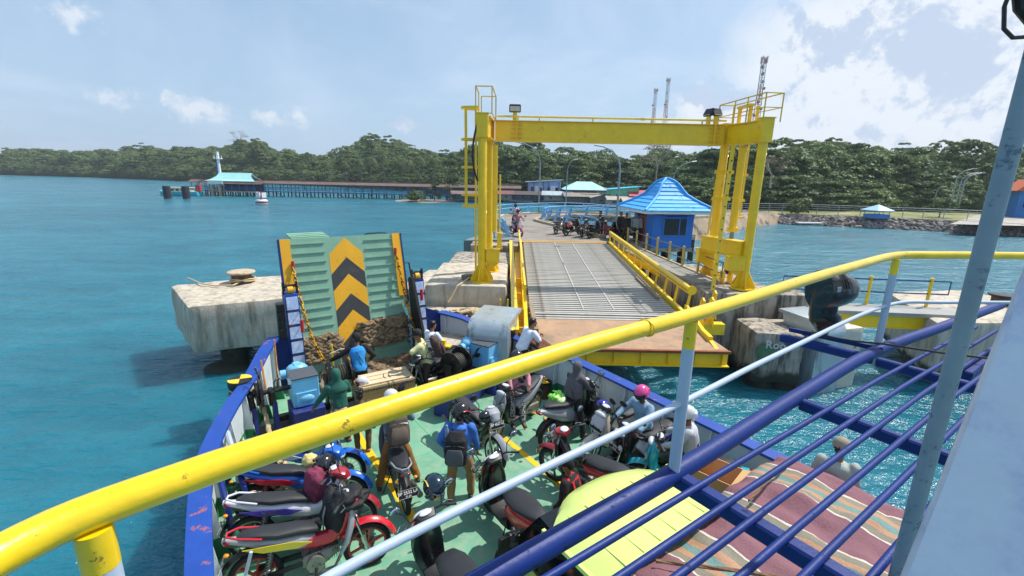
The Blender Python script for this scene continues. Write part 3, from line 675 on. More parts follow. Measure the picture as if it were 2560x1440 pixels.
# ---------------------------------------------------------------- village on stilts
def house(px, py, d, w, dep, h, label, wall, roofc, roof='gable', rz=0, base=None, win=2, eave=.5, rise=1.2, stilts=True, zb=1.1, wc='#30343c', two=False):
    p = at(px, py, d); p.z = 0 if base is None else base; t = thing('house', label, 'house', p, R(rz), 'houses of the waterside village')
    wm = mat('wall_'+wall.strip('#'), wall, .85, 0, .2, .8, 0, 10, dirt='#6b6256', damt=.2, dscale=.8); rm = mat('roof_'+roofc.strip('#'), roofc, .7, 0, .2, .8, 0, 10, dirt='#4f463f', damt=.2, dscale=.6)
    part(t, 'wall', wm, lambda m: m.box((0, 0, zb+h/2), (w, dep, h)))
    z = zb+h; a = w/2+eave; b = dep/2+eave
    if roof == 'gable': part(t, 'roof', rm, lambda m: [m.prism([(-b, -.05), (0, rise), (0, rise+.12), (-b, .08)], (-a, 0, z), (0, 1, 0), (0, 0, 1), 2*a), m.prism([(0, rise), (b, -.05), (b, .08), (0, rise+.12)], (-a, 0, z), (0, 1, 0), (0, 0, 1), 2*a)]); part(t, 'gable', wm, lambda m: m.prism([(-dep/2, 0), (dep/2, 0), (0, rise*.95)], (-w/2, 0, z), (0, 1, 0), (0, 0, 1), w))
    elif roof == 'front': part(t, 'roof', rm, lambda m: [m.prism([(-a, -.05), (0, rise), (0, rise+.12), (-a, .08)], (0, b, z), (1, 0, 0), (0, 0, 1), 2*b), m.prism([(0, rise), (a, -.05), (a, .08), (0, rise+.12)], (0, b, z), (1, 0, 0), (0, 0, 1), 2*b)]); part(t, 'gable', wm, lambda m: m.prism([(-w/2, 0), (w/2, 0), (0, rise*.95)], (0, dep/2, z), (1, 0, 0), (0, 0, 1), dep))
    elif roof == 'hip': part(t, 'roof', rm, lambda m: m.loft([[V((-a, -b, z)), V((a, -b, z)), V((a, b, z)), V((-a, b, z))], [V((-a, -b, z+.1)), V((a, -b, z+.1)), V((a, b, z+.1)), V((-a, b, z+.1))], [V((-a*.35, -.05, z+rise)), V((a*.35, -.05, z+rise)), V((a*.35, .05, z+rise)), V((-a*.35, .05, z+rise))]]), 15)
    else: part(t, 'roof', rm, lambda m: m.add([V((-a, -b, z)), V((a, -b, z+rise*.5)), V((a, b, z+rise*.5)), V((-a, b, z)), V((-a, -b, z+.12)), V((a, -b, z+rise*.5+.12)), V((a, b, z+rise*.5+.12)), V((-a, b, z+.12))], [(0, 1, 2, 3), (7, 6, 5, 4), (0, 4, 5, 1), (1, 5, 6, 2), (2, 6, 7, 3), (3, 7, 4, 0)])); part(t, 'gable', wm, lambda m: m.add([V((-w/2, y, z)) for y in (-dep/2+.01, dep/2-.01)]+[V((w/2, y, z)) for y in (-dep/2+.01, dep/2-.01)]+[V((w/2, y, z+rise*.45)) for y in (-dep/2+.01, dep/2-.01)], [(0, 2, 4), (1, 5, 3), (2, 3, 5, 4), (0, 4, 5, 1)]))
    sm = mat('win_'+wc.strip('#'), wc, .4)
    for i in range(win):
        x = -w/2+w*(i+.5)/win; fw = part(t, 'window', mat('window_frame_grey', '#a9adb0', .6), lambda m: m.box((x, -dep/2-.03, zb+h*.55), (min(.9, w/win*.42), .08, h*.36)))
        part(fw, 'pane', sm, lambda m: m.box((x, -dep/2-.08, zb+h*.55), (min(.72, w/win*.34), .06, h*.29)))
    if stilts:
        part(t, 'floor', wood, lambda m: m.box((0, 0, zb-.08), (w+.6, dep+.6, .16)))
        sx = -w/2
        while sx <= w/2+.01:
            for y in (-dep/2, dep/2): part(t, 'stilt', pile, lambda m: m.cyl((sx, y, -1), (sx, y, zb), .09, n=5))
            sx += max(.9, w/5)
    return t
house(1178, 480, 121, 9, 4, 1.2, 'weathered house behind the ladder of the left gantry', '#4c5a68', '#7d6a66', 'gable', 0, None, 3, .9, .7, zb=.7)
house(1250, 480, 123, 6, 4, 1.3, 'grey shack with a reddish roof right of the left gantry column', '#8b8d88', '#7a4a48', 'gable', 4, None, 2, .6, .8, zb=.7)
house(1215, 470, 130, 5, 4, 1.5, 'small house with a whitish roof behind the reddish shack', '#6b7478', '#c3c6c6', 'gable', 0, None, 2, .5, .7, zb=1.2)
house(1318, 478, 124, 11.5, 4, 1.25, 'long blue grey stilt house under a dark brown roof', '#3f556b', '#4f4440', 'gable', 0, None, 5, .8, .8, zb=.7)
house(1277, 465, 133, 5, 4, 1.6, 'small house with a beige roof between the reddish and the brown roof', '#7b7468', '#b5a896', 'gable', 0, .5, 1, .4, .8, zb=1.2)
hb = house(1360, 455, 131, 8.8, 6, 4.0, 'two storey pale blue house with white framed windows and a lean-to roof', '#8fa9d4', '#aab4bd', 'flat', 0, .3, 4, .7, 1.5, stilts=False, zb=.8)
for x in (-1.6, 2.6): part(hb, 'white_bay', mat('bay_white', '#dfe3ea', .7), lambda m: m.box((x, -3.06, 2.9), (1.9, .1, 2.0)))
for x in (-2.9, -.3, 1.1, 3.9): part(hb, 'timber_post', mat('timber_navy', '#3c4a6a', .7), lambda m: m.box((x, -3.08, 3.0), (.12, .1, 4.0)))
house(1394, 480, 121, 6.6, 4, 1.3, 'stilt house with a light grey sheet roof and a beige gable', '#a39a8c', '#a6afb5', 'gable', -6, None, 2, .7, .9, zb=.8)
house(1460, 460, 126, 8.4, 7, 2.2, 'house with a large pale cyan and white hipped roof', '#847a70', '#a9dde2', 'hip', 0, .3, 3, 1.5, 2.1, stilts=False, zb=1.0)
house(1452, 484, 119, 8, 4, 1.2, 'brown board house on stilts below the cyan roof', '#6a6156', '#8a7f76', 'gable', 3, None, 3, .6, .8, zb=.8)
house(1500, 488, 117, 4.5, 4, 1.2, 'low grey shack with an open landing right of the brown board house', '#9a968e', '#a39b92', 'front', 0, None, 1, .4, .6, zb=.7)
house(1508, 470, 124, 3.6, 3.6, 1.6, 'small house with a reddish pyramid roof behind the shacks', '#b5b9bc', '#9e6c68', 'hip', 0, .4, 1, .4, 1.0, zb=1.2)
house(1556, 472, 115, 6.4, 5, 3.2, 'mint green house with a turquoise blue roof', '#7fd3a8', '#4ab2d2', 'flat', 0, .2, 2, .7, 1.5, stilts=False, zb=.6)
house(1545, 492, 111, 5, 3.6, 1.1, 'low pale house with a beige roof in front of the mint green one', '#a9b2ab', '#ad9f92', 'gable', 0, None, 2, .5, .7, zb=.7)
house(1598, 478, 114, 4.8, 4, 1.4, 'small house with a bright red roof left of the blue hut', '#a78f88', '#c85660', 'gable', 0, .3, 1, .4, 1.2, zb=1.0)
house(1590, 494, 109, 6, 3.6, 1.0, 'low house with a pale brown roof below the red roof', '#94877c', '#b8a49a', 'gable', 0, None, 2, .4, .7, zb=.6)
house(1715, 500, 104, 5, 4, 1.3, 'shed with a rusty pink roof right of the blue hut', '#7d7068', '#a88078', 'gable', 0, .2, 1, .5, .8, zb=.9)
house(1745, 506, 100, 4.4, 4, 1.1, 'low shed with a red brown roof near the embankment', '#6d6460', '#8e5a54', 'gable', 5, .2, 1, .5, .7, zb=.8)
def small_boat(px, py, l, col, L_=4.5, cab=True):
    t = thing('small_boat', l, 'boat', G(px, py, 0), R(5), 'small boats by the village'); bmt = mat('boat_'+col.strip('#'), col, .5)
    part(t, 'hull', bmt, lambda m: m.loft([[V((x, -w*.7, 0)), V((x, w*.7, 0)), V((x, w, h)), V((x, -w, h))] for x, w, h in ((-L_/2, .1, .9), (-L_*.3, .6, .65), (0, .8, .5), (L_/2, .7, .55))]))
    if cab: part(t, 'canopy', mat('boat_canopy', '#d8dde4', .6), lambda m: m.box((0.2, 0, 1.2), (L_*.5, 1.3, .7), None, .3))
small_boat(1373, 507, 'small white boat with a canopy moored in front of the grey roofed house', '#c9d2da')
small_boat(1298, 508, 'long dark canoe moored by the brown roofed house', '#4c5a5c', 7, False)
tag(MB().box((0, 0, 1.0), (13, 1.6, .14)).build('landing_deck', wood, loc=at(1520, 497, 113)*1.0), 'plank landing running before the shacks by the mint green house', 'landing')

# individual trees that stand out: mangroves, palms, bare tree, emergents
def leafy(px, py, d, sc, seed, label, name='tree', zb=None, rad=2.6, h=5.0, m=None, layered=False, ncl=22, leaf=.26, cat='tree', trh=None, group=None):
    p = at(px, py, d); p.z = p.z if zb is None else zb
    t = thing(name, label, cat, p, seed*.7, group); q = crown_np(seed, rad, h, ncl, 60, leaf, layered, .6, .3)
    t.scale = (sc, sc, sc); link('crown', quadmesh('crown', q, [m or leafA]), t); trunk_mb(trh or h*.8, .14*rad/2.6, seed).build('trunk', bark, t); return t
leafy(1040, 497, 118, 1.0, 11, 'dense green mangrove bush on the tidal flat right of the jetty', 'mangrove', -.2, 2.6, 2.6, leafB, cat='mangrove')
leafy(1086, 490, 120, 1.0, 12, 'sparse greyish mangrove in the middle of the tidal flat', 'mangrove', 0, 2.2, 4.2, leafP, ncl=9, cat='mangrove')
leafy(1125, 480, 119, 1.0, 13, 'taller mangrove on arched roots beside the gantry ladder', 'mangrove', 1.2, 3.2, 5.2, leafP, ncl=15, cat='mangrove')
def roots(px, py):
    t = G(px, py, 0); g = random.Random(2); mb = MB()
    for i in range(7):
        a = g.uniform(0, 6.28); mb.tube([(math.cos(a)*2.1, math.sin(a)*1.4, -.1), (math.cos(a)*1.5, math.sin(a)*1.1, .25), (math.cos(a)*.9, math.sin(a)*.5, 1.8), (0.2*math.cos(a), 0, 3.2)], .1, 5)
    tag(mb.build('mangrove_roots', bark, loc=t), 'pale arched mangrove roots standing in shallow water by the gantry ladder', 'roots')
roots(1126, 503)
tag(MB().lathe([(9, -.05), (7, .1), (3, .22), (.1, .25)], n=28).build('mud_flat', mat('mud', '#8f8478', .9, 0, .2, .6), loc=G(1070, 503, 0)*1.01), kind='structure')
leafy(1990, 560, 91, 1.0, 21, 'leafy bush growing out of the boulders by the landing stage', 'bush', 0.9, 1.9, 2.8, leafB, leaf=.2, cat='bush')
leafy(2352, 522, 103, 1.0, 23, 'small rounded tree beside the shore road gate', 'tree', 1.5, 1.9, 2.9, leafA, leaf=.2)
def bare(px, py, d, h, seed, label):
    p = at(px, py, d); t = thing('bare_tree', label, 'tree', p, 0); g = random.Random(seed); mb = MB()
    def br(p0, dr, L_, r, k):
        p1 = p0+dr*L_; mb.tube([p0, (p0+p1)/2+V((g.uniform(-.1, .1), g.uniform(-.1, .1), .05))*L_*.5, p1], r, 5, rs=[r, r*.8, r*.6])
        if k:
            for i in range(3): br(p1, (dr+V((g.uniform(-.8, .8), g.uniform(-.8, .8), g.uniform(-.1, .5)))).normalized(), L_*.68, r*.6, k-1)
    br(V((0, 0, 0)), V((0, 0, 1)), h*.38, .22, 4); mb.build('trunk', mat('pale_bark', '#a69a88', .9), t)
    q = crown_np(seed, h*.42, h, 12, 50, .16, False, .7, .45); link('twigs', quadmesh('twigs', q, [leafD]), t)
bare(1640, 455, 122, 9, 3, 'leafless greyish brown tree on the slope behind the blue hut')
bare(1925, 470, 97, 6, 8, 'pale bare branched tree right of the right gantry column')
bare(598, 382, 380, 15, 5, 'pale bare tree standing above the ridge over the jetty pavilion')
pg = random.Random(9)
PALML = ['nearest the turquoise jetty pavilion among the low shore trees', 'second from the pavilion side above the jetty roof', 'left of centre above the jetty roof', 'tallest at the middle of the jetty roof', 'leaning over the right half of the jetty roof', 'closest to the green mangrove bush', 'short one over the left part of the jetty', 'tight beside the gantry ladder', 'half hidden over the middle of the jetty', 'standing apart right of the pavilion roof', 'directly right of the left gantry column', 'above the long brown roofed house', 'behind the thin street lamp of the causeway', 'first right of the turquoise pavilion roof']
for i, (px, py, d) in enumerate([(868, 452, 150), (905, 455, 152), (960, 450, 155), (1003, 455, 150), (1020, 462, 140), (1050, 455, 148), (812, 450, 160), (1085, 450, 150), (930, 462, 140), (760, 452, 175), (1235, 430, 160), (1330, 430, 165), (1428, 440, 150), (700, 450, 190)]):
    p = at(px, py, d); p.z = max(p.z-2, .5); t = thing('palm_tree', 'coconut palm, number %d from the left, fronds spreading over the shore trees' % i, 'palm', p, pg.uniform(0, 6), 'coconut palms along the shore'); t['label'] = 'coconut palm '+PALML[i]
    me = palms[i % 3]; o = link('fronds', me, t)
# emergent trees on the skyline
TREEL = ['above the far left ridge between the pale boat and the mast', 'above the ridge right of the signal mast', 'on the highest knoll left of the gantry', 'just right of the highest knoll left of the gantry', 'alone in the dip of the skyline right of the pavilion', 'against the sky left of the gantry ladder', 'at the far left end of the ridge', 'on the right hill above the kiosk side', 'directly right of the right gantry column', 'a little right of the right gantry column', 'on the right hill above the three curved lamps', 'on the right hill left of the three lamps', 'at the middle of the right hill crest', 'below the pair of lattice masts']
for i, (px, py, d, sc) in enumerate([(355, 374, 370, 1.3), (645, 362, 300, 1.3), (930, 350, 215, 1.15), (975, 356, 215, 1.0), (770, 388, 260, .7), (1112, 386, 210, .9), (30, 392, 480, 1.5), (2075, 362, 165, 1.0), (1952, 358, 165, 1.0), (1975, 362, 160, .9), (2405, 376, 165, 1.0), (2345, 372, 165, .9), (2250, 376, 165, .9), (1700, 388, 185, .9)]):
    p = at(px, py+22, d); leafy(px, py+int(5*1150/d*sc)+(22 if i >= 7 else 7), d, sc, 40+i, 'tall layered tree '+TREEL[i], 'emergent_tree', None, 2.9, 7.8, leafA, i % 3 == 0, 24, .34, group='tall trees above the skyline')
# ================================================================== PORT: link span, gantry, piers
def rough_block(poly, z0, z1, amp=.05, cuts=10, bev=.12, taper=0.0, seed=0):
    """cast block with worn, chipped edges; poly = plan corners, counter-clockwise"""
    c = sum((V(p) for p in poly), V((0, 0)))/len(poly); bm = bmesh.new()
    lo = [bm.verts.new((c.x+(p[0]-c.x)*(1-taper), c.y+(p[1]-c.y)*(1-taper), z0)) for p in poly]; hi = [bm.verts.new((p[0], p[1], z1)) for p in poly]
    n = len(poly); bm.faces.new(hi); bm.faces.new(lo[::-1])
    for i in range(n): bm.faces.new((lo[i], lo[(i+1) % n], hi[(i+1) % n], hi[i]))
    bmesh.ops.bevel(bm, geom=bm.edges[:], offset=bev, segments=2, affect='EDGES', profile=.6)
    for _ in range(4):
        long_ = [e for e in bm.edges if e.calc_length() > .32]
        if not long_: break
        bmesh.ops.subdivide_edges(bm, edges=long_, cuts=1, use_grid_fill=True)
    bmesh.ops.triangulate(bm, faces=[f for f in bm.faces if len(f.verts) > 4])
    bm.normal_update()
    for v in bm.verts:
        q = v.co*1.3+V((seed, 0, 0)); d = noise.noise(q)*amp+noise.noise(q*3.1)*amp*.6+noise.noise(q*7)*amp*.35
        v.co += v.normal*d*.55
    me = bpy.data.meshes.new('block'); bm.to_mesh(me); bm.free(); me.shade_smooth(); me.set_sharp_from_angle(angle=R(38)); return me
def block(name, label, cat, poly, z0, z1, m, parent=None, **k):
    me = rough_block(poly, z0, z1, **k); me.name = name; me.materials.append(m); o = link(name, me, parent)
    if not parent: tag(o, label, cat)
    return o
stain = mat('stained_concrete', '#aca294', 0.9, 0, .25, 2.2, .9, 26, dirt='#4a443b', damt=.42, dscale=3.2, streak=True, dsharp=.22, detail=10, tide=True)
tan = mat('tan_concrete', '#c2b7a5', .92, 0, .18, 2.4, .8, 26, dirt='#8b8272', damt=.36, dscale=3.4, streak=True, dsharp=.25, detail=10, tide=True)  # pale tan concrete with darker streaky dirt
pilem = mat('wet_concrete_pile', '#4d463c', .8, 0, .3, 2, .6, 15, dirt='#1f211e', damt=.4, dscale=2, tide=True)
def dolphin():
    t = thing('mooring_dolphin', 'large free standing concrete mooring block on piles left of the bow ramp', 'mooring dolphin', (-10, 16, 0))
    c1, c2, c3, c4 = (-10.25, 13.9), (-12.75, 16.6), (-9.3, 19.2), (-6.6, 15.8)
    o = block('cap', '', '', [(x+10, y-16) for x, y in (c1, c4, c3, c2)], .85, 2.5, tan, t, amp=.07, bev=.2)
    for x, y in ((-9.75, 15.2), (-8.9, 16.6), (-10.6, 17.0), (-8.2, 15.9)):
        link('pile', MB().cyl((x+10, y-16, -1.5), (x+10, y-16, .95), .42, n=14).mesh('pile', pilem), t)
    tag(MB().sph((0, 0, 0), (.75, .55, .22), nu=14).build('weedy_stones', stain, loc=(-9.9, 14.9, 0)), 'pale wave washed stones at the foot of the mooring block', 'rocks')
dolphin()
def bollard(p, r, h, label, rz=0, cap=None, grp='bollards', body=None):
    t = thing('bollard', label, 'bollard', p, rz, grp); body = body or mat('bollard_brown', '#4a3b30', .7, 0, .3, 6, .3, 30, dirt='#8a5f40', damt=.35, dscale=6)
    part(t, 'post', body, lambda m: m.lathe([(r*1.05, 0), (r, .04), (r*.95, h*.5), (r, h*.9)], n=20)); 
    cp = part(t, 'cap', black if cap != 'pale' else concrete2, lambda m: m.lathe([(r*1.28, h*.88), (r*1.36, h*.93), (r*1.36, h), (r*1.28, h+.03)], n=20))
    if cap == 'yb':
        for a in (0, math.pi):
            part(t, 'painted_quarter', yellow, lambda m: m.prism([(0, 0)]+[(r*1.3*math.cos(a+b), r*1.3*math.sin(a+b)) for b in np.linspace(0, math.pi/2, 8)], (0, 0, h+.031), (1, 0, 0), (0, 1, 0), .012))
    return t
bp = G(605, 703, 2.55); bollard((bp.x, bp.y, 2.5), .36, .42, 'squat black bollard with a pale top on the concrete mooring block', 0, 'pale')
def ropecoil(name, label, pts, r=.03, loc=(0, 0, 0), n=7):
    return tag(MB().tube(pts, r, n).build(name, rope, loc=loc), label, 'rope')
g = random.Random(4)
pts = [(math.cos(a)*(.42+.05*math.sin(3*a)), math.sin(a)*(.42+.06*math.cos(2*a)), .1+.05*math.sin(a*1.7)) for a in np.linspace(0, 14, 60)]+[(.1, -.75, .04), (-.5, -.85, .03), (-1.2, -.55, .03), (-2.3, .3, .03)]
ropecoil('mooring_rope', 'pale rope wound round the bollard and trailing across the concrete block', pts, .028, (bp.x, bp.y, 2.53))

# piers under the left gantry columns
block('left_gantry_pier', 'concrete pier carrying the left gantry columns', 'pier', [(-3.15, 16.05), (-.2, 16.05), (-.2, 20.5), (-3.15, 20.5)], .7, 2.85, tan, amp=.04, seed=3)
block('stepped_landing', 'lower slabbed concrete landing left of the left gantry pier', 'landing', [(-4.6, 17.6), (-3.2, 17.6), (-3.2, 21.5), (-4.0, 21.5)], 1.5, 2.3, tan, amp=.05, seed=5)
block('rear_pier_block', 'dark raised concrete block behind the left gantry column', 'pier', [(-3.0, 20.55), (-.1, 20.55), (-.1, 24.2), (-3.0, 24.2)], .7, 2.75, stain, amp=.05, seed=8)
block('front_fender_pier', 'low tan concrete platform with chain and rope in front of the left gantry pier', 'pier', [(-2.75, 12.35), (-.75, 11.9), (.1, 12.6), (.1, 15.9), (-3.2, 15.9)], 1.0, 2.1, tan, amp=.05, seed=4)
for x, y in ((-2.4, 13.4), (-.6, 13.2), (-2.4, 15.2), (-.6, 15.3), (-2.6, 17), (-.8, 17), (-2.4, 19.5), (-.8, 19.5), (-2.2, 22), (-.8, 23)):
    tag(MB().cyl((0, 0, -1.5), (0, 0, 1.1), .35, n=12).build('pile', pilem, loc=(x, y, 0)), 'round wet pile under the concrete piers left of the link span', 'pile', 'piles under the left piers')
tag(MB().bar((-3.9, 17.5, 1.75), (-3.25, 17.5, 1.75), .12, .5).bar((-3.2, 15.98, 1.6), (-3.2, 17.5, 1.6), .1, .5).build('walkway_girder', yellow), 'dull yellow girder between the landing and the left pier', 'girder')
def chainpts(a, b, sag=0): a, b = V(a), V(b); return lambda t: a.lerp(b, t)-V((0, 0, sag*math.sin(math.pi*t)))
def chain(name, label, path, n, m, lw=.1, r=.018, parent=None):
    mb = MB(); P = [path(i/n) for i in range(n+1)]
    for i in range(n):
        a, b = P[i], P[i+1]; d = (b-a).normalized(); u = V((0, 0, 1)) if abs(d.z) < .9 else V((1, 0, 0)); s = d.cross(u).normalized(); w = s if i % 2 else d.cross(s).normalized()
        L_ = (b-a).length*.72; c = (a+b)/2
        mb.tube([c+d*(math.cos(q)*L_)+w*(math.sin(q)*lw*.42) for q in np.linspace(0, 2*math.pi, 9)[:-1]], r, 5, closed=True)
    o = mb.build(name, m, parent)
    if not parent: tag(o, label, 'chain')
    return o
rustc = mat('rusty_chain', '#4b3629', .8, 0, .4, 8, 0, 10, dirt='#7f6a58', damt=.3, dscale=9)
chain('anchor_chain', 'heavy rusty chain lying across the low tan platform', chainpts((-2.6, 14.7, 2.2), (-.5, 14.1, 2.2)), 12, rustc, .26, .04)
ropecoil('rope_pile', 'cream rope heaped on the low platform by the chain', [(-1.7+.5*math.cos(a)*(1-a/60)+a*.03, 15.1+.22*math.sin(a*1.3), 2.2+.03*math.sin(a*2.7)) for a in np.linspace(0, 26, 90)], .045)
ropecoil('hanging_rope', 'single pale rope drooping from the left gantry pier', [(-1.6, 17.0, 2.95), (-1.75, 16.3, 2.93), (-1.95, 15.95, 2.85), (-2.1, 15.85, 2.55), (-2.25, 15.7, 2.3)], .035)
tag(MB().box((0, 0, 0), (.9, .28, .2), Matrix.Rotation(.9, 3, 'Z'), .03).build('timber_fender', wood, loc=(-1.55, 17.2, 2.95)), 'short grey timber lying on the left gantry pier', 'timber')
tag(MB().box((0, 0, 0), (.75, .5, .03), Matrix.Rotation(-.3, 3, 'Z')).build('rusty_plate', rust, loc=(-1.65, 13.6, 2.12)), 'flat rusty steel plate on the low tan platform', 'steel plate')
fend = mat('fender_grey', '#b4bec2', .3, .45, .12, 2.5, .5, 9, dirt='#7c867f', damt=.26, dscale=3, streak=True)
def fender(p, rz, w, h, label, d=1.3, r=.38, dep=.8):
    """rounded steel fender: vertical skin that curls back over the top"""
    t = thing('pier_fender', label, 'fender', p, rz, 'grey steel pier fenders')
    prof = [(0, 0), (0, h-r)]+[(r-r*math.cos(a), h-r+r*math.sin(a)) for a in np.linspace(.25, 1.45, 6)]+[(d, h+.02), (d, h-.08), (r, h-.1), (.08, h-r), (.08, 0)]
    def f(m): m.prism([(x, z) for x, z in prof], (0, w/2, 0), (1, 0, 0), (0, 0, 1), w)
    part(t, 'skin', fend, f, 40); part(t, 'side_plate', fend, lambda m: [m.prism([(.05, 0), (.05, h-r)]+[(r-(r-.05)*math.cos(a), h-r+(r-.05)*math.sin(a)) for a in np.linspace(.25, 1.45, 6)]+[(d-.1, h-.03), (dep, h-.7), (dep, 0)], (0, y, 0), (1, 0, 0), (0, 0, 1), .04) for y in (w/2-.06, -w/2+.1)]); return t
fender((-.62, 11.2, .55), R(76), 1.1, 2.5, 'grey steel fender with a curled top in front of the low tan platform', 1.5, .42, 1.2)

# right side piers
block('right_gantry_pier', 'stained concrete pier under the rear right gantry column', 'pier', [(6.5, 17.2), (9.6, 17.2), (9.6, 21.2), (6.5, 21.2)], -.6, 2.85, stain, amp=.06, seed=11)
block('right_front_pier', 'mural painted concrete pier under the front right gantry column', 'pier', [(6.9, 15.75), (10.6, 15.75), (10.6, 17.15), (6.9, 17.15)], -.6, 2.82, stain, amp=.06, seed=12)
block('painted_pier', 'big weathered concrete block with green and grey graffiti right of the link span', 'pier', [(7.85, 14.0), (9.3, 13.75), (10.4, 15.7), (7.9, 15.72)], .25, 2.0, stain, amp=.09, bev=.2, seed=13)
for x, y in ((8.4, 14.5), (9.1, 14.4), (8.5, 15.2), (9.5, 15.2)):
    tag(MB().cyl((0, 0, -1.5), (0, 0, .5), .45, n=12).build('pile', pilem, loc=(x, y, 0)), 'thick dark pile under the graffiti painted block', 'pile', 'piles under the painted block')
def graffiti():
    me = bpy.data.objects['painted_pier']; n0 = (V((9.3, 13.75, 0))-V((7.85, 14.0, 0))).normalized(); out_ = V((n0.y, -n0.x, 0))
    gm = mat('graffiti_green', '#51704f', .85, 0, .3, 3); gr = mat('graffiti_grey', '#c3c8c6', .85, 0, .2, 3)
    def bl(m):
        pts = [(.32+.26*math.cos(a)*(1+.15*math.sin(3*a)), 1.3+.4*math.sin(a)*(1+.1*math.cos(2*a))) for a in np.linspace(0, 6.28, 20)[:-1]]
        m.prism(pts, V((7.85, 14.0, 0))+out_*.07, n0, (0, 0, 1), .01)
    part(me, 'painted_blob', gm, bl)
    text(me, 'lettering', 'Roo', .36, gr, frame(V((7.85, 14.0, 1.62))+n0*.6+out_*.085, n0, (0, 0, 1)))
graffiti()
fender((10.2, 13.85, -.4), R(108), 1.15, 2.85, 'grey steel fender with a curled top beside the graffiti painted block', 1.6, .5, 1.3)
block('white_fender_pier', 'small white painted concrete pier half hidden behind the dark searchlight', 'pier', [(10.85, 14.2), (11.65, 14.45), (11.4, 15.3), (10.6, 15.05)], -.8, 2.1, mat('white_concrete', '#c9c2b2', .85, 0, .15, 2, .5, 15, dirt='#7f6a50', damt=.3, dscale=2), amp=.04, seed=15)
def catwalk():
    t = thing('catwalk', 'grey catwalk on a yellow girder with blue handrails leading to the far right pier', 'catwalk', (10.3, 16.0, -.489)); t.scale = (1.073,)*3
    L_ = 5.2; 
    part(t, 'deck', mat('catwalk_grey', '#9a9a96', .8, 0, .1, 2), lambda m: m.bar((0, 0, 2.62), (L_, -.45, 2.62), 1.0, .12)); part(t, 'girder', yellow, lambda m: [m.bar((0, -.35, 2.36), (L_, -.8, 2.36), .08, .4), m.bar((0, -.35, 2.16), (L_, -.8, 2.16), .24, .03), m.bar((0, -.35, 2.55), (L_, -.8, 2.55), .24, .03)])
    for x in (.7, 2.5, 4.4): part(t, 'post', yellow, lambda m: [m.cyl((x, .5-x*.087, 2.65), (x, .5-x*.087, 3.62), .05, n=8), m.cyl((x, .5-x*.087, 3.62), (x, .5-x*.087, 3.66), .065, n=8)])
    part(t, 'handrail', navy, lambda m: m.tube([(-.3, .52, 3.12), (-.3, .52, 3.56), (5.0, .06, 3.56), (5.0, .06, 3.12), (-.3, .52, 3.12)], .024, 6))
catwalk()
block('far_right_pier', 'concrete mooring pier at the far right edge with a black bollard', 'pier', [(13.95, 14.4), (19.8, 15.0), (19.8, 19.5), (15.7, 18.8)], .4, 2.3, tan, amp=.05, bev=.15, seed=17)
for x, y in ((14.8, 15.6), (17.0, 15.8), (19, 16)): tag(MB().cyl((0, 0, -1.5), (0, 0, .6), .5, n=12).build('pile', pilem, loc=(x, y, 0)), 'dark pile under the far right mooring pier', 'pile', 'piles under the far right pier')
q = G(2500, 762, 2.3); bollard((q.x, q.y, 2.28), .3, .4, 'black bollard near the edge of the far right pier', 0)

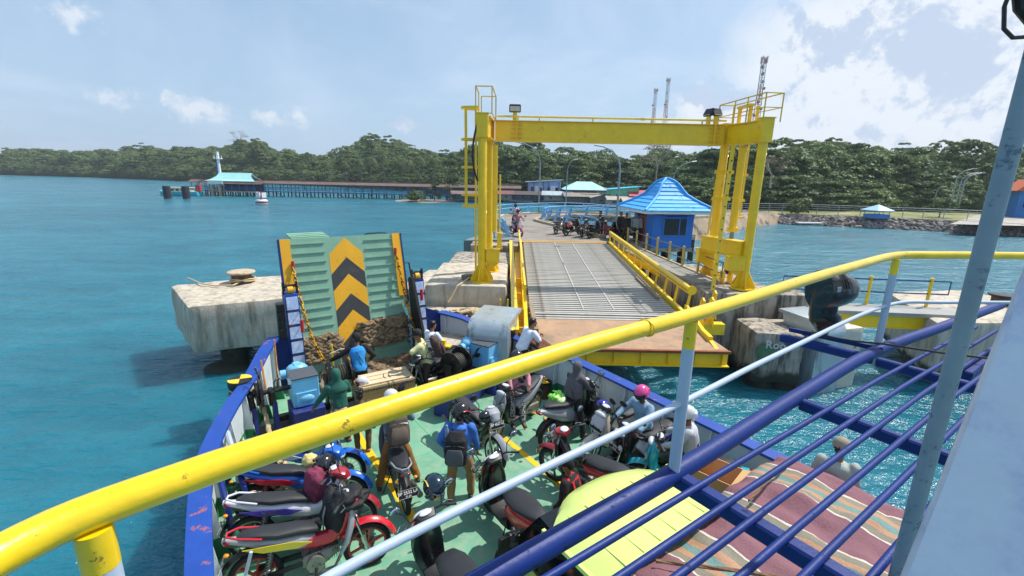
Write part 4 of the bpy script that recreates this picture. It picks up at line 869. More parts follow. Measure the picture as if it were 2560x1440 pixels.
# link span (movable bridge): local origin at its shore end, slightly falling towards the ferry
BX0, BX1, YN, YF = 0.45, 5.5, 11.45, 26.4
def bz(y): return 2.34+(y-YN)/(YF-YN)*.68
def bridge():
    t = thing('movable_bridge', 'yellow movable bridge with a slatted grey deck leading to the causeway', 'bridge', (0, YF, 0))
    o = t.location; T = lambda x, y, z: V((x, y-YF, z))
    slatm = mat('galvanised_slat', '#b5b1a8', .55, .15, .14, 2.5, .2, 30, dirt='#7d7468', damt=.25, dscale=1.2)
    dk = mat('bridge_underside', '#5b5952', .8, 0, .2, 2)
    m = MB(); m.box((0, 0, 0), (BX1-BX0-.3, .13, .08)); sm = m.mesh('slat', slatm)
    y = YN+2.1; i = 0
    while y < YF-.35:
        link('slat', sm, t, T((BX0+BX1)/2, y, bz(y)+.0)+V((0, 0, rnd.uniform(-.004, .004)))); y += .21; i += 1
    part(t, 'plating', dk, lambda m: m.add([T(BX0+.05, YN+2.0, bz(YN+2)-.06), T(BX1-.05, YN+2.0, bz(YN+2)-.06), T(BX1-.05, YF, bz(YF)-.06), T(BX0+.05, YF, bz(YF)-.06), T(BX0+.05, YN+2.0, bz(YN+2)-.12), T(BX1-.05, YN+2.0, bz(YN+2)-.12), T(BX1-.05, YF, bz(YF)-.12), T(BX0+.05, YF, bz(YF)-.12)], [(0, 1, 2, 3), (7, 6, 5, 4), (0, 4, 5, 1), (1, 5, 6, 2), (2, 6, 7, 3), (3, 7, 4, 0)]))
    for x in (2.35, 3.35): part(t, 'seam', slatm, lambda m: m.bar(T(x, YN+3, bz(YN+3)+.045), T(x, YF-.4, bz(YF)+.04), .05, .02))
    for yy in (13.95,): part(t, 'joint_strip', slatm, lambda m: m.bar(T(BX0+.1, yy, bz(yy)+.045), T(BX1-.1, yy, bz(yy)+.045), .14, .025))
    apr = mat('apron_rust_plate', '#ac8a6c', .8, 0, .14, 1.1, .3, 18, dirt='#7c7265', damt=.3, dscale=1.3, dsharp=.3)
    part(t, 'apron_plate', apr, lambda m: m.add([T(BX0+.15, YN, 2.3), T(5.8, YN, 2.3), T(5.35, YN+2.05, bz(YN+2)+.03), T(BX0+.15, YN+2.05, bz(YN+2)+.03), T(BX0+.15, YN, 2.24), T(5.8, YN, 2.24), T(5.35, YN+2.05, bz(YN+2)-.03), T(BX0+.15, YN+2.05, bz(YN+2)-.03)], [(0, 1, 2, 3), (7, 6, 5, 4), (0, 4, 5, 1), (1, 5, 6, 2), (2, 6, 7, 3), (3, 7, 4, 0)]))
    part(t, 'lip_girder', yellow, lambda m: [m.box(T(3.15, YN+.1, 2.06), (5.3, .06, .34)), m.box(T(3.15, YN+.08, 1.88), (5.3, .3, .03))]+[m.box(T(.6+i*.72, YN+.06, 2.06), (.03, .12, .34)) for i in range(8)])
    part(t, 'lip_edge', mat('rust_edge', '#8a4a26', .8, 0, .3, 4), lambda m: m.box(T(3.15, YN+.0, 2.27), (5.34, .1, .07)))
    part(t, 'shore_strip', mat('shore_strip_orange', '#cfa463', .7, 0, .12, 2, dirt='#b9854a', damt=.3, dscale=2), lambda m: [m.box(T(2.9, YF-.15, bz(YF)+.03), (4.9, .3, .03)), m.box(T(2.9, YF+.22, bz(YF)+.045), (5.1, .2, .03))])
    tb = mat('kerb_timber', '#8f7d66', .85, 0, .25, 4)
    part(t, 'kerb_timber', tb, lambda m: m.bar(T(.72, YN+.95, 2.45), T(.62, YN+3.3, 2.6), .12, .1)); part(t, 'kerb_timber', tb, lambda m: m.bar(T(5.15, YN+4.2, 2.62), T(5.1, YN+7.0, 2.75), .1, .08))
    for sg, x in ((1, BX0-.02), (-1, BX1+.02)):
        s_ = thing('x', '', '') if False else None
        gi = part(t, 'side_girder', yellow, lambda m: [m.bar(T(x, YN+.6, bz(YN)+.0), T(x, YF-.2, bz(YF)+.0), .12, .3), m.bar(T(x-sg*.16, YN+1.4, bz(YN)-.28), T(x-sg*.16, YF-.3, bz(YF)-.28), .3, .04)])
        top0 = T(x+(-.02 if sg > 0 else .12), YN+2.6, bz(YN+2.6)+.86); top1 = T(x+(-.1 if sg > 0 else .0), YF-.3, bz(YF)+.66)
        part(t, 'top_rail', yellow, lambda m: m.cyl(top0, top1, .085, n=12) if sg < 0 else m.bar(top0, top1, .07, .14)); 
        if sg < 0: part(t, 'rail_cap', yellow, lambda m: m.cyl(top0-V((0, .02, 0)), top0-V((0, .05, 0)), .15, n=16)); part(t, 'inner_chord', yellow, lambda m: m.bar(top0-V((0, -.1, .1)), top1-V((0, 0, .1)), .17, .05))
        n_ = 12
        for i in range(n_):
            f = i/(n_-1); a = top0.lerp(top1, f); b = V((x, a.y, bz(a.y+YF)+.12)); part(t, 'post', yellow, lambda m: m.bar(b, a, .07, .05, up=(0, 1, 0)))
        part(t, 'nose_plate', yellow, lambda m: m.add([T(x-.05, YN+.1, 2.3), T(x-.05, YN+2.6, 2.48), T(x-.05, YN+2.6, 2.86), T(x-.05, YN+.9, 2.46), T(x+.05, YN+.1, 2.3), T(x+.05, YN+2.6, 2.48), T(x+.05, YN+2.6, 2.86), T(x+.05, YN+.9, 2.46)], [(0, 1, 2, 3), (7, 6, 5, 4), (0, 4, 5, 1), (1, 5, 6, 2), (2, 6, 7, 3), (3, 7, 4, 0)]))
    # outer web of the left girder and its brackets
    part(t, 'outer_web', yellow, lambda m: [m.bar(T(.12, YN+.7, 2.32), T(-.1, YF-.6, 2.95), .05, .42), m.bar(T(.12, YN+.7, 2.54), T(-.1, YF-.6, 3.17), .2, .03)])
    for yy in (12.6, 14.2, 16.0, 18.0): part(t, 'bracket', yellow, lambda m: m.box(T(.28, yy, bz(yy)-.1), (.36, .05, .36)))
    part(t, 'guide_plate', yellow, lambda m: [m.box(T(-.22, 13.2, 2.0), (.28, .1, 1.0)), m.box(T(-.35, 13.7, 2.55), (.04, .06, .9)), m.box(T(-.12, 13.7, 2.55), (.04, .06, .9))])
    for x, y in ((5.95, 13.9), (6.28, 14.0), (6.75, 14.9)): part(t, 'lifting_lug', yellow, lambda m: [m.prism([(-.28, -.55), (.28, -.55), (.12, .3), (.0, .38), (-.1, .3)], T(x, y, 2.75), (0, 1, 0), (0, 0, 1), .05), m.cyl(T(x-.03, y, 2.98), T(x+.09, y, 2.98), .07, n=10)])
    part(t, 'pivot_beam', yellow, lambda m: m.box(T(6.1, 14.0, 2.1), (1.3, .3, .35)))
bridge()

# gantry
YF_, YR = 16.75, 18.35
def gantry():
    t = thing('lifting_gantry', 'tall yellow portal gantry straddling the movable bridge', 'gantry', (0, YR, 0)); T = lambda x, y, z: V((x, y-YR, z))
    CL = [(-1.13, YF_), (-.98, YR+.35)]; CR = [(8.46, 16.45), (8.05, 18.45)]
    for x, y in CL+CR:
        r = .155
        c = part(t, 'column', yellow, lambda m: m.cyl(T(x, y, 2.86), T(x, y, 8.02), r, n=20))
        part(c, 'weld_seam', yellow, lambda m: m.tube([T(x+math.cos(a)*(r+.002), y+math.sin(a)*(r+.002), 3.2+a*.118) for a in np.linspace(0, 40, 220)], .007, 4))
        part(c, 'base_plate', yellow, lambda m: m.cyl(T(x, y, 2.84), T(x, y, 2.9), .43, n=20))
        part(c, 'base_gusset', yellow, lambda m: [m.prism([(r-.02, .05), (.42, .05), (.42, .13), (r, .62), (r-.02, .62)], T(x, y, 2.86)-V((math.cos(a), math.sin(a), 0))*0, (math.cos(a), math.sin(a), 0), (0, 0, 1), .03) for a in [k*math.pi/3+.3 for k in range(6)]])
        part(t, 'cap_box', yellow, lambda m: [m.box(T(x, y, 8.37), (.38, .38, .74)), m.box(T(x, y, 8.76), (.44, .44, .03)), m.box(T(x, y, 7.99), (.44, .44, .03))])
    def beam(a, b, z0, z1, w=.34):
        def f(m):
            zc_ = (z0+z1)/2
            m.bar(a+V((0, 0, zc_)), b+V((0, 0, zc_)), w*.9, z1-z0-.04); m.bar(a+V((0, 0, z1)), b+V((0, 0, z1)), w+.14, .03); m.bar(a+V((0, 0, z0)), b+V((0, 0, z0)), w+.14, .03)
        return f
    part(t, 'cross_beam', yellow, beam(T(-.75, YR, 0), T(7.85, YR, 0), 7.98, 8.7))
    part(t, 'side_beam', yellow, beam(T(-1.07, 17.0, 0), T(-1.02, 18.5, 0), 8.0, 8.7, .3)); part(t, 'side_beam', yellow, beam(T(8.42, 16.7, 0), T(8.08, 18.2, 0), 7.98, 8.68, .3))
    for x in (-.05, 7.35):
        part(t, 'splice_plate', yellow, lambda m: m.box(T(x+.12, YR, 8.34), (.05, .5, .8)))
        for z in (8.12, 8.28, 8.44, 8.58): part(t, 'splice_bolt_row', yellow, lambda m: m.box(T(x+.12, YR-.2, z), (.42, .06, .02)))
    pipe = mat('pale_yellow_pipe', '#e3cf6c', .4)
    part(t, 'pipe', pipe, lambda m: [m.cyl(T(-.7, YR-.1, 8.86), T(7.9, YR-.1, 8.86), .04, n=8), [m.box(T(x, YR-.1, 8.78), (.05, .06, .14)) for x in (.1, .9, 2.9, 5.1, 7.0)], m.cyl(T(4.72, YR-.1, 8.86), T(4.85, YR-.1, 8.86), .06, n=8)])
    thin_ = mat('thin_yellow_rail', '#d9b92a', .45)
    def rails(pts, h, mids=(.5,), r=.022):
        def f(m):
            for a, b in zip(pts, pts[1:]):
                m.cyl(a+V((0, 0, h)), b+V((0, 0, h)), r, n=6)
                for k in mids: m.cyl(a+V((0, 0, h*k)), b+V((0, 0, h*k)), r*.8, n=6)
            for p in pts: m.cyl(p, p+V((0, 0, h)), r, n=6)
        return f
    part(t, 'guard_rail', thin_, rails([T(-1.35, 17.9, 8.75), T(-1.35, 16.55, 8.75), T(-.8, 16.55, 8.75), T(-.75, 18.6, 8.75)], .85, (.0,)))
    part(t, 'guard_rail', thin_, rails([T(-1.3, 18.6, 8.75), T(-.75, 18.6, 8.75)], .85, (.1,)))
    part(t, 'guard_rail', thin_, rails([T(7.95, 19.1, 8.62), T(8.05, 18.0, 8.62), T(8.12, 17.2, 8.62), T(8.22, 16.2, 8.62), T(8.82, 16.25, 8.62), T(8.6, 18.2, 8.62), T(8.5, 19.1, 8.62), T(7.95, 19.1, 8.62)], .9))
    part(t, 'sheave_frame', yellow, lambda m: [m.box(T(8.25, 17.2, 8.95), (.1, .1, .6)), m.box(T(8.2, 17.9, 8.95), (.1, .1, .6)), m.box(T(8.22, 17.55, 9.27), (.2, .9, .08)), m.box(T(8.5, 17.2, 8.95), (.08, .08, .6))])
    # caged ladder on the left
    def cage(m):
        m.bar(T(-1.78, 17.5, 5.55), T(-1.78, 17.5, 9.1), .1, .03, up=(0, 1, 0)); m.bar(T(-1.42, 17.35, 3.2), T(-1.42, 17.35, 9.1), .05, .04, up=(0, 1, 0)); m.bar(T(-1.42, 17.7, 3.2), T(-1.42, 17.7, 9.1), .05, .04, up=(0, 1, 0))
    part(t, 'ladder_stile', yellow, cage)
    for z in (9.03, 7.95, 6.98, 5.98, 5.57):
        part(t, 'ladder_hoop', yellow, lambda m: m.loft([[T(-1.44, 17.52, z)+V((.52*math.cos(a), .33*math.sin(a), dz)) for dz in (-.04, .04)]+[T(-1.44, 17.52, z)+V((.49*math.cos(a), .30*math.sin(a), dz)) for dz in (.04, -.04)] for a in np.linspace(1.3, 5.0, 10)]))
    part(t, 'ladder_rung', yellow, lambda m: [m.cyl(T(-1.42, 17.35, 3.4+k*.3), T(-1.42, 17.7, 3.4+k*.3), .014, n=5) for k in range(18)])
    for a, b, c_ in (((-1.3, 16.6, 8.4), (-1.62, 16.5, 7.3), (-1.28, 16.6, 6.5)), ((-.75, 18.3, 6.4), (-.5, 18.2, 6.7), (-.72, 18.2, 6.2))):
        part(t, 'hydraulic_hose', black, lambda m: m.tube([(T(*a)*(1-s)**2+T(*b)*2*s*(1-s)*1.0+T(*c_)*s*s) for s in np.linspace(0, 1, 14)], .035, 7))
    # brackets, cross box, cylinder, straps on the right
    def boxy(c, d, **k): part(t, k.get('n', 'bracket'), yellow, lambda m: [m.box(c, d), m.box(c+V((0, 0, d[2]/2)), (d[0]+.08, d[1]+.08, .02)), m.box(c-V((0, 0, d[2]/2)), (d[0]+.08, d[1]+.08, .02))])
    rr = Matrix.Rotation(R(-64), 3, 'Z')
    part(t, 'cross_box', yellow, lambda m: [m.bar(T(7.55, 18.15, 4.28), T(8.3, 16.5, 4.28), .3, .52), m.bar(T(7.5, 18.2, 4.56), T(8.32, 16.45, 4.56), .42, .03), m.bar(T(7.5, 18.2, 4.0), T(8.32, 16.45, 4.0), .42, .03)]+[m.bar(T(7.5, 18.2, 4.28).lerp(T(8.2, 16.6, 4.28), k/6)-V((.17, .08, 0)), T(7.5, 18.2, 4.28).lerp(T(8.2, 16.6, 4.28), k/6)-V((.17, .08, -.001)), .03, .5) for k in ()])
    boxy(T(7.68, 18.2, 3.8), (.62, .3, .5)); boxy(T(8.06, 16.45, 3.8), (.62, .3, .5))
    for x, y in ((7.72, 18.2), (8.1, 16.45)): part(t, 'bracket_gusset', yellow, lambda m: m.prism([(-.3, 0), (.3, 0), (.3, -.35)], T(x, y, 3.54), (1, 0, 0), (0, 0, 1), .04))
    boxy(T(-.72, 16.75, 3.85), (.46, .3, .48)); part(t, 'bracket_gusset', yellow, lambda m: m.prism([(-.25, 0), (.25, 0), (-.25, -.4)], T(-.7, 16.75, 3.6), (1, 0, 0), (0, 0, 1), .04))
    boxy(T(-.5, 16.9, 4.38), (.16, .24, .55), n='rod_box'); part(t, 'marker_rod', yellow, lambda m: m.cyl(T(-.5, 16.9, 4.65), T(-.5, 16.9, 6.75), .028, n=8))
    cy_ = part(t, 'lift_cylinder', yellow, lambda m: [m.cyl(T(8.26, 17.4, 4.85), T(8.26, 17.4, 7.75), .135, n=18), m.cyl(T(8.26, 17.4, 4.82), T(8.26, 17.4, 4.98), .2, n=18), m.sph(T(8.26, 17.4, 7.78), .16)])
    part(t, 'piston_rod', steel, lambda m: m.cyl(T(8.26, 17.4, 3.3), T(8.26, 17.4, 4.85), .075, n=12)); part(t, 'piston_gaiter', navy, lambda m: m.cyl(T(8.24, 17.4, 3.2), T(8.25, 17.4, 3.95), .085, n=12)); part(t, 'rod_foot', yellow, lambda m: [m.box(T(8.1, 17.4, 3.05), (.08, .3, .5)), m.box(T(8.4, 17.4, 3.05), (.08, .3, .5))])
    cl2 = part(t, 'lift_cylinder', yellow, lambda m: m.cyl(T(-.72, 17.9, 4.6), T(-.72, 17.9, 7.8), .1, n=14))
    st = part(t, 'perforated_strap', yellow, lambda m: m.bar(T(7.85, 17.3, 7.9), T(7.22, 16.1, 2.7), .14, .03, up=(0, 1, 0)))
    part(st, 'strap_hole', black, lambda m: [m.cyl(T(7.85, 17.3, 7.9).lerp(T(7.22, 16.1, 2.7), f)-V((.0, .03, 0)), T(7.85, 17.3, 7.9).lerp(T(7.22, 16.1, 2.7), f)-V((.0, .024, 0)), .028, n=8) for f in np.linspace(.1, .95, 12)])
    for dx in (0, .22, .42): part(t, 'guide_strap', yellow, lambda m: m.bar(T(7.75+dx, 18.0, 8.0), T(7.6+dx, 18.0, 4.6), .06, .04, up=(0, 1, 0)))
    for z in (7.0, 6.0): part(t, 'strap_tie', yellow, lambda m: m.box(T(7.95, 18.0, z), (.7, .08, .12)))
    part(t, 'rear_ladder', yellow, lambda m: [m.bar(T(8.52, 18.0, 8.0), T(8.52, 18.0, 5.3), .06, .04, up=(0, 1, 0)), m.bar(T(8.85, 18.2, 8.0), T(8.85, 18.2, 5.3), .06, .04, up=(0, 1, 0)), m.box(T(8.7, 18.1, 5.3), (.4, .3, .06)), m.box(T(8.7, 18.1, 6.9), (.4, .1, .1)), m.box(T(8.7, 18.1, 5.95), (.4, .1, .1))])
gantry()
def flood(p, rz, label, tilt=.35):
    t = thing('floodlight', label, 'floodlight', p, rz, 'floodlights on the gantry beam')
    rt = Matrix.Rotation(-tilt, 3, 'X')
    part(t, 'bracket', yellow, lambda m: m.box((0, 0, .16), (.16, .08, .4))); part(t, 'housing', black, lambda m: m.box((0, 0, .46), (.44, .12, .3), rt, .03))
    part(t, 'lens', mat('lamp_lens', '#b9b29a', .3), lambda m: m.box((0, -.065, .44), (.36, .012, .2), rt)); return t
flood((-.02, YR, 8.7), 0, 'square floodlight near the left end of the gantry beam'); flood((7.52, YR-.05, 8.7), R(22), 'pale faced floodlight at the right end of the gantry beam', .5)
flood((7.28, YR+.05, 8.7), R(-70), 'dark backed floodlight turned away at the right end of the gantry beam', .5)

# causeway, kerbs, railings
CZ = 3.05
ctr = [(2.9, 26.45), (2.6, 29), (1.7, 33), (.7, 36.5), (.35, 39.5), (1.2, 42.6), (3.6, 45.2), (7.2, 46.9), (12, 49.2), (18, 54.0), (24.5, 61), (32, 70), (42, 78)]
def cz(i): return CZ if i < 8 else CZ-(i-7)*.3
def smooth(P, k=4):
    out_ = []
    n = len(P)
    for i in range(n-1):
        p0, p1, p2, p3 = P[max(i-1, 0)], P[i], P[i+1], P[min(i+2, n-1)]
        for j in range(k):
            s = j/k; out_.append(.5*((2*p1)+(-p0+p2)*s+(2*p0-5*p1+4*p2-p3)*s*s+(-p0+3*p1-3*p2+p3)*s**3))
    return out_+[P[-1]]
C3 = smooth([V((x, y, cz(i))) for i, (x, y) in enumerate(ctr)], 4)
HW = [2.9 if i < 4 else (2.9-(i-4)*.09 if i < 16 else 1.9) for i in range(len(C3))]
HW = [max(1.7, h) for h in HW]
def side(i, k, dz=0.0):
    d = (C3[min(i+1, len(C3)-1)]-C3[max(i-1, 0)]); d.z = 0; d.normalize(); return C3[i]+V((d.y, -d.x, 0))*k+V((0, 0, dz))
def ribbon(name, m, k0, k1, dz, i0=0, i1=None, thick=.25):
    mb = MB(); i1 = i1 or len(C3); rings = []
    for i in range(i0, i1):
        a = side(i, HW[i]*k0[0]+k0[1], dz); b = side(i, HW[i]*k1[0]+k1[1], dz); rings.append([a, b, b-V((0, 0, thick)), a-V((0, 0, thick))])
    mb.loft(rings); return mb.build(name, m)
asph = mat('causeway_road', '#8d857c', .9, 0, .12, .9, .3, 20, dirt='#6d6258', damt=.3, dscale=.6, dsharp=.3)
tag(ribbon('causeway_road', asph, (-1, 0), (1, 0), 0, thick=.45), kind='structure')
kerbm = mat('kerb_tan', '#a89880', .9, 0, .2, 2)
tag(ribbon('kerb', kerbm, (-1, -.12), (-1, .14), .16, 3, thick=.2), kind='structure'); tag(ribbon('kerb', kerbm, (1, -.5), (1, .2), .17, 3, 40, thick=.22), kind='structure')
for i in range(6, len(C3)-1, 2):
    o = MB().bar(side(i, -HW[i]+.0, .17), side(i+1, -HW[i+1]+.0, .17), .22, .06).build('painted_kerbstone', mat('kerb_white', '#d8d6cc', .8) if i % 4 else mat('kerb_black', '#2c2c2c', .8)); tag(o, kind='structure')
tag(MB().box((-1.0, 25.6, 2.7), (2.6, 1.6, .6)).build('abutment', concrete), kind='structure')
for i in range(2, 36, 3):
    for k in (-1, 1):
        p = side(i, HW[i]*.8*k); tag(MB().cyl((0, 0, -1.5), (0, 0, p.z-.4), .28, n=10).build('pile', pilem, loc=(p.x, p.y, 0)), 'round pile under the curving causeway', 'pile', 'piles under the causeway')
emst = mat('embankment_stone', '#a8937c')
_er = []
for i in range(34, len(C3)):
    a = side(i, HW[i]+.15, -.02); b = side(i, HW[i]+1.6, 0); b.z = -.6; c_ = side(i, HW[i]+.9, 0); c_.z = C3[i].z*.45; _er.append([side(i, -HW[i], -.3), a, c_, b, side(i, -HW[i]-1.5, 0)-V((0, 0, C3[i].z+.6))])
tag(MB().loft(_er).build('causeway_embankment', emst), kind='structure')
def causeway_rail(sd, i0, i1, label, step=2, lean=.28):
    p0 = side(i0, sd*(HW[i0]+.05)); t = thing('causeway_railing', label, 'railing', p0); idx = list(range(i0, i1, step)); tops = []
    for i in idx:
        b = side(i, sd*(HW[i]+.1), .1)-p0; tp = side(i, sd*(HW[i]+.1+lean), 1.05)-p0; tops.append((b, tp))
        part(t, 'post', paleblue, lambda m: [m.bar(b, b.lerp(tp, .72), .2, .16, up=(0, 1, 0)), m.bar(b.lerp(tp, .68), tp, .12, .1, up=(0, 1, 0))])
    for f in (.97, .62): part(t, 'rail', paleblue, lambda m: m.tube([b.lerp(tp, f) for b, tp in tops], .04, 6))
causeway_rail(-1, 3, 40, 'light blue railing with leaning posts along the outer side of the causeway bend'); causeway_rail(1, 5, 38, 'light blue railing with leaning posts along the inner side of the causeway bend')
tag(MB().add([(-2.9, 27.0, 2.95), (-1.0, 30.5, 3.3), (.1, 27.2, 3.1), (-.2, 26.6, 3.1), (-2.9, 27.0, 2.3), (-1.0, 30.5, 2.5), (.1, 27.2, 2.5), (-.2, 26.6, 2.4)], [(0, 1, 2, 3), (7, 6, 5, 4), (0, 4, 5, 1), (1, 5, 6, 2), (2, 6, 7, 3), (3, 7, 4, 0)]).build('parapet_wing', mat('parapet_grey', '#6f7c7c', .85, 0, .2, 1), ), 'dark grey splayed parapet wall where the causeway meets the bridge', 'parapet')
# crossing low parapets and beams seen through the railings (harbour basin behind the hut)
for i, (a, b, z) in enumerate((((7.5, 40.5), (13, 41.5), 1.7), ((9, 43.2), (15, 44), 1.75), ((6.0, 38.0), (15, 38.5), 2.2))):
    tag(MB().bar((a[0], a[1], z), (b[0], b[1], z-.2), .9 if i else .5, .3).build('basin_wall', concrete2), ['near pale concrete beam crossing the basin behind the parked motorcycles', 'far pale concrete beam crossing the basin behind the parked motorcycles', 'short concrete beam behind the parked motorcycles'][i], 'concrete beam')
    for k in range(5):
        p = V((*a, 0)).lerp(V((*b, 0)), k/4); tag(MB().cyl((0, 0, -1.5), (0, 0, z), .25, n=8).build('pile', pilem, loc=p), 'pile under the concrete beams of the basin', 'pile', 'piles of the basin beams')

# parking apron next to the hut and the side walkway
tag(MB().add([(5.6, 26.45, 3.03), (7.5, 26.2, 3.03), (10.3, 29.6, 3.03), (8.2, 33.5, 3.03), (3.2, 33.5, 3.03), (5.6, 26.45, 2.6), (7.5, 26.2, 2.6), (10.3, 29.6, 2.6), (8.2, 33.5, 2.6), (3.2, 33.5, 2.6)], [(0, 1, 2, 3, 4), (9, 8, 7, 6, 5)]+[(i, (i+1) % 5+0, (i+1) % 5+5, i+5) for i in range(5)]).build('parking_apron', asph), kind='structure')
def walkway():
    A, B = V((6.1, 26.5, 2.98)), V((7.35, 17.0, 2.86)); t = thing('side_walkway', 'narrow grey walkway beside the bridge running from the hut to the right pier', 'walkway', A)
    d = (B-A); n = V((-d.y, d.x, 0)).normalized(); n = n if n.x > 0 else -n; z = V((0, 0, 0))
    part(t, 'deck', mat('walkway_grey', '#8f8c84', .85, 0, .12, 1.5, dirt='#6d685f', damt=.3, dscale=1.5), lambda m: m.bar(z, d, 1.0, .14)); part(t, 'kerb', concrete2, lambda m: m.bar(n*.5+V((0, 0, .08)), d+n*.5+V((0, 0, .08)), .1, .1))
    part(t, 'girder', yellow, lambda m: m.bar(-n*.4-V((0, 0, .25)), d-n*.4-V((0, 0, .25)), .1, .35))
    pm = mat('faded_yellow_post', '#b8a656', .6, 0, .15, 5, dirt='#8a8060', damt=.3, dscale=8)
    for i in range(8): p = d*(i/7.3+.02)+n*.46; part(t, 'post', pm, lambda m: [m.cyl(p, p+V((0, 0, .92)), .055, n=8), m.sph(p+V((0, 0, .94)), .065, nu=8, nv=5)])
    rp = mat('handrail_grey', '#5d6670', .5); part(t, 'rail', rp, lambda m: [m.tube([n*.46+d*.02+V((0, 0, h)), d*1.02+n*.46+V((0, 0, h))], .022, 6) for h in (.45, .86)]+[m.cyl(d*1.02+n*.46+V((0, 0, .3)), d*1.02+n*.46+V((0, 0, .86)), .022, n=6)])
    part(t, 'support_pile', pilem, lambda m: m.cyl(d*.35-V((0, 0, 4.4)), d*.35-V((0, 0, .1)), .3, n=10)); part(t, 'support_pile', pilem, lambda m: m.cyl(d*.7-V((0, 0, 4.4)), d*.7-V((0, 0, .1)), .3, n=10))
walkway()
def hut():
    t = thing('control_hut', 'bright blue control hut with a flared blue tiled roof over the water', 'hut', (7.75, 25.7, 0), R(7))
    bl = mat('hut_blue', '#2f78d4', .6, 0, .08, 2, .2, 25, dirt='#1c4f96', damt=.15, dscale=3); W2, D2 = 2.35, 2.7; z0, z1 = 2.92, 5.1
    def wall(m):
        m.box((W2*.5, -.0, (z0+3.78)/2), (W2, .12, 3.78-z0)); m.box((.3, 0, (3.78+4.75)/2), (.6, .12, .97)); m.box((W2-.2, 0, (3.78+4.75)/2), (.4, .12, .97)); m.box((W2*.5, 0, (4.97+z1)/2), (W2, .12, z1-4.97))
        m.box((W2-.06, D2/2+.03, (z0+z1)/2), (.12, D2-.06, z1-z0)); m.box((.06, .5, (z0+z1)/2), (.12, .88, z1-z0)); m.box((.06, D2-.35, (z0+z1)/2), (.12, .8, z1-z0)); m.box((.06, 1.45, 5.0), (.12, 1.1, .25)); m.box((W2/2, D2+.03, (z0+z1)/2), (W2, .12, z1-z0))
    part(t, 'wall', bl, wall); part(t, 'floor_slab', concrete, lambda m: m.box((W2/2, D2/2, z0-.1), (W2+.1, D2+.2, .2)))
    for x in (.4, 2.0):
        for y in (.3, 2.4): part(t, 'stilt', pilem, lambda m: m.cyl((x, y, -1.5), (x, y, z0-.15), .22, n=10))
    fr = mat('window_trim_blue', '#3a7fd6', .5)
    wf = part(t, 'window', fr, lambda m: [m.box((1.27, -.07, z), (1.4, .08, .05)) for z in (3.62, 4.6, 4.96)]+[m.box((x, -.07, 4.3), (.05, .08, 1.36)) for x in (.6, 1.95)]+[m.box((1.52, -.07, 4.1), (.05, .08, 1.0))]); part(wf, 'pane', darkglass, lambda m: m.box((1.06, -.066, 4.1), (.88, .02, .96))); part(wf, 'pane', darkglass, lambda m: m.box((1.74, -.066, 4.1), (.38, .02, .96)))
    for k in range(5): part(wf, 'louvre', fr, lambda m: m.box((1.27, -.08, 4.66+k*.065), (1.32, .09, .018), Matrix.Rotation(.5, 3, 'X')))
    dm = mat('red_brown_door', '#8e4a3c', .6, 0, .12, 4); part(t, 'door', dm, lambda m: [m.box((.05, 1.25, z0+.85), (.06, .48, 1.7)), m.box((.05, 1.75, z0+.85), (.06, .48, 1.7))]); 
    for k in range(4): part(t, 'door_louvre', dm, lambda m: m.box((.03, 1.5, z0+1.78+k*.08), (.08, 1.0, .03), Matrix.Rotation(.5, 3, 'Y')))
    rfm = mat('roof_tile_blue', '#46a9ee', .55, 0, .06, 3, .2, 30, dirt='#2f8bd0', damt=.25, dscale=2)
    prof = [(1.0, 0), (.86, .17), (.70, .36), (.56, .55), (.42, .78), (.345, 1.0), (.28, 1.22), (.21, 1.42), (.12, 1.56), (.01, 1.68)]
    cx_, cy_ = W2/2, D2/2; hx, hy = W2/2+.84, D2/2+.84
    def q(k, h, dz=0): return [V((cx_+sx*hx*k, cy_+sy*hy*k, z1-.08+h+dz)) for sx, sy in ((-1, -1), (1, -1), (1, 1), (-1, 1))]
    for i in range(len(prof)-1):
        (k0, h0), (k1, h1) = prof[i], prof[i+1]; nsub = 1
        a, b = q(k0+.012, h0, .035), q(k1, h1, .0); a2, b2 = q(k0+.012, h0, -.02), q(k1, h1, -.03)
        for j in range(4):
            e = (j+1) % 4; part(t, 'roof_course', rfm, lambda m: m.add([a[j], a[e], b[e], b[j], a2[j], a2[e], b2[e], b2[j]], [(0, 1, 2, 3), (7, 6, 5, 4), (0, 4, 5, 1), (1, 5, 6, 2), (2, 6, 7, 3), (3, 7, 4, 0)]), 20)
    for j in range(4): part(t, 'roof_ridge', rfm, lambda m: m.tube([q(k+.01, h, .05)[j] for k, h in prof], .07, 7))
    part(t, 'fascia', mat('fascia_white', '#c9d6dc', .5), lambda m: [m.bar(q(.985, 0, -.09)[j], q(.985, 0, -.09)[(j+1) % 4], .04, .14) for j in range(4)]); part(t, 'soffit', fr, lambda m: m.box((cx_, cy_, z1-.1), (hx*1.9, hy*1.9, .03)))
    g_ = random.Random(1)
    for i in range(9):                                               # corrugation ribs on the front courses
        pass
hut()
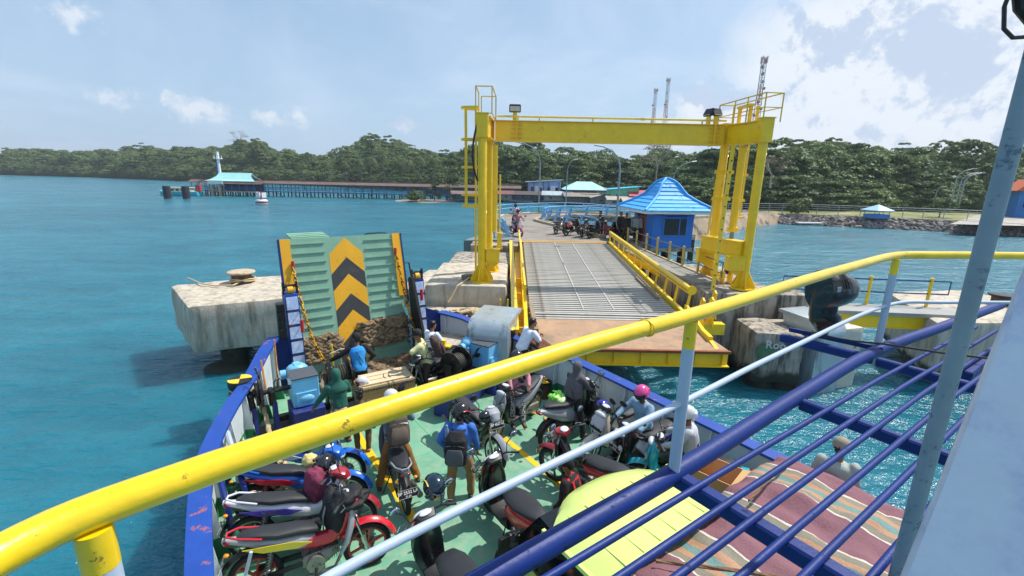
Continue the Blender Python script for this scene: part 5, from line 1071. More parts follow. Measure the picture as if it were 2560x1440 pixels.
# ================================================================== FERRY
DZ = 1.3
ferry = thing('ferry', 'small blue and white car ferry with a green deck seen from its bridge', 'ferry', ship(0, 0, 0), SHROT)
def S3(a, s, z=DZ): return V((a, -s, z))
deckm = mat('deck_green', '#6aa386', .58, 0, .2, 1.1, .3, 30, dirt='#93a58a', damt=.34, dscale=5.5, dsharp=.3, detail=10, bdist=.006)
PORT = [(-9, -3.8), (5.3, -3.79), (7.4, -3.7), (8.5, -3.46), (10.4, -2.8), (12.2, -1.95)]
STBD = [(-9, 3.85), (6.0, 3.85), (7.9, 3.8), (9.85, 3.45), (11.4, 2.85), (12.2, 2.35)]
part(ferry, 'deck', deckm, lambda m: m.prism([(a, -s) for a, s in STBD+PORT[::-1]], (0, 0, DZ-.12), (1, 0, 0), (0, 1, 0), .12))
hullm = mat('hull_blue', '#1c3f8f', .45, 0, .1, 1, 0, 10, dirt='#7a4a3a', damt=.15, dscale=2)
def hull(m):
    out_ = STBD+[(12.35, 0)]+PORT[::-1]
    m.loft([[S3(a, s*k, z) for a, s in out_] for z, k in ((DZ-.13, 1.0), (.4, .99), (-.8, .93))])
part(ferry, 'hull', hullm, hull)
ylane = mat('lane_yellow', '#f2bd0c', .6, 0, .06, 3, 0, 10, dirt='#8aa06a', damt=.16, dscale=5)
part(ferry, 'lane_line', ylane, lambda m: m.bar(S3(.5, -1.02, DZ+.004), S3(10.4, -1.02, DZ+.004), .14, .004)); part(ferry, 'lane_line', ylane, lambda m: m.bar(S3(.5, 1.52, DZ+.004), S3(7.3, 1.52, DZ+.004), .12, .004))
seam = mat('deck_weld', '#6fb08a', .6)
for a in (2.2, 4.0, 5.8, 7.6, 9.4, 11.0): part(ferry, 'deck_seam', seam, lambda m: m.bar(S3(a, -3.0, DZ+.002), S3(a, 3.0, DZ+.002), .035, .006))
for s in (-2.2, .25, 2.9): part(ferry, 'deck_seam', seam, lambda m: m.bar(S3(1, s, DZ+.003), S3(10.5, s, DZ+.003), .035, .007))
part(ferry, 'manhole', deckm, lambda m: m.lathe([(.34, 0), (.33, .03), (.05, .035)], S3(7.2, 3.0, DZ), 24))
gl = mat('bulwark_green', '#2f7a55', .6, 0, .15, 2, 0, 10, dirt='#1d3a2c', damt=.3, dscale=3)
def bulwark(P, sg, name, zt):
    Q = smooth([V((a, -s, z)) for (a, s), z in zip(P, zt)], 5)
    def f(z0, z1, off, th):
        rings = []
        for i, p in enumerate(Q):
            d = Q[min(i+1, len(Q)-1)]-Q[max(i-1, 0)]; d.z = 0; d.normalize(); n = V((-d.y, d.x, 0)); n = n if n.y*sg < 0 else -n   # n points inboard
            b = V((p.x, p.y, 0)); lo = p.z if z0 is None else z0; hi = p.z+(z1 or 0) if (z0 is None or z1 is None) else z1
            rings.append([b+n*off+V((0, 0, lo)), b+n*(off+th)+V((0, 0, lo)), b+n*(off+th)+V((0, 0, hi)), b+n*off+V((0, 0, hi))])
        return rings
    part(ferry, 'bulwark', whitep, lambda m: m.loft(f(DZ+.34, None, .0, .04))); part(ferry, 'bulwark_base', gl, lambda m: m.loft(f(DZ+.0, DZ+.34, .0, .045)))
    part(ferry, 'cap_rail', capblue, lambda m: m.loft(f(None, .05, -.12, .27))); part(ferry, 'outer_plate', capblue, lambda m: m.loft(f(.9, None, -.03, .02)))
    part(ferry, 'rubbing_strake', mat('strake_rust', '#8d4c3e', .8, 0, .3, 4), lambda m: m.loft(f(DZ-.15, DZ+.02, -.1, .09)))
    acc = 0; last = Q[0]; k = 0
    for i, p in enumerate(Q[:-1]):
        acc += (Q[i]-Q[max(i-1, 0)]).length
        if acc > .95 and p.x > -1:
            acc = 0; d = (Q[i+1]-Q[i]); d.z = 0; d.normalize(); n = V((-d.y, d.x, 0)); n = n if n.y*sg < 0 else -n; b = V((p.x, p.y, 0))
            part(ferry, 'rib', whitep, lambda m: m.prism([(.04, DZ+.34), (.04, p.z-.0), (.12, p.z-.02), (.2, DZ+.34)], b, n, (0, 0, 1), .03)); part(ferry, 'rib_foot', gl, lambda m: m.prism([(.045, DZ), (.045, DZ+.34), (.2, DZ+.34), (.26, DZ)], b, n, (0, 0, 1), .035))
def dens(P): return P
P1_ = [(a, -3.8) for a in np.linspace(-9, 4.5, 10)]+[(5.5, -3.79), (6.5, -3.76), (7.4, -3.7), (8.5, -3.46), (9.5, -3.15), (10.4, -2.8), (11.4, -2.38), (12.0, -2.08)]
S1_ = [(a, 3.85) for a in np.linspace(-9, 4.5, 10)]+[(5.5, 3.85), (6.6, 3.84), (7.9, 3.8), (8.9, 3.65), (9.85, 3.45), (10.8, 3.13), (11.4, 2.85), (12.1, 2.45)]
bulwark(P1_, 1, 'port', [2.4]*15+[2.42, 2.62, 2.72]); bulwark(S1_, -1, 'starboard', [2.4]*15+[2.46, 2.6, 2.66])
part(ferry, 'end_plate', navy, lambda m: m.prism([(-2.1, DZ), (-1.7, DZ), (-1.75, 2.75), (-2.1, 2.75)], V((12.08, 0, 0)), (0, -1, 0), (0, 0, 1), .05)); part(ferry, 'end_plate', navy, lambda m: m.prism([(1.9, DZ), (2.5, DZ), (2.45, 2.68), (1.95, 2.9)], V((12.1, 0, 0)), (0, -1, 0), (0, 0, 1), .05))

# bow ramp, raised
RH, RT = V((12.2, 0, 1.36)), V((13.0, 0, 5.0)); RU = (RT-RH); RL = RU.length; RU.normalize(); RN = V((-RU.z, 0, RU.x))      # RN faces aft
ramp_ = thing('bow_ramp', 'raised green bow ramp with black and yellow chevrons', 'ramp', ship(0, 0, 0), SHROT)
def RP(s, v, d=0.0): return RH+V((0, -s, 0))+RU*v+RN*d
rg_ = mat('ramp_green', '#84ad95', .6, 0, .1, 1.5, .1, 20, dirt='#8fbb98', damt=.22, dscale=4, dsharp=.25); ry = mat('ramp_yellow', '#f0ae1c', .55, 0, .08, 2, 0, 20, dirt='#c79434', damt=.2, dscale=6); rb = mat('ramp_black', '#3b3c3e', .65, 0, .15, 3, 0, 20, dirt='#5c5b58', damt=.25, dscale=5)
def rquad(m, pts, d0, d1):
    n = len(pts); m.add([RP(s, v, d0) for s, v in pts]+[RP(s, v, d1) for s, v in pts], [tuple(range(n))[::-1], tuple(range(n, 2*n))]+[(i, (i+1) % n, n+(i+1) % n, n+i) for i in range(n)])
part(ramp_, 'plate', rg_, lambda m: rquad(m, [(-1.42, 0), (1.55, 0), (1.45, RL), (-1.36, RL)], -.1, 0))
for k in range(15):
    v = RL-.16-k*.245
    if v < .1: break
    part(ramp_, 'cleat', rg_, lambda m: rquad(m, [(-1.33, v), (-.52, v), (-.52, v+.03), (-1.33, v+.03)], 0, .03)); part(ramp_, 'cleat', rg_, lambda m: rquad(m, [(.55, v), (1.4, v), (1.4, v+.03), (.55, v+.03)], 0, .03))
hw = .45; per = 1.0; sh_ = .44; v0 = RL-.04; cc = .02
def chev(vt, th): return [(cc-hw, vt-sh_-th), (cc, vt-th), (cc+hw, vt-sh_-th), (cc+hw, vt-sh_), (cc, vt), (cc-hw, vt-sh_)]
for k in range(4):
    vt = v0-k*per
    if vt-sh_-.52 > 0: part(ramp_, 'chevron', ry, lambda m: rquad(m, chev(vt, .54), .001, .005)); part(ramp_, 'chevron', rb, lambda m: rquad(m, chev(vt-.545, .455), .001, .005), label='black painted chevron')
part(ramp_, 'chevron', ry, lambda m: rquad(m, [(cc-.4, .3), (cc, .7), (cc+.4, .3)], .001, .005))
for sg in (-1, 1):
    part(ramp_, 'side_strip', ry, lambda m: rquad(m, [(sg*1.38+.0, 1.9), (sg*1.40+.22*sg, 1.9), (sg*1.38+.22*sg, RL+.0), (sg*1.36, RL+.0)], -.06, .04)); part(ramp_, 'side_edge', navy, lambda m: rquad(m, [(sg*1.62, 1.7), (sg*1.66, 1.7), (sg*1.64, RL), (sg*1.60, RL)], -.12, .05))
part(ramp_, 'flap', rg_, lambda m: m.add([RP(-1.25, RL-.02, -.1), RP(-.3, RL-.02, -.1), RP(-.36, RL+.22, -.75), RP(-1.3, RL+.22, -.75), RP(-1.25, RL-.06, -.1), RP(-.3, RL-.06, -.1), RP(-.36, RL+.18, -.75), RP(-1.3, RL+.18, -.75)], [(0, 1, 2, 3), (7, 6, 5, 4), (0, 4, 5, 1), (1, 5, 6, 2), (2, 6, 7, 3), (3, 7, 4, 0)]))
for k in range(3): part(ramp_, 'flap_cleat', rg_, lambda m: m.bar(RP(-1.26, RL+.05+k*.06, -.25-k*.18), RP(-.33, RL+.05+k*.06, -.25-k*.18), .03, .03))
part(ramp_, 'lifting_eye', black, lambda m: m.tube([RP(.6+x, RL+.0+z, -.05) for x, z in ((0, 0), (.08, .04), (.4, .05), (.6, .03), (.66, 0))], .02, 6))
part(ramp_, 'hook_bracket', black, lambda m: m.tube([RP(1.62, 2.85, 0), RP(1.8, 2.83, 0), RP(1.82, 2.45, 0)], .025, 6))

# side towers of the ramp
sbl = mat('tower_pale_blue', '#a9c0ea', .5, 0, .1, 4, .1, 30, dirt='#d3daea', damt=.4, dscale=14, dsharp=.2)
def tower(s0, s1, label, sg):
    t = thing('ramp_tower', label, 'ramp tower', ship(0, 0, 0), SHROT, 'towers beside the bow ramp')
    A = V((11.75, 0, 1.55)); B = V((12.05, 0, 3.72)); u = (B-A); n = 6
    def face(m, a0, a1, off, inset=0): m.add([V((a0.x, -s0-inset, a0.z)), V((a0.x, -s1+inset, a0.z)), V((a1.x, -s1+inset, a1.z)), V((a1.x, -s0-inset, a1.z)), V((a0.x+off, -s0-inset, a0.z)), V((a0.x+off, -s1+inset, a0.z)), V((a1.x+off, -s1+inset, a1.z)), V((a1.x+off, -s0-inset, a1.z))], [(3, 2, 1, 0), (4, 5, 6, 7), (0, 1, 5, 4), (1, 2, 6, 5), (2, 3, 7, 6), (3, 0, 4, 7)])
    part(t, 'box', navy if sg > 0 else capblue, lambda m: face(m, A+V((.02, 0, -.25)), B+V((.02, 0, .04)), .42))
    for k in range(n):
        a0, a1 = A+u*(k/n+.012), A+u*((k+1)/n-.012); part(t, 'face_panel', sbl, lambda m: face(m, a0-V((.0, 0, 0)), a1-V((.0, 0, 0)), .02, .025*(-1 if s1 < s0 else 1)))
        if k: p = A+u*(k/n); part(t, 'rung', black, lambda m: m.tube([V((p.x, -s0, p.z)), V((p.x-.09, -s0-.02*(1 if s1 > s0 else -1), p.z)), V((p.x-.09, -s1+.02*(1 if s1 > s0 else -1), p.z)), V((p.x, -s1, p.z))], .014, 6))
    part(t, 'foot', ry, lambda m: m.box(V((11.68, -(s0+s1)/2, 1.62)), (.12, .24, .22))); part(t, 'pulley_bracket', black, lambda m: [m.box(V((12.2, -s0*1, 3.9)), (.1, .04, .3)), m.box(V((12.2, -s1, 3.9)), (.1, .04, .3)), m.cyl(V((12.2, -s0, 3.95)), V((12.2, -s1, 3.95)), .04, n=8)]); part(t, 'pulley', ry, lambda m: m.cyl(V((12.2, -(s0+s1)/2-.06, 3.85)), V((12.2, -(s0+s1)/2+.06, 3.85)), .1, n=12))
    return t
tl = tower(-1.73, -1.42, 'pale blue stepped tower with rungs on the left of the bow ramp', -1); tr = tower(1.62, 1.93, 'pale blue stepped tower with rungs on the right of the bow ramp', 1)
part(tr, 'inner_plate', mat('tower_black', '#15161c', .5), lambda m: m.add([V(p) for p in ((12.15, -1.52, 3.85), (11.95, -1.52, 3.85), (11.0, -1.6, 1.32), (12.2, -1.6, 1.32), (12.15, -1.6, 3.85), (11.95, -1.6, 3.85), (11.0, -1.66, 1.32), (12.2, -1.66, 1.32))], [(0, 1, 2, 3), (7, 6, 5, 4), (0, 4, 5, 1), (1, 5, 6, 2), (2, 6, 7, 3), (3, 7, 4, 0)]))
part(tl, 'side_box', black, lambda m: [m.box(V((12.0, 1.86, 3.15)), (.2, .18, .9), None, .02)]+[m.box(V((11.88, 1.9, 2.9+k*.2)), (.04, .1, .12)) for k in range(4)])
LW = lambda p: ferry.matrix_world  # noqa
def shipchain(pts, n, m, label, lw=.07, r=.012):
    P = [V(p) for p in pts]
    def path(t):
        f = t*(len(P)-1); i = min(int(f), len(P)-2); return P[i].lerp(P[i+1], f-i)
    o = chain('chain', label, path, n, m, lw, r); o.location = ship(0, 0, 0); o.rotation_euler = (0, 0, SHROT); return o
def RPs(s, v, d): p = RP(s, v, d); return tuple(p)
ych = mat('yellow_chain', '#d9a21c', .6, 0, .2, 8, 0, 10, dirt='#4b3a20', damt=.45, dscale=9)
shipchain([RPs(-1.38, 3.0, .06), (12.1, 1.33, 3.3), (11.8, 1.2, 2.5), (11.5, 1.05, 2.05)], 34, ych, 'yellow and black chain hanging down the left side of the bow ramp', .09, .017)
shipchain([RPs(1.42, 3.1, .06), (12.3, -1.47, 3.2), (12.05, -1.5, 2.6), (11.6, -1.58, 1.9)], 34, ych, 'rusty yellow chain hanging down the right side of the bow ramp', .09, .017)
shipchain([(12.0, -1.45, 2.6), (11.75, -1.66, 2.2), (11.5, -1.5, 1.75)], 14, rustc, 'short rusty chain looped beside the right ramp tower', .09, .016)
redm = mat('red_shackle', '#c23a34', .5)
for s_, v_, l in ((-1.36, 3.05, 'red shackle on the upper left edge of the bow ramp'), (1.4, 3.2, 'red shackle on the upper right edge of the bow ramp')):
    o = MB().cyl((0, 0, -.1), (0, 0, .1), .04, n=8).build('shackle', redm); p = RP(s_, v_, .08); o.location = ship(p.x, -p.y, p.z); tag(o, l, 'shackle')
for a_, s_, z_, l in ((11.85, -1.44, 3.0, 'red bottle screw on the left ramp tower'), (11.95, 1.78, 3.35, 'red bottle screw on the right ramp tower')):
    o = MB().cyl((0, 0, -.16), (0, 0, .16), .045, n=8).build('bottle_screw', redm); o.location = ship(a_-.06, s_, z_); tag(o, l, 'bottle screw')

# brown rope fenders heaped on the ramp foot
coir = mat('coir_rope', '#8c765c', .95, 0, .3, 12, .8, 60, dirt='#5d4836', damt=.35, dscale=5)
def mat_heap(name, label, c, w, h, u, v, n, seed, th=.1, r=.055):
    g = random.Random(seed); mb = MB(); c = V(c); u, v = V(u).normalized(), V(v).normalized(); nn = u.cross(v)
    for i in range(n):
        p = c+u*g.uniform(-w/2, w/2)+v*(g.uniform(-h/2, h/2))+nn*g.uniform(.02, th); a = g.choice((.5, -.5))+g.uniform(-.35, .35); d = u*math.cos(a)+v*math.sin(a); L_ = g.uniform(.09, .16)
        mb.tube([p-d*L_-nn*.04, p-d*L_*.5+nn*.02+v*.02, p+nn*.035, p+d*L_*.5+nn*.02-v*.02, p+d*L_-nn*.04], r*g.uniform(.75, 1.2), 6, rs=[r*.9, r*1.15, r*1.25, r*1.15, r*.9])
    mb.box(c+nn*.02, (w*.95, h*.9, .05), Matrix((u, v, nn)).transposed())
    o = mb.build(name, coir, ang=60); o.location = ship(0, 0, 0); o.rotation_euler = (0, 0, SHROT); return tag(o, label, 'rope fender')
mat_heap('rope_fender', 'brown braided rope fender heaped on the left foot of the ramp', RP(-.93, .78, .05), .95, .62, (0, -1, 0), RU, 150, 1, .09, .042)
mat_heap('rope_fender', 'wide brown braided rope fender slung across the right foot of the ramp', RP(.82, .95, .05), 1.25, .66, (0, -1, .08), RU, 200, 2, .09, .042)
mat_heap('rope_fender', 'flat brown rope mat on deck to the left at the ramp hinge', (11.9, .5, 1.4), .95, .5, (0, -1, 0), (.9, 0, .3), 90, 3, .05, .04)
mat_heap('rope_fender', 'flat brown rope mat on deck to the right at the ramp hinge', (11.8, -.75, 1.42), 1.1, .55, (0, -1, 0), (.9, 0, .35), 100, 4, .05, .04)
tag(MB().bar((11.65, 1.2, 1.4), (11.65, -1.5, 1.4), .5, .1, bev=.02).build('deck_plank', wood, loc=ship(0, 0, 0)), 'broad worn plank across the foot of the ramp', 'plank').rotation_euler = (0, 0, SHROT)

# windlasses
bm_ = mat('winch_black', '#191a1d', .35, .2, .2, 8, .1, 40, dirt='#4a3f34', damt=.35, dscale=12); nb = mat('winch_navy', '#24307e', .5, 0, .15, 3, .1, 30, dirt='#3a3d55', damt=.3, dscale=4, streak=True); gt = mat('winch_dark_top', '#4b5158', .75, 0, .15, 5)
def windlass(a, s, rz, label, mir=1):
    t = thing('windlass', label, 'windlass', ship(a, s, DZ), SHROT+rz, 'mooring windlasses on the foredeck')
    gb = part(t, 'gearbox', skyblue, lambda m: [m.box((0, 0, .92), (.55, .52, .62), None, .015)]); part(gb, 'gearbox_top', gt, lambda m: m.box((0.0, 0, 1.24), (.56, .53, .025))); part(gb, 'hatch', skyblue, lambda m: [m.box((-.29, 0, .78), (.04, .4, .3)), m.sph((-.28, 0, .78), (.07, .17, .1))])
    part(t, 'base_box', nb, lambda m: m.box((-.12, 0, .3), (.75, .62, .6), None, .01))
    mt = part(t, 'motor', skyblue, lambda m: [m.sph((.52, .02, 1.12), (.2, .24, .17)), m.box((.52, .02, 1.0), (.36, .44, .22), None, .06), m.box((.52, .02, 1.25), (.16, .16, .1), None, .02), m.cyl((.52, .25, 1.08), (.52, .36, 1.08), .1, n=12)])
    part(t, 'stand', nb, lambda m: [m.prism([(-.2, 0), (.2, 0), (.13, .75), (-.13, .75)], (.0, y, 0), (1, 0, 0), (0, 0, 1), .08) for y in (.62*mir, 1.0*mir)]); part(t, 'bearing', bm_, lambda m: [m.box((.02, y, .86), (.26, .12, .34), None, .03) for y in (.62*mir, 1.0*mir)])
    part(t, 'shaft', bm_, lambda m: m.cyl((.02, -.35*mir, .98), (.02, 1.35*mir, .98), .05, n=12))
    dr = part(t, 'rope_drum', bm_, lambda m: [m.cyl((.3, (-.6-d)*mir, .9), (.3, (-.63-d)*mir, .9), .32, n=28) for d in (0, .42)]+[m.cyl((.3, -.62*mir, .9), (.3, -1.04*mir, .9), .17, n=24)]+[m.tube([V((.3+.325*math.cos(q), -.61*mir, .9+.325*math.sin(q))) for q in np.linspace(0, 6.28, 25)[:-1]], .02, 5, closed=True)])
    for k in range(6): part(dr, 'wire_turn', mat('winch_wire', '#4a463c', .7, .3, .3, 20), lambda m: m.tube([V((.3+.195*math.cos(q), (-.68-k*.055)*mir, .9+.195*math.sin(q))) for q in np.linspace(0, 6.28, 21)[:-1]], .024, 5, closed=True))
    part(t, 'gypsy_wheel', bm_, lambda m: [m.cyl((.02, .78*mir, .98), (.02, .84*mir, .98), .3, n=9), m.cyl((.02, .86*mir, .98), (.02, .9*mir, .98), .24, n=18), m.tube([(.02, .8*mir, 1.3), (-.1, .82*mir, 1.42), (.12, .85*mir, 1.5)], .018, 5)])
    part(t, 'warping_head', bm_, lambda m: m.lathe([(.17, 0), (.18, .02), (.1, .06), (.09, .2), (.16, .25), (.16, .28)], (.02, 1.08*mir, .98), 18, Matrix.Rotation(-math.pi/2*mir, 3, 'X')))
    part(t, 'brake_lever', mat('lever_orange', '#d98a2c', .5), lambda m: m.bar((.12, .7*mir, 1.0), (.2, .72*mir, 1.62), .03, .03))
    part(t, 'frame', bm_, lambda m: [m.bar((.0, -1.1*mir, .1), (.0, 1.1*mir, .1), .3, .16), m.bar((.45, -1.1*mir, .1), (.45, .5*mir, .1), .12, .16), m.box((.3, -1.12*mir, .5), (.2, .06, .9)), m.box((.3, -.52*mir, .5), (.2, .05, .9))])
    part(t, 'control_rods', bm_, lambda m: [m.tube([(.05, y*mir, .95), (-.08, y*mir, 1.2), (-.2, (y-.05)*mir, 1.32)], .014, 5) for y in (-.5, -.42, .5, .56)])
    return t
windlass(9.95, -1.83, 0, 'left windlass with light blue gearbox beside the rope draped bollard', 1)
w2 = windlass(9.5, 2.45, R(-18), 'right windlass with light blue box and black drum by the starboard bulwark', -1)
w2.rotation_euler = (0, 0, SHROT+R(24))
o = MB(); o.box((0, 0, .32), (1.5, .5, .62), None, .02); pb = o.build('plinth', nb); pb.location = ship(9.0, 1.45, DZ); pb.rotation_euler = (0, 0, SHROT+R(-62)); tag(pb, 'deep blue steel plinth with a yellow bolted ring in front of the right windlass', 'plinth')
part(pb, 'bolted_ring', yellow, lambda m: m.tube([(-.42+.24*math.cos(q), .262, .34+.26*math.sin(q)) for q in np.linspace(0, 6.28, 21)[:-1]], .07, 5, closed=True, flat=.25))
o = MB(); o.box((0, 0, 0), (.5, .16, .05)); o.box((.1, .0, .1), (.4, .1, .12)); cb_ = o.build('chain_stopper', yellow); cb_.location = ship(10.55, 1.75, DZ+.95); cb_.rotation_euler = (0, 0, SHROT+.6); tag(cb_, 'yellow chain stopper the left schoolboy leans on', 'chain stopper')
part(cb_, 'pedestal', black, lambda m: m.box((0, 0, -.5), (.4, .3, .94)))
tag(MB().cyl((0, 0, 0), (.0, 0, 1.15), .022, n=8).build('marker_stick', yellow, loc=ship(11.05, -.95, DZ+.2)), 'thin yellow stick standing before the left rope fender', 'stick')
tag(MB().cyl((0, 0, 0), (.02, 0, 1.2), .018, n=8).build('lever_stick', mat('lever_orange', '#d98a2c', .5), loc=ship(10.5, -2.25, DZ+.7)), 'thin orange brown stick above the left windlass', 'stick')

bollard(ship(10.42, -2.95, DZ-.0), .17, 1.16, 'tall bollard with yellow and black cap at the left bulwark', .4, 'yb')
bollard(ship(9.72, 3.3, DZ), .15, 1.36, 'tall rusty bollard with yellow and black cap at the right bulwark', 2.2, 'yb', body=rust)
bollard(ship(8.2, 3.38, DZ), .13, .42, 'short rusty bollard with yellow cap on deck by the starboard ribs', .8, 'yb', body=rust)
bollard(ship(8.55, 3.42, DZ), .1, .3, 'second short rusty bollard next to the low yellow capped one', .2, 'yb', body=rust)
def twist_rope(name, label, pts, r, cat='rope'):
    P = smooth([ship(*p) for p in pts], 8); mb = MB()
    for ph in (0, 2.09, 4.19):
        q = []
        for i, p in enumerate(P):
            d = (P[min(i+1, len(P)-1)]-P[max(i-1, 0)]).normalized(); x = V((0, 0, 1)).cross(d); x = x.normalized() if x.length > .01 else V((1, 0, 0)); y = d.cross(x); a = i*.8+ph; q.append(p+(x*math.cos(a)+y*math.sin(a))*r*.5)
        mb.tube(q, r*.58, 5)
    return tag(mb.build(name, rope), label, cat)
twist_rope('mooring_rope', 'thick pale mooring rope hanging in a long loop from the left bollard', [(10.15, -3.05, 1.45), (10.2, -3.12, 2.1), (10.35, -3.08, 2.32), (10.3, -2.8, 2.3), (10.0, -2.62, 1.9), (9.6, -2.6, 1.5), (9.2, -2.7, 1.36), (8.9, -2.95, 1.36)], .05)
twist_rope('mooring_rope', 'second strand of pale rope running from the left bollard to the heap', [(10.35, -3.1, 2.25), (9.95, -3.15, 1.9), (9.5, -3.05, 1.45), (9.1, -2.95, 1.36), (8.8, -2.8, 1.37)], .045)
g = random.Random(6)
heap = [(8.75+.26*math.cos(a)*(1+.2*math.sin(a*.7)), -2.75+.3*math.sin(a*1.07), DZ+.05+.0035*i+.03*math.sin(a*2.3)) for i, a in enumerate(np.linspace(0, 30, 70))]
twist_rope('rope_heap', 'heap of pale mooring rope on deck below the left bollard', heap, .045)
twist_rope('coiled_rope', 'loose cream rope bundle lying by the blue motorcycle', [(7.9+.2*math.cos(a), -2.75+.4*math.sin(a*1.1), DZ+.06+.004*i) for i, a in enumerate(np.linspace(0, 22, 44))], .04)
twist_rope('mooring_rope', 'pale rope hanging from the right yellow capped bollard', [(9.68, 3.15, 2.62), (9.58, 3.08, 2.5), (9.5, 3.05, 2.0), (9.45, 3.05, 1.5)], .045)
part(ferry, 'fairlead_ledge', rust, lambda m: m.box(S3(9.0, 3.72, 2.47), (1.5, .42, .1), Matrix.Rotation(-.2, 3, 'Z'), .02))
_o = tag(MB().box((0, 0, .13), (1.2, .7, .26), None, .02).build('deck_step', rust, loc=ship(8.95, 3.2, DZ)), 'rusty step on deck under the right schoolboy', 'step'); _o.rotation_euler = (0, 0, SHROT)
# bent blue vent pipes along the port side
def pipes(a, s, label, c1, h=.75):
    t = thing('vent_pipe', label, 'vent pipe', ship(a, s, DZ), SHROT, 'bent pipes along the port bulwark')
    part(t, 'pipe', c1, lambda m: m.tube([(0, 0, .3), (0, 0, h*.8), (.04, 0, h*.93), (.14, .02, h), (.6, .05, h+.06), (.8, .06, h+.08)], .045, 8)); part(t, 'base', gl, lambda m: [m.cyl((0, 0, 0), (0, 0, .32), .05, n=10), m.cyl((0, 0, 0), (0, 0, .03), .11, n=12), m.cyl((0, 0, .22), (0, 0, .28), .1, n=12)])
pipes(6.95, -3.45, 'nearer blue bent pipe on a green base by the port bulwark', navy); pipes(7.25, -3.2, 'inner blue bent pipe on a green base by the port bulwark', navy)
pipes(8.1, -3.25, 'white and blue bent pipe further forward by the port bulwark', railwhite, .8); pipes(8.15, -3.4, 'deep blue bent pipe beside the white one', navy, .85)
for a_, s_, l in ((5.6, -3.55, 'thin white pole leaning inside the port bulwark'),):
    tag(MB().cyl((0, 0, 0), (.3, .05, 1.0), .02, n=6).build('lashing_pole', railwhite, loc=ship(a_, s_, DZ)), l, 'pole')

# woven basket crate with boards, helmet and hanging pot
def basket():
    t = thing('wicker_crate', 'long woven bamboo crate with pale boards tied on top', 'crate', ship(9.92, -.1, DZ), SHROT-R(93)+R(0))
    wv = mat('wicker', '#c39a6a', .85, 0, .18, 9, .6, 70, dirt='#8a6440', damt=.35, dscale=18); bd = mat('pale_board', '#d3bd9a', .8, 0, .12, 4)
    part(t, 'box', wv, lambda m: m.box((0, 0, .36), (1.3, .6, .7), None, .02))
    mm = MB(); mm.box((0, 0, 0), (.018, .012, .3)); sm_ = mm.mesh('cane', wv)
    for row in range(2):
        for i in range(42):
            link('cane', sm_, t, (-.62+i*.0305, -.305, .19+row*.34))
    part(t, 'band', bd, lambda m: [m.box((0, -.312, z), (1.32, .02, .05)) for z in (.03, .36, .69)])
    for i in range(22): part(t, 'lace', rust, lambda m: m.box((-.6+i*.057, -.325, .62+.01*(i % 2)), (.03, .02, .03), Matrix.Rotation(.5, 3, 'Y')))
    for i in range(3): part(t, 'board', bd, lambda m: m.box((0.03*i, -.16+i*.2, .73+.005*i), (1.25-.05*i, .18, .035), None, .005))
    for x in (.1, .22): part(t, 'cord', black, lambda m: m.tube([(x, -.34, .1), (x-.08, -.34, .72), (x-.1, 0, .76), (x, .3, .74)], .008, 5))
    part(t, 'hanging_bowl', mat('clay_bowl', '#a5573a', .6), lambda m: m.lathe([(.03, 0), (.15, .03), (.19, .1), (.17, .1), (.12, .05), (.02, .03)], (.2, -.42, .14), 16, Matrix.Rotation(-.7, 3, 'X'))); part(t, 'cord_knot', yellow, lambda m: m.sph((.2, -.36, .3), .025))
basket()

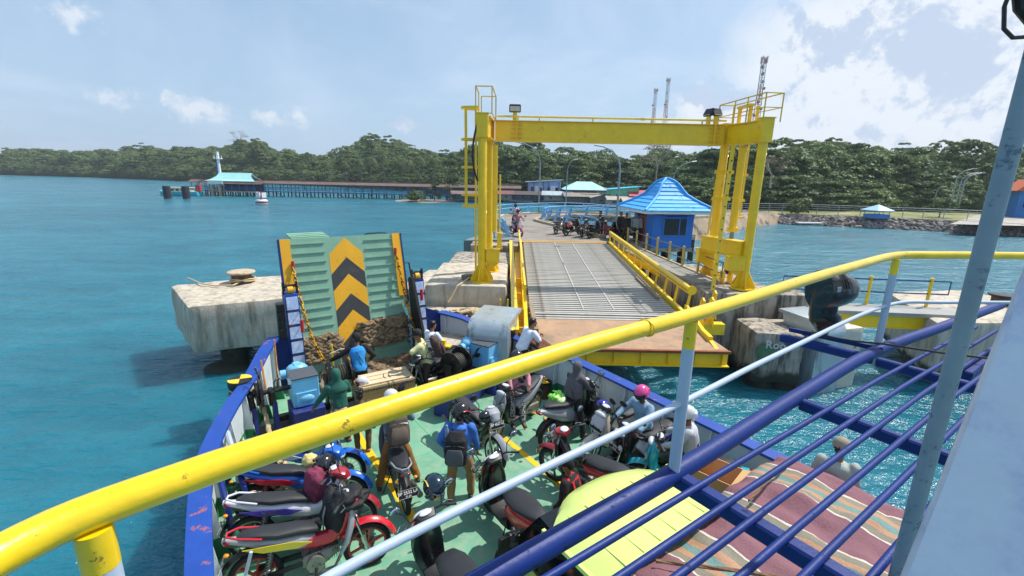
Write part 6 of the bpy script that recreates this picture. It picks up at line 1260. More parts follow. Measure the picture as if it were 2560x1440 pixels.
# lime truck with ribbed roof and cargo under striped cloth
def truck():
    t = thing('lime_truck', 'lime green truck cab with a curved roof front, partly under the blue grating', 'truck', ship(.2, .0, .17), SHROT)
    lm = mat('lime_paint', '#cfe07a', .35, 0, .05, 1, 0, 20, coat=.4); gk = mat('truck_glass', '#0f1316', .1)
    c = .35
    def roof(m):
        rings = []
        for a, z, w in ((3.42, 2.72, .45), (3.36, 2.8, .75), (3.2, 2.9, .95), (2.95, 2.97, 1.02), (2.6, 3.0, 1.03), (2.08, 3.0, 1.03)):
            rg = []
            for k in range(13):
                f = -1+2*k/12; rg.append(V((a-.22*abs(f)**3*(1 if a > 2.9 else .3), -(c+w*f), z-.13*abs(f)**4)))
            rings.append(rg+[p-V((0, 0, .05)) for p in rg[::-1]])
        m.loft(rings)
    part(t, 'roof', lm, roof, 25)
    for k in range(7): s = c-.75+k*.25; part(t, 'roof_rib', lm, lambda m: m.bar((2.93, -s, 2.976-.13*((s-c)/1.03)**4), (2.1, -s, 3.004-.13*((s-c)/1.03)**4), .014, .014))
    [part(t, 'gutter', lm, lambda m: m.bar((3.0, -(c+k*1.04), 2.84), (2.1, -(c+k*1.04), 2.86), .04, .05)) for k in (-1, 1)]
    part(t, 'window', gk, lambda m: m.loft([[V((3.3, -(c-.85), 2.72)), V((3.3, -(c+.85), 2.72)), V((2.4, -(c+.98), 2.82)), V((2.4, -(c-.98), 2.82))], [V((3.75, -(c-.92), 2.05)), V((3.75, -(c+.92), 2.05)), V((2.4, -(c+1.0), 2.05)), V((2.4, -(c-1.0), 2.05))]]))
    part(t, 'body', lm, lambda m: m.loft([[V((3.8, -(c-.95), 2.05)), V((3.8, -(c+.95), 2.05)), V((2.4, -(c+1.03), 2.05)), V((2.4, -(c-1.03), 2.05))], [V((3.95, -(c-.95), 1.62)), V((3.95, -(c+.95), 1.62)), V((2.4, -(c+1.03), 1.62)), V((2.4, -(c-1.03), 1.62))]])); part(t, 'bumper', black, lambda m: m.box((3.95, -c, 1.6), (.16, 1.9, .2), None, .04))
    for s in (c-.85, c+.85): w = part(t, 'wheel', rubber, lambda m: m.cyl((2.6, -s-.1, DZ+.32), (2.6, -s+.1, DZ+.32), .32, n=20)); part(w, 'rim', steel, lambda m: m.cyl((2.6, -s-.105, DZ+.32), (2.6, -s+.105, DZ+.32), .17, n=14))
    part(t, 'mirror', black, lambda m: [m.box((3.5, -(c-1.2), 2.35), (.05, .16, .26), None, .02), m.tube([(3.45, -(c-.95), 2.5), (3.5, -(c-1.18), 2.5)], .012, 5)])
    part(t, 'load_bed', black, lambda m: m.box((-.8, -c, 1.9), (3.9, 2.0, .5)))
truck()
def tarp():
    m = bpy.data.materials.new('striped_cloth'); m.use_nodes = True; t = m.node_tree; p = t.nodes['Principled BSDF']; ln = t.links.new
    tcn = t.nodes.new('ShaderNodeTexCoord'); nz = t.nodes.new('ShaderNodeTexNoise'); nz.inputs['Scale'].default_value = 2.2; nz.inputs['Detail'].default_value = 3; ln(tcn.outputs['Object'], nz.inputs['Vector'])
    ad = t.nodes.new('ShaderNodeVectorMath'); ad.operation = 'MULTIPLY_ADD'; ln(nz.outputs['Color'], ad.inputs[0]); ad.inputs[1].default_value = (.12, .16, 0); ln(tcn.outputs['Object'], ad.inputs[2])
    sp = t.nodes.new('ShaderNodeSeparateXYZ'); ln(ad.outputs[0], sp.inputs[0]); md = t.nodes.new('ShaderNodeMath'); md.operation = 'WRAP'; ln(sp.outputs['Y'], md.inputs[0]); md.inputs[1].default_value = 1.05; md.inputs[2].default_value = 0
    dv = t.nodes.new('ShaderNodeMath'); dv.operation = 'DIVIDE'; ln(md.outputs[0], dv.inputs[0]); dv.inputs[1].default_value = 1.05
    cr = t.nodes.new('ShaderNodeValToRGB'); cr.color_ramp.interpolation = 'CONSTANT'; e = cr.color_ramp.elements
    cols = [(0, '#80575f'), (.36, '#cfc3b6'), (.385, '#807a6a'), (.5, '#ac8468'), (.58, '#6b8a85'), (.68, '#ac8468'), (.76, '#807a6a'), (.86, '#cfc3b6'), (.885, '#80575f')]
    while len(e) < len(cols): e.new(.5)
    for k, (q, c) in enumerate(cols): e[k].position = q; e[k].color = (*lin(c), 1)
    ln(dv.outputs[0], cr.inputs[0])
    n3 = t.nodes.new('ShaderNodeTexNoise'); n3.inputs['Scale'].default_value = 40; n3.inputs['Detail'].default_value = 3; ln(tcn.outputs['Object'], n3.inputs['Vector'])
    hs = t.nodes.new('ShaderNodeHueSaturation'); ln(cr.outputs[0], hs.inputs['Color']); mr = t.nodes.new('ShaderNodeMapRange'); mr.inputs['To Min'].default_value = .8; mr.inputs['To Max'].default_value = 1.2; ln(n3.outputs['Fac'], mr.inputs['Value']); ln(mr.outputs[0], hs.inputs['Value'])
    ln(hs.outputs[0], p.inputs['Base Color']); p.inputs['Roughness'].default_value = .9; bp = t.nodes.new('ShaderNodeBump'); bp.inputs['Strength'].default_value = .4; bp.inputs['Distance'].default_value = .02; ln(n3.outputs['Fac'], bp.inputs['Height']); ln(bp.outputs[0], p.inputs['Normal'])
    def cloth(a0, a1, s0, s1, zt, seed, label, drop=.9):
        nx, ny = 44, 52; mb = MB()
        for i in range(nx):
            for j in range(ny):
                u, v = i/(nx-1)*1.16-.08, j/(ny-1)*1.16-.08; a = a0+(a1-a0)*min(max(u, 0), 1); s = s0+(s1-s0)*min(max(v, 0), 1)
                ex = max(0, -u, u-1)+0; ey = max(0, -v, v-1); dz = -(max(ex, ey))/.08*drop
                eu = min(max(u, 0), 1); ev = min(max(v, 0), 1); edge = min(eu, 1-eu, ev, 1-ev)
                q = V((a*1.1+seed, s*1.1, 0)); z = zt+.10*noise.noise(q*1.2)+.06*noise.noise(q*3)+.03*noise.noise(q*7)-.12*math.exp(-edge*22)
                out_ = .1*(-dz/drop)
                a += (out_ if u > 1 else -out_ if u < 0 else 0)*(1 if a1 > a0 else -1)+.05*noise.noise(V((s*4, z*3, seed)))*(1 if dz < 0 else 0); s += (out_ if v > 1 else -out_ if v < 0 else 0)+.05*noise.noise(V((a*4, z*3, seed+4)))*(1 if dz < 0 else 0)
                mb.v.append((a, -s, z+dz))
        for i in range(nx-1):
            for j in range(ny-1): mb.f.append((i*ny+j, (i+1)*ny+j, (i+1)*ny+j+1, i*ny+j+1)); mb.m.append(0)
        o = mb.build('striped_tarpaulin', m, ang=70); o.location = ship(0, 0, 0); o.rotation_euler = (0, 0, SHROT); tag(o, label, 'tarpaulin'); return o
    cloth(2.5, -1.6, -.38, 1.38, 3.05, 1, 'purple, orange and green striped cloth over the nearer cargo behind the lime cab')
    cloth(2.6, -1.6, 1.48, 3.2, 2.97, 5, 'striped cloth over the further cargo beside the starboard bulwark')
    for (p0, p1, l) in (((2.2, -.1, 3.12), (.9, 1.2, 3.12), 'twisted brown cord crossing the nearer striped cloth'), ((2.35, 3.0, 3.05), (2.2, 1.6, 3.05), 'twisted brown cord across the further striped cloth')):
        twist_rope('twisted_cord', l, [p0, ((p0[0]+p1[0])/2, (p0[1]+p1[1])/2, p0[2]+.03), p1], .02, 'cord').data.materials[0] = mat('brown_cord', '#7a5f48', .9, 0, .3, 30)
tarp()
def cbox():
    cm = mat('cardboard', '#c49a6c', .85, 0, .1, 6); t = thing('cardboard_box', 'open brown cardboard box beside the striped cargo at the starboard side', 'cardboard box', ship(3.05, 2.35, 2.3), SHROT+.2)
    part(t, 'side', cm, lambda m: [m.box((x, 0, .2), (.012, .5, .4)) for x in (-.3, .3)]+[m.box((0, y, .2), (.6, .012, .4)) for y in (-.25, .25)]); part(t, 'bottom', cm, lambda m: m.box((0, 0, .0), (.6, .5, .012)))
    part(t, 'flap', cm, lambda m: m.box((-.4, 0, .42), (.22, .5, .012), Matrix.Rotation(.3, 3, 'Y'))); 
cbox()

# ---------------------------------------------------------------- bridge-front balcony (foreground)
def RS(a, s, z): return ship(a, s, z)
def topz(s): return 6.24
t = thing('balcony_railing', 'thick glossy yellow handrail with white posts crossing the foreground', 'railing', ship(0, 0, 0), SHROT)
hand = smooth([S3(a, s, 6.24) for a, s in ((.3, -3.82), (.62, -3.72), (.745, -3.62), (.79, -3.45), (.82, -3.2), (.85, -2.9), (.885, -2.5), (.9, -2.03), (.93, -1.5), (.965, -1.0), (1.0, -.3), (1.02, .25), (.99, .46), (.9, .63), (.75, .9), (.53, 1.25), (.1, 1.85))], 6)
part(t, 'handrail', railyel, lambda m: m.tube(hand, .0255, 24))
part(t, 'weld_bead', railyel, lambda m: [m.tube([S3(a, s, 6.24)+V((.026*math.cos(q)*.3, -.006, 0))+V((.026*math.cos(q), 0, .026*math.sin(q))) for q in np.linspace(0, 6.28, 17)[:-1]], .003, 5, closed=True) for a, s in ((.893, -2.26),)])
for a, s in ((.76, -3.56), (.9, -2.0), (1.0, .36)):
    po = part(t, 'post', railwhite, lambda m: m.cyl(S3(a, s, 5.6), S3(a, s, 6.12 if s > -3 else 6.16), .0215, n=20)); part(po, 'yellow_band', railyel, lambda m: m.cyl(S3(a, s, 6.119 if s > -3 else 6.159), S3(a, s, 6.22), .022, n=20))
mid = smooth([S3(a, s, 5.905) for a, s in ((.6, -3.9), (.8, -3.4), (.86, -2.9), (.9, -2.0), (.95, -1.2), (1.0, .36), (.8, .85), (.4, 1.5))], 6)
part(t, 'mid_rail', railwhite, lambda m: m.tube(mid, .012, 14))
t = thing('balcony_grating', 'deep blue tubular floor frame below the yellow handrail', 'grating', ship(0, 0, 0), SHROT)
edge = smooth([S3(a, s, 5.6) for a, s in ((.88, -4.2), (.9, -2.6), (.91, -1.9), (.95, -1.0), (.985, .2), (.9, 1.4), (.8, 2.8))], 4)
part(t, 'edge_tube', navy, lambda m: m.tube(edge, .038, 20))
for s, w in ((-1.97, .035), (-.9, .028), (.15, .03)): part(t, 'cross_member', navy, lambda m: m.bar(S3(.93, s, 5.575), S3(-.6, s+.02, 5.575), w*1.6, .06, bev=.008))
for a in (.8, .69, .6, .5, .4, .29, .18): part(t, 'rod', navy, lambda m: m.tube([S3(a, -4.2, 5.612), S3(a, -1.9, 5.612), S3(a-.01, -.3, 5.612), S3(a-.06, 1.6, 5.612)], .0125, 12))
part(t, 'lamp_cable', black, lambda m: m.tube([S3(1.35, .2, 5.63), S3(1.1, .22, 5.65), S3(.95, .3, 5.66), S3(.7, .5, 5.64), S3(.4, .75, 5.63), S3(.2, 1.3, 5.62)], .007, 6)); part(t, 'outer_member', navy, lambda m: m.bar(S3(.55, .4, 5.56), S3(.55, 2.4, 5.56), .06, .06, bev=.008))
part(t, 'bracket', navy, lambda m: [m.bar(S3(.95, .15, 5.58), S3(1.5, .08, 5.58), .05, .06, bev=.008), m.bar(S3(.95, .3, 5.62), S3(1.5, .2, 5.62), .02, .03)])
t = thing('stay_pole', 'worn blue grey steel pole rising in front of the right end of the railing', 'pole', (1.13, 1.10, 0)); pm_ = mat('pole_blue_grey', '#7e939f', .5, 0, .1, 8, .6, 80, dirt='#55687a', damt=.25, dscale=30, bdist=.001)
part(t, 'pole', pm_, lambda m: m.cyl((.0, .0, 4.2), (.0, 0, 8.6), .0195, n=24))
t = thing('wing_bulwark', 'glossy white painted steel wing plate filling the lower right corner', 'bulwark plate', (0, 0, 0)); wp = mat('wing_white', '#d3d8e2', .3, 0, .08, 5, .8, 16, dirt='#9aa3cc', damt=.25, dscale=7, coat=.4, dsharp=.4, bdist=.003)
A0, A1 = V((.97, .83, 6.75)), V((.60, .60, 5.78)); bk = V((.55, -.62, 0))
part(t, 'plate', wp, lambda m: m.prism([(0, 0), (0, 1)] and [(0, 0), ((A1-A0).length+.5, 0), ((A1-A0).length+.5, 1.2), (0, 1.2)], A0-(A1-A0).normalized()*.1, (A1-A0).normalized(), bk.normalized(), .05), 25)
part(t, 'rolled_edge', wp, lambda m: m.cyl(A0-(A1-A0)*.1+V((.02, -.01, 0)), A1+(A1-A0)*.5+V((.02, -.01, 0)), .03, n=16))
def searchlight():
    t = thing('wrapped_searchlight', 'searchlight wrapped in black plastic standing on a blue bracket outside the railing', 'searchlight', ship(1.30, .30, 5.6), SHROT)
    bp_ = mat('black_plastic_wrap', '#0c0c0e', .22, 0, .2, 12, 1.0, 16, coat=.5)
    g_ = random.Random(3)
    part(t, 'lamp_head', bp_, lambda m: m.loft([[V((x, r*math.cos(q)*1.0, .36+dz+r*math.sin(q)*hh)) for q in np.linspace(0, 6.28, 25)[:-1]] for x, r, dz, hh in ((-.135, .06, .0, 1.3), (-.13, .115, -.0, 1.25), (-.06, .125, .0, 1.15), (.02, .122, .0, 1.05), (.09, .112, .0, 1.0), (.14, .085, .0, 1.0), (.165, .04, .0, 1.0))]), 50)
    part(t, 'fold', bp_, lambda m: [m.tube([V((-.05+k*.024, (.128-.0009*k*k)*math.cos(q), .36+(.130-.0022*k*k*.6)*1.08*math.sin(q))) for q in np.linspace(.3, 2.9, 10)], .004, 5) for k in range(8)])
    part(t, 'wrap_skirt', bp_, lambda m: m.loft([[V((x+w*math.cos(q), d*math.sin(q), z+.006*math.sin(5*q))) for q in np.linspace(0, 6.28, 19)[:-1]] for x, z, w, d in ((-.05, .36, .09, .1), (-.06, .27, .085, .09), (-.055, .2, .09, .085), (-.03, .17, .115, .09), (-.02, .12, .11, .085), (-.03, .09, .07, .06), (-.02, .03, .03, .03))]), 60)
    part(t, 'sticker', mat('sticker', '#9aa7ad', .5), lambda m: m.box((-.09, -.118, .39), (.03, .006, .035)))
    part(t, 'bolt', steel, lambda m: m.cyl((-.1, .02, .02), (-.0, -.02, .03), .02, n=8))
    t.rotation_euler = (0, 0, .25)
searchlight()
p = EYE+ray(2552, 18)*1.4; t = thing('hanging_lamp', 'dark cable loop and lamp bracket hanging at the top right corner', 'lamp', p); 
part(t, 'bracket', black, lambda m: m.tube([(-.03, 0, .08), (.0, 0, .0), (.06, 0, -.05), (.12, 0, -.03)], .018, 8)); part(t, 'cable', black, lambda m: m.tube([(-.035, 0, .1), (-.05, 0, .0), (-.035, 0, -.06), (.0, 0, -.085), (.06, 0, -.08)], .006, 7)); part(t, 'clamp', steel, lambda m: m.box((.03, 0, .03), (.05, .02, .02), Matrix.Rotation(.6, 3, 'Y')))
# ================================================================== MOTORCYCLES
def paint(name, c, rough=.25): return mat('bike_'+name, c, rough, 0, .05, 5, 0, 40, coat=.6)
BC = {'blue': paint('blue', '#1463c8'), 'red': paint('red', '#c61f2c'), 'white': paint('white', '#d5d5dc'), 'black': paint('black', '#101114', .2), 'silver': paint('silver', '#9a9ca2'), 'teal': paint('teal', '#17a9bd'), 'cream': paint('cream', '#cfc5b4'), 'purple': paint('purple', '#4a3aa0'), 'darkred': paint('dark_red', '#9c2430'), 'lime': paint('stripe_yellow', '#c9b22a'), 'pink': paint('pink', '#d67a8a'), 'grey': paint('grey', '#55585e')}
seatm = mat('bike_seat', '#26282c', .6, 0, .12, 14, .3, 120, bdist=.002); engm = mat('engine_alloy', '#8f8b84', .45, .6, .2, 14, 0, 40, dirt='#4a453e', damt=.35, dscale=14); exh = mat('exhaust_steel', '#6d6c6a', .4, .6, .15, 8); dpl = mat('bike_black_plastic', '#1a1b1d', .5, 0, .2, 8); glassm = mat('lamp_glass', '#c8ccd0', .08, 0, .1, 8); tailm = mat('tail_red', '#8a1420', .2, 0, .1, 8, coat=.5); mirm = mat('mirror_glass', '#b8cbe0', .05, .9, .02, 3); platem = mat('plate_black', '#111214', .5); ptext = mat('plate_white', '#e8e8e8', .5); amber = mat('amber_lens', '#d98a1c', .2)
WH = {}
def wheel_meshes(r, w, kind, rimc):
    k = (r, w, kind, rimc.name)
    if k in WH: return WH[k]
    m = MB(); n = 28; prof = [(r-.06, -w*.42), (r-.03, -w*.5), (r-.008, -w*.33), (r, 0), (r-.008, w*.33), (r-.03, w*.5), (r-.06, w*.42)]
    m.loft([[V((math.cos(a)*q[0], q[1], math.sin(a)*q[0])) for q in prof] for a in np.linspace(0, 2*math.pi, n+1)[:-1]], closed=True)
    ty = m.mesh('tyre', rubber, 60)
    m = MB(); prof = [(r-.055, -w*.4), (r-.085, -w*.3), (r-.085, w*.3), (r-.055, w*.4)]
    m.loft([[V((math.cos(a)*q[0], q[1], math.sin(a)*q[0])) for q in prof] for a in np.linspace(0, 2*math.pi, n+1)[:-1]], closed=True)
    m.cyl((0, -w*.55, 0), (0, w*.55, 0), .04, n=12)
    if kind == 'spoke':
        for i in range(18): a = i*2*math.pi/18; m.cyl((0, w*.35*(-1)**i, 0), ((r-.08)*math.cos(a+.12), 0, (r-.08)*math.sin(a+.12)), .0035, n=3)
    else:
        for i in range(kind): a = i*2*math.pi/kind+.3; m.bar((.03*math.cos(a), 0, .03*math.sin(a)), ((r-.07)*math.cos(a), 0, (r-.07)*math.sin(a)), .022, .03, up=(0, 1, 0))
    rm = m.mesh('rim', rimc, 40); m = MB(); m.cyl((0, w*.6, 0), (0, w*.66, 0), .1, n=20); dk = m.mesh('brake_disc', steel)
    WH[k] = (ty, rm, dk); return WH[k]
def motorcycle(name, label, p_front, p_rear, kind='moped', body='black', accent=None, rim='alloy', plate_rear='', plate_front='', tailc=None, z=DZ, lean=-.10, seatw=1.0, mirrors=True, deco='', group='motorcycles on the ferry deck', cat='motorcycle', steer=0.0, frontc=None, decotext=''):
    f, r = V((*p_front, z)), V((*p_rear, z)); ang = math.atan2(f.y-r.y, f.x-r.x); c = (f+r)/2
    t = thing(name, label, cat, c, ang, group); t.rotation_euler = (lean, 0, ang)
    B = BC[body]; A = BC[accent or body]; TC = BC[tailc or body]; FC = BC[frontc or accent or body]
    sc = kind == 'scooter'; wr = .255 if sc else .29; ww = .1 if sc else .075; wb = .62 if sc else .61
    rimm = {'alloy': chrome, 'black': dpl, 'red': paint('rim_red', '#a83a30'), 'spoke': chrome, 'dark': dpl, 'gold': paint('rim_gold', '#b3924a')}[rim]
    kd = 'spoke' if rim == 'spoke' else 5 if sc else 6
    ty, rm, dk = wheel_meshes(wr, ww, kd, rimm)
    for nm, x, st in (('front_wheel', wb, steer), ('rear_wheel', -wb, 0)):
        w = MB().cyl((0, -.03, 0), (0, .03, 0), .02, n=8).build(nm, steel, t); w.location = (x, 0, wr); w.rotation_euler = (0, 0, st)
        link('tyre', ty, w); link('rim', rm, w)
        if nm[0] == 'f': link('brake_disc', dk, w)
    hb = (.40, 1.0) if sc else (.36, .98)                        # handlebar x, z
    part(t, 'fork', chrome, lambda m: [m.cyl((wb, y, wr), (.47, y, .78), .021, .019, 8) for y in (-.075, .075)]+[m.cyl((wb, y, wr-.02), (wb-.05, y, wr+.18), .028, n=8) for y in (-.075, .075)])
    part(t, 'front_fender', FC if not sc else B, lambda m: m.arcstrip((wb, 0, wr), wr+.03, wr+.065, R(10), R(150), .065, 12))
    hbp = part(t, 'handlebar', dpl, lambda m: [m.tube([(hb[0]-.1, -.34, hb[1]+.02), (hb[0]-.02, -.2, hb[1]+.03), (hb[0]+.04, -.08, hb[1]-.02), (hb[0]+.04, .08, hb[1]-.02), (hb[0]-.02, .2, hb[1]+.03), (hb[0]-.1, .34, hb[1]+.02)], .013, 7), m.cyl((hb[0]+.03, 0, hb[1]-.2), (hb[0]+.03, 0, hb[1]), .035, n=10)])
    for y in (-1, 1): part(hbp, 'grip', seatm, lambda m: m.cyl((hb[0]-.055, y*.26, hb[1]+.028), (hb[0]-.105, y*.36, hb[1]+.018), .02, n=10)); part(hbp, 'brake_lever', steel, lambda m: m.tube([(hb[0]+.0, y*.24, hb[1]+.03), (hb[0]+.02, y*.3, hb[1]+.02), (hb[0]-.03, y*.36, hb[1]+.01)], .006, 5))
    if mirrors:
        for y in (-1, 1):
            mo = part(t, 'mirror', dpl, lambda m: [m.tube([(hb[0]-.03, y*.2, hb[1]+.03), (hb[0]+.02, y*.24, hb[1]+.14), (hb[0]-.01, y*.32, hb[1]+.24)], .007, 5), m.sph((hb[0]-.01, y*.34, hb[1]+.27), (.016, .075, .05), nu=14, nv=8)])
            part(mo, 'mirror_glass', mirm, lambda m: m.sph((hb[0]-.016, y*.34, hb[1]+.27), (.014, .066, .043), nu=14, nv=6))
    if sc:
        part(t, 'front_shield', B, lambda m: m.sec([(.36, .34, .16, .05), (.42, .45, .19, .055), (.45, .62, .2, .06), (.44, .78, .17, .075), (.42, .92, .12, .08), (.39, 1.0, .07, .05)][::1], 16, 3))
        part(t, 'front_panel', A if not frontc else FC, lambda m: m.sec([(.50, .5, .06, .02), (.525, .66, .13, .03), (.52, .8, .15, .035), (.49, .9, .1, .03)], 14, 2.6)); part(t, 'headlight', glassm, lambda m: m.sph((.5, 0, .93), (.05, .11, .05), nu=14)); [part(t, 'front_lamp', glassm, lambda m: m.sph((.545, k*.1, .72), (.02, .04, .06))) for k in (-1, 1)]
        part(t, 'floorboard', dpl, lambda m: m.sec([(.4, .34, .15, .04), (.25, .29, .16, .035), (.05, .28, .15, .04), (-.1, .33, .14, .08)], 12, 4))
        part(t, 'instrument_cover', dpl, lambda m: m.sec([(.44, .98, .1, .03), (.39, 1.03, .13, .04), (.32, 1.0, .1, .03)], 12, 2.4)); part(t, 'meter', glassm, lambda m: m.sph((.38, 0, 1.055), (.05, .08, .015)))
        part(t, 'side_panel', TC, lambda m: m.sec([(-.02, .42, .10, .12), (-.15, .52, .135, .16), (-.35, .58, .145, .14), (-.55, .66, .12, .10), (-.74, .74, .08, .06), (-.86, .78, .035, .03)], 16, 2.7))
        part(t, 'under_tray', dpl, lambda m: m.sec([(-.1, .36, .1, .08), (-.3, .42, .12, .08), (-.55, .5, .1, .06)], 10)); part(t, 'engine', engm, lambda m: [m.sec([(-.1, .26, .07, .07, .02), (-.35, .27, .06, .09, .06), (-.62, .26, .045, .09, .1)], 12), m.cyl((-.1, -.1, .27), (-.1, -.02, .27), .1, n=14)])
        part(t, 'seat', seatm, lambda m: m.sec([(.06, .70, .06, .02), (.0, .73, .11*seatw, .045), (-.15, .755, .15*seatw, .055), (-.35, .775, .155*seatw, .05), (-.52, .81, .13*seatw, .05), (-.68, .835, .09*seatw, .035), (-.74, .835, .04, .015)], 18, 2.5))
        part(t, 'exhaust', exh, lambda m: [m.tube([(-.1, -.1, .2), (-.3, -.14, .19), (-.45, -.17, .24)], .02, 7), m.cyl((-.4, -.17, .24), (-.8, -.185, .36), .052, .05, 14), m.cyl((-.8, -.185, .36), (-.83, -.185, .37), .03, n=10)]); part(t, 'heat_guard', B, lambda m: m.box((-.6, -.235, .31), (.26, .012, .07), Matrix.Rotation(-.3, 3, 'Y'), .005))
    else:
        part(t, 'leg_shield', B, lambda m: [m.sec([(.3, .36, .045, .02, y*.13), (.38, .5, .05, .035, y*.135), (.43, .66, .05, .04, y*.12), (.46, .8, .045, .035, y*.09), (.45, .9, .03, .02, y*.05)], 12, 2.4) for y in (-1, 1)])
        part(t, 'center_cover', A, lambda m: m.sec([(.46, .9, .07, .03), (.42, .78, .085, .06), (.33, .62, .085, .07), (.2, .53, .08, .075), (.05, .53, .085, .08), (-.1, .58, .1, .1)], 14, 2.6))
        part(t, 'headlight_cowl', FC, lambda m: m.sec([(.56, .87, .07, .05), (.5, .93, .115, .075), (.42, .98, .12, .06), (.33, .99, .08, .035)], 14, 2.5)); part(t, 'headlight', glassm, lambda m: m.sph((.555, 0, .885), (.04, .085, .045), Matrix.Rotation(.5, 3, 'Y'), 14)); part(t, 'meter', glassm, lambda m: m.sph((.39, 0, 1.035), (.06, .075, .015), Matrix.Rotation(-.2, 3, 'Y')))
        part(t, 'side_panel', TC, lambda m: m.sec([(.02, .56, .07, .07), (-.12, .6, .12, .1), (-.32, .64, .125, .085), (-.52, .69, .1, .06), (-.7, .75, .07, .045), (-.9, .81, .03, .025)], 16, 2.6))
        part(t, 'seat', seatm, lambda m: m.sec([(.1, .66, .05, .02), (.05, .69, .08*seatw, .04), (-.12, .735, .12*seatw, .05), (-.35, .755, .135*seatw, .05), (-.5, .79, .12*seatw, .045), (-.68, .81, .09*seatw, .035), (-.75, .815, .04, .015)], 18, 2.5))
        part(t, 'grab_rail', A, lambda m: m.tube([(-.5, .13, .78), (-.75, .11, .85), (-.85, .04, .86), (-.85, -.04, .86), (-.75, -.11, .85), (-.5, -.13, .78)], .013, 7))
        part(t, 'engine', engm, lambda m: [m.sec([(.28, .38, .06, .055), (.2, .36, .075, .07), (.05, .32, .11, .11), (-.12, .3, .1, .1)], 12, 3), m.cyl((.02, .09, .31), (.02, .15, .31), .085, n=18), m.cyl((.02, -.09, .31), (.02, -.15, .31), .1, n=18)]+[m.box((.2+k*.025, 0, .37), (.008, .17, .15)) for k in range(4)])
        part(t, 'swingarm', dpl, lambda m: [m.bar((-.12, y, .34), (-wb, y, wr), .03, .05) for y in (-.09, .09)]); sh_m = paint('shock_red', '#b52a25') if body == 'blue' else steel
        for y in (-.1, .1): s_ = part(t, 'rear_shock', steel, lambda m: m.cyl((-.5, y, .32), (-.42, y, .62), .014, n=6)); part(s_, 'spring', sh_m, lambda m: m.tube([V((-.49, y, .36)).lerp(V((-.43, y, .58)), k/60)+V((.03*math.cos(k*.7), .03*math.sin(k*.7), 0)) for k in range(61)], .007, 4))
        part(t, 'chain_cover', dpl, lambda m: m.bar((-.1, .1, .33), (-wb, .1, wr+.02), .02, .07)); part(t, 'exhaust', exh, lambda m: [m.tube([(.3, -.06, .3), (.22, -.11, .2), (-.1, -.14, .19), (-.3, -.16, .23)], .02, 7), m.cyl((-.28, -.16, .23), (-.82, -.18, .37), .036, .045, 14), m.cyl((-.82, -.18, .37), (-.84, -.18, .375), .03, n=10)])
        part(t, 'footrest', dpl, lambda m: m.cyl((.02, -.3, .26), (.02, .3, .26), .018, n=8))
    part(t, 'rear_fender', dpl, lambda m: [m.arcstrip((-wb, 0, wr), wr+.04, wr+.07, R(60), R(165), .06, 10)]); part(t, 'tail_light', tailm, lambda m: m.sph((-.87 if sc else -.86, 0, .76 if sc else .78), (.04, .075, .03), Matrix.Rotation(.5, 3, 'Y'), 12)); part(t, 'turn_signal', amber, lambda m: [m.sph((-.85, y, .7), (.03, .03, .02)) for y in (-.13, .13)])
    part(t, 'side_stand', dpl, lambda m: m.tube([(.0, .1, .22), (-.05, .22, .015), (-.09, .23, .01)], .01, 5))
    def plate(x, zz, tilt, s, back):
        q = Matrix.Rotation(tilt, 3, 'Y'); p = part(t, 'license_plate', platem, lambda m: [m.box((x, 0, zz), (.006, .27, .11), q)]); part(p, 'plate_edge', ptext, lambda m: [m.box(V((x, 0, zz))+q@V((0, 0, k*.053)), (.008, .27, .003), q) for k in (-1, 1)]+[m.box(V((x, k*.134, zz)), (.008, .003, .106), q) for k in (-1, 1)])
        sgn = -1 if back else 1; o = V((x, 0, zz))+q@V((sgn*.004, 0, .014)); text(p, 'plate_number', s.split('|')[0], .058, ptext, frame(o, (0, sgn, 0), q@V((0, 0, 1))))
        if '|' in s: text(p, 'plate_number', s.split('|')[1], .034, ptext, frame(V((x, 0, zz))+q@V((sgn*.004, 0, -.034)), (0, sgn, 0), q@V((0, 0, 1))))
    if plate_rear: plate(-.93, .53, .5, plate_rear, True)
    if plate_front: plate(.60 if not sc else .555, .80 if not sc else .70, -.35, plate_front, False)
    if deco:
        dm = BC[deco]; part(t, 'stripe', dm, lambda m: [m.prism([(-.7, .71), (-.2, .66), (.0, .6), (-.15, .57), (-.5, .62)], (0, y*.128, 0), (1, 0, 0), (0, 0, 1), .012*-y) for y in (-1, 1)])
    if decotext: text(t, 'side_lettering', decotext, .1, dm if False else BC['grey'], frame((-.35, -.145, .645), (1, 0, .1), (0, -.1, 1)))
    return t
def on(px, py, z=DZ): p = G(px, py, z); return (p.x, p.y)
def sxy(a, s): p = ship(a, s); return (p.x, p.y)
def near(px, py, h, L_=1.24):       # rear contact from the front contact and a heading in degrees (world)
    f = G(px, py, DZ); return ((f.x, f.y), (f.x-math.cos(R(h))*L_, f.y-math.sin(R(h))*L_))
HS = math.degrees(SHROT)
def bike(a, s, h, label, kind='moped', body='black', *ar, **k):
    c = ship(a, s); d = V((math.cos(R(HS+h)), math.sin(R(HS+h)), 0))*.62
    o = motorcycle('scooter' if kind == 'scooter' else 'motorcycle', label, (c.x+d.x, c.y+d.y), (c.x-d.x, c.y-d.y), kind, body, *ar, cat='scooter' if kind == 'scooter' else 'motorcycle', **k); o.scale = (1.13,)*3; return o
bike(7.68, -2.3, -116, 'blue motorcycle furthest forward in the left row, its body crossed by the yellow rail', 'moped', 'blue', rim='spoke', deco='white', lean=-.14)
bike(7.02, -2.47, -114, 'blue motorcycle with red rear springs in the left row, second from the bow', 'moped', 'blue', rim='spoke', deco='red', lean=-.14)
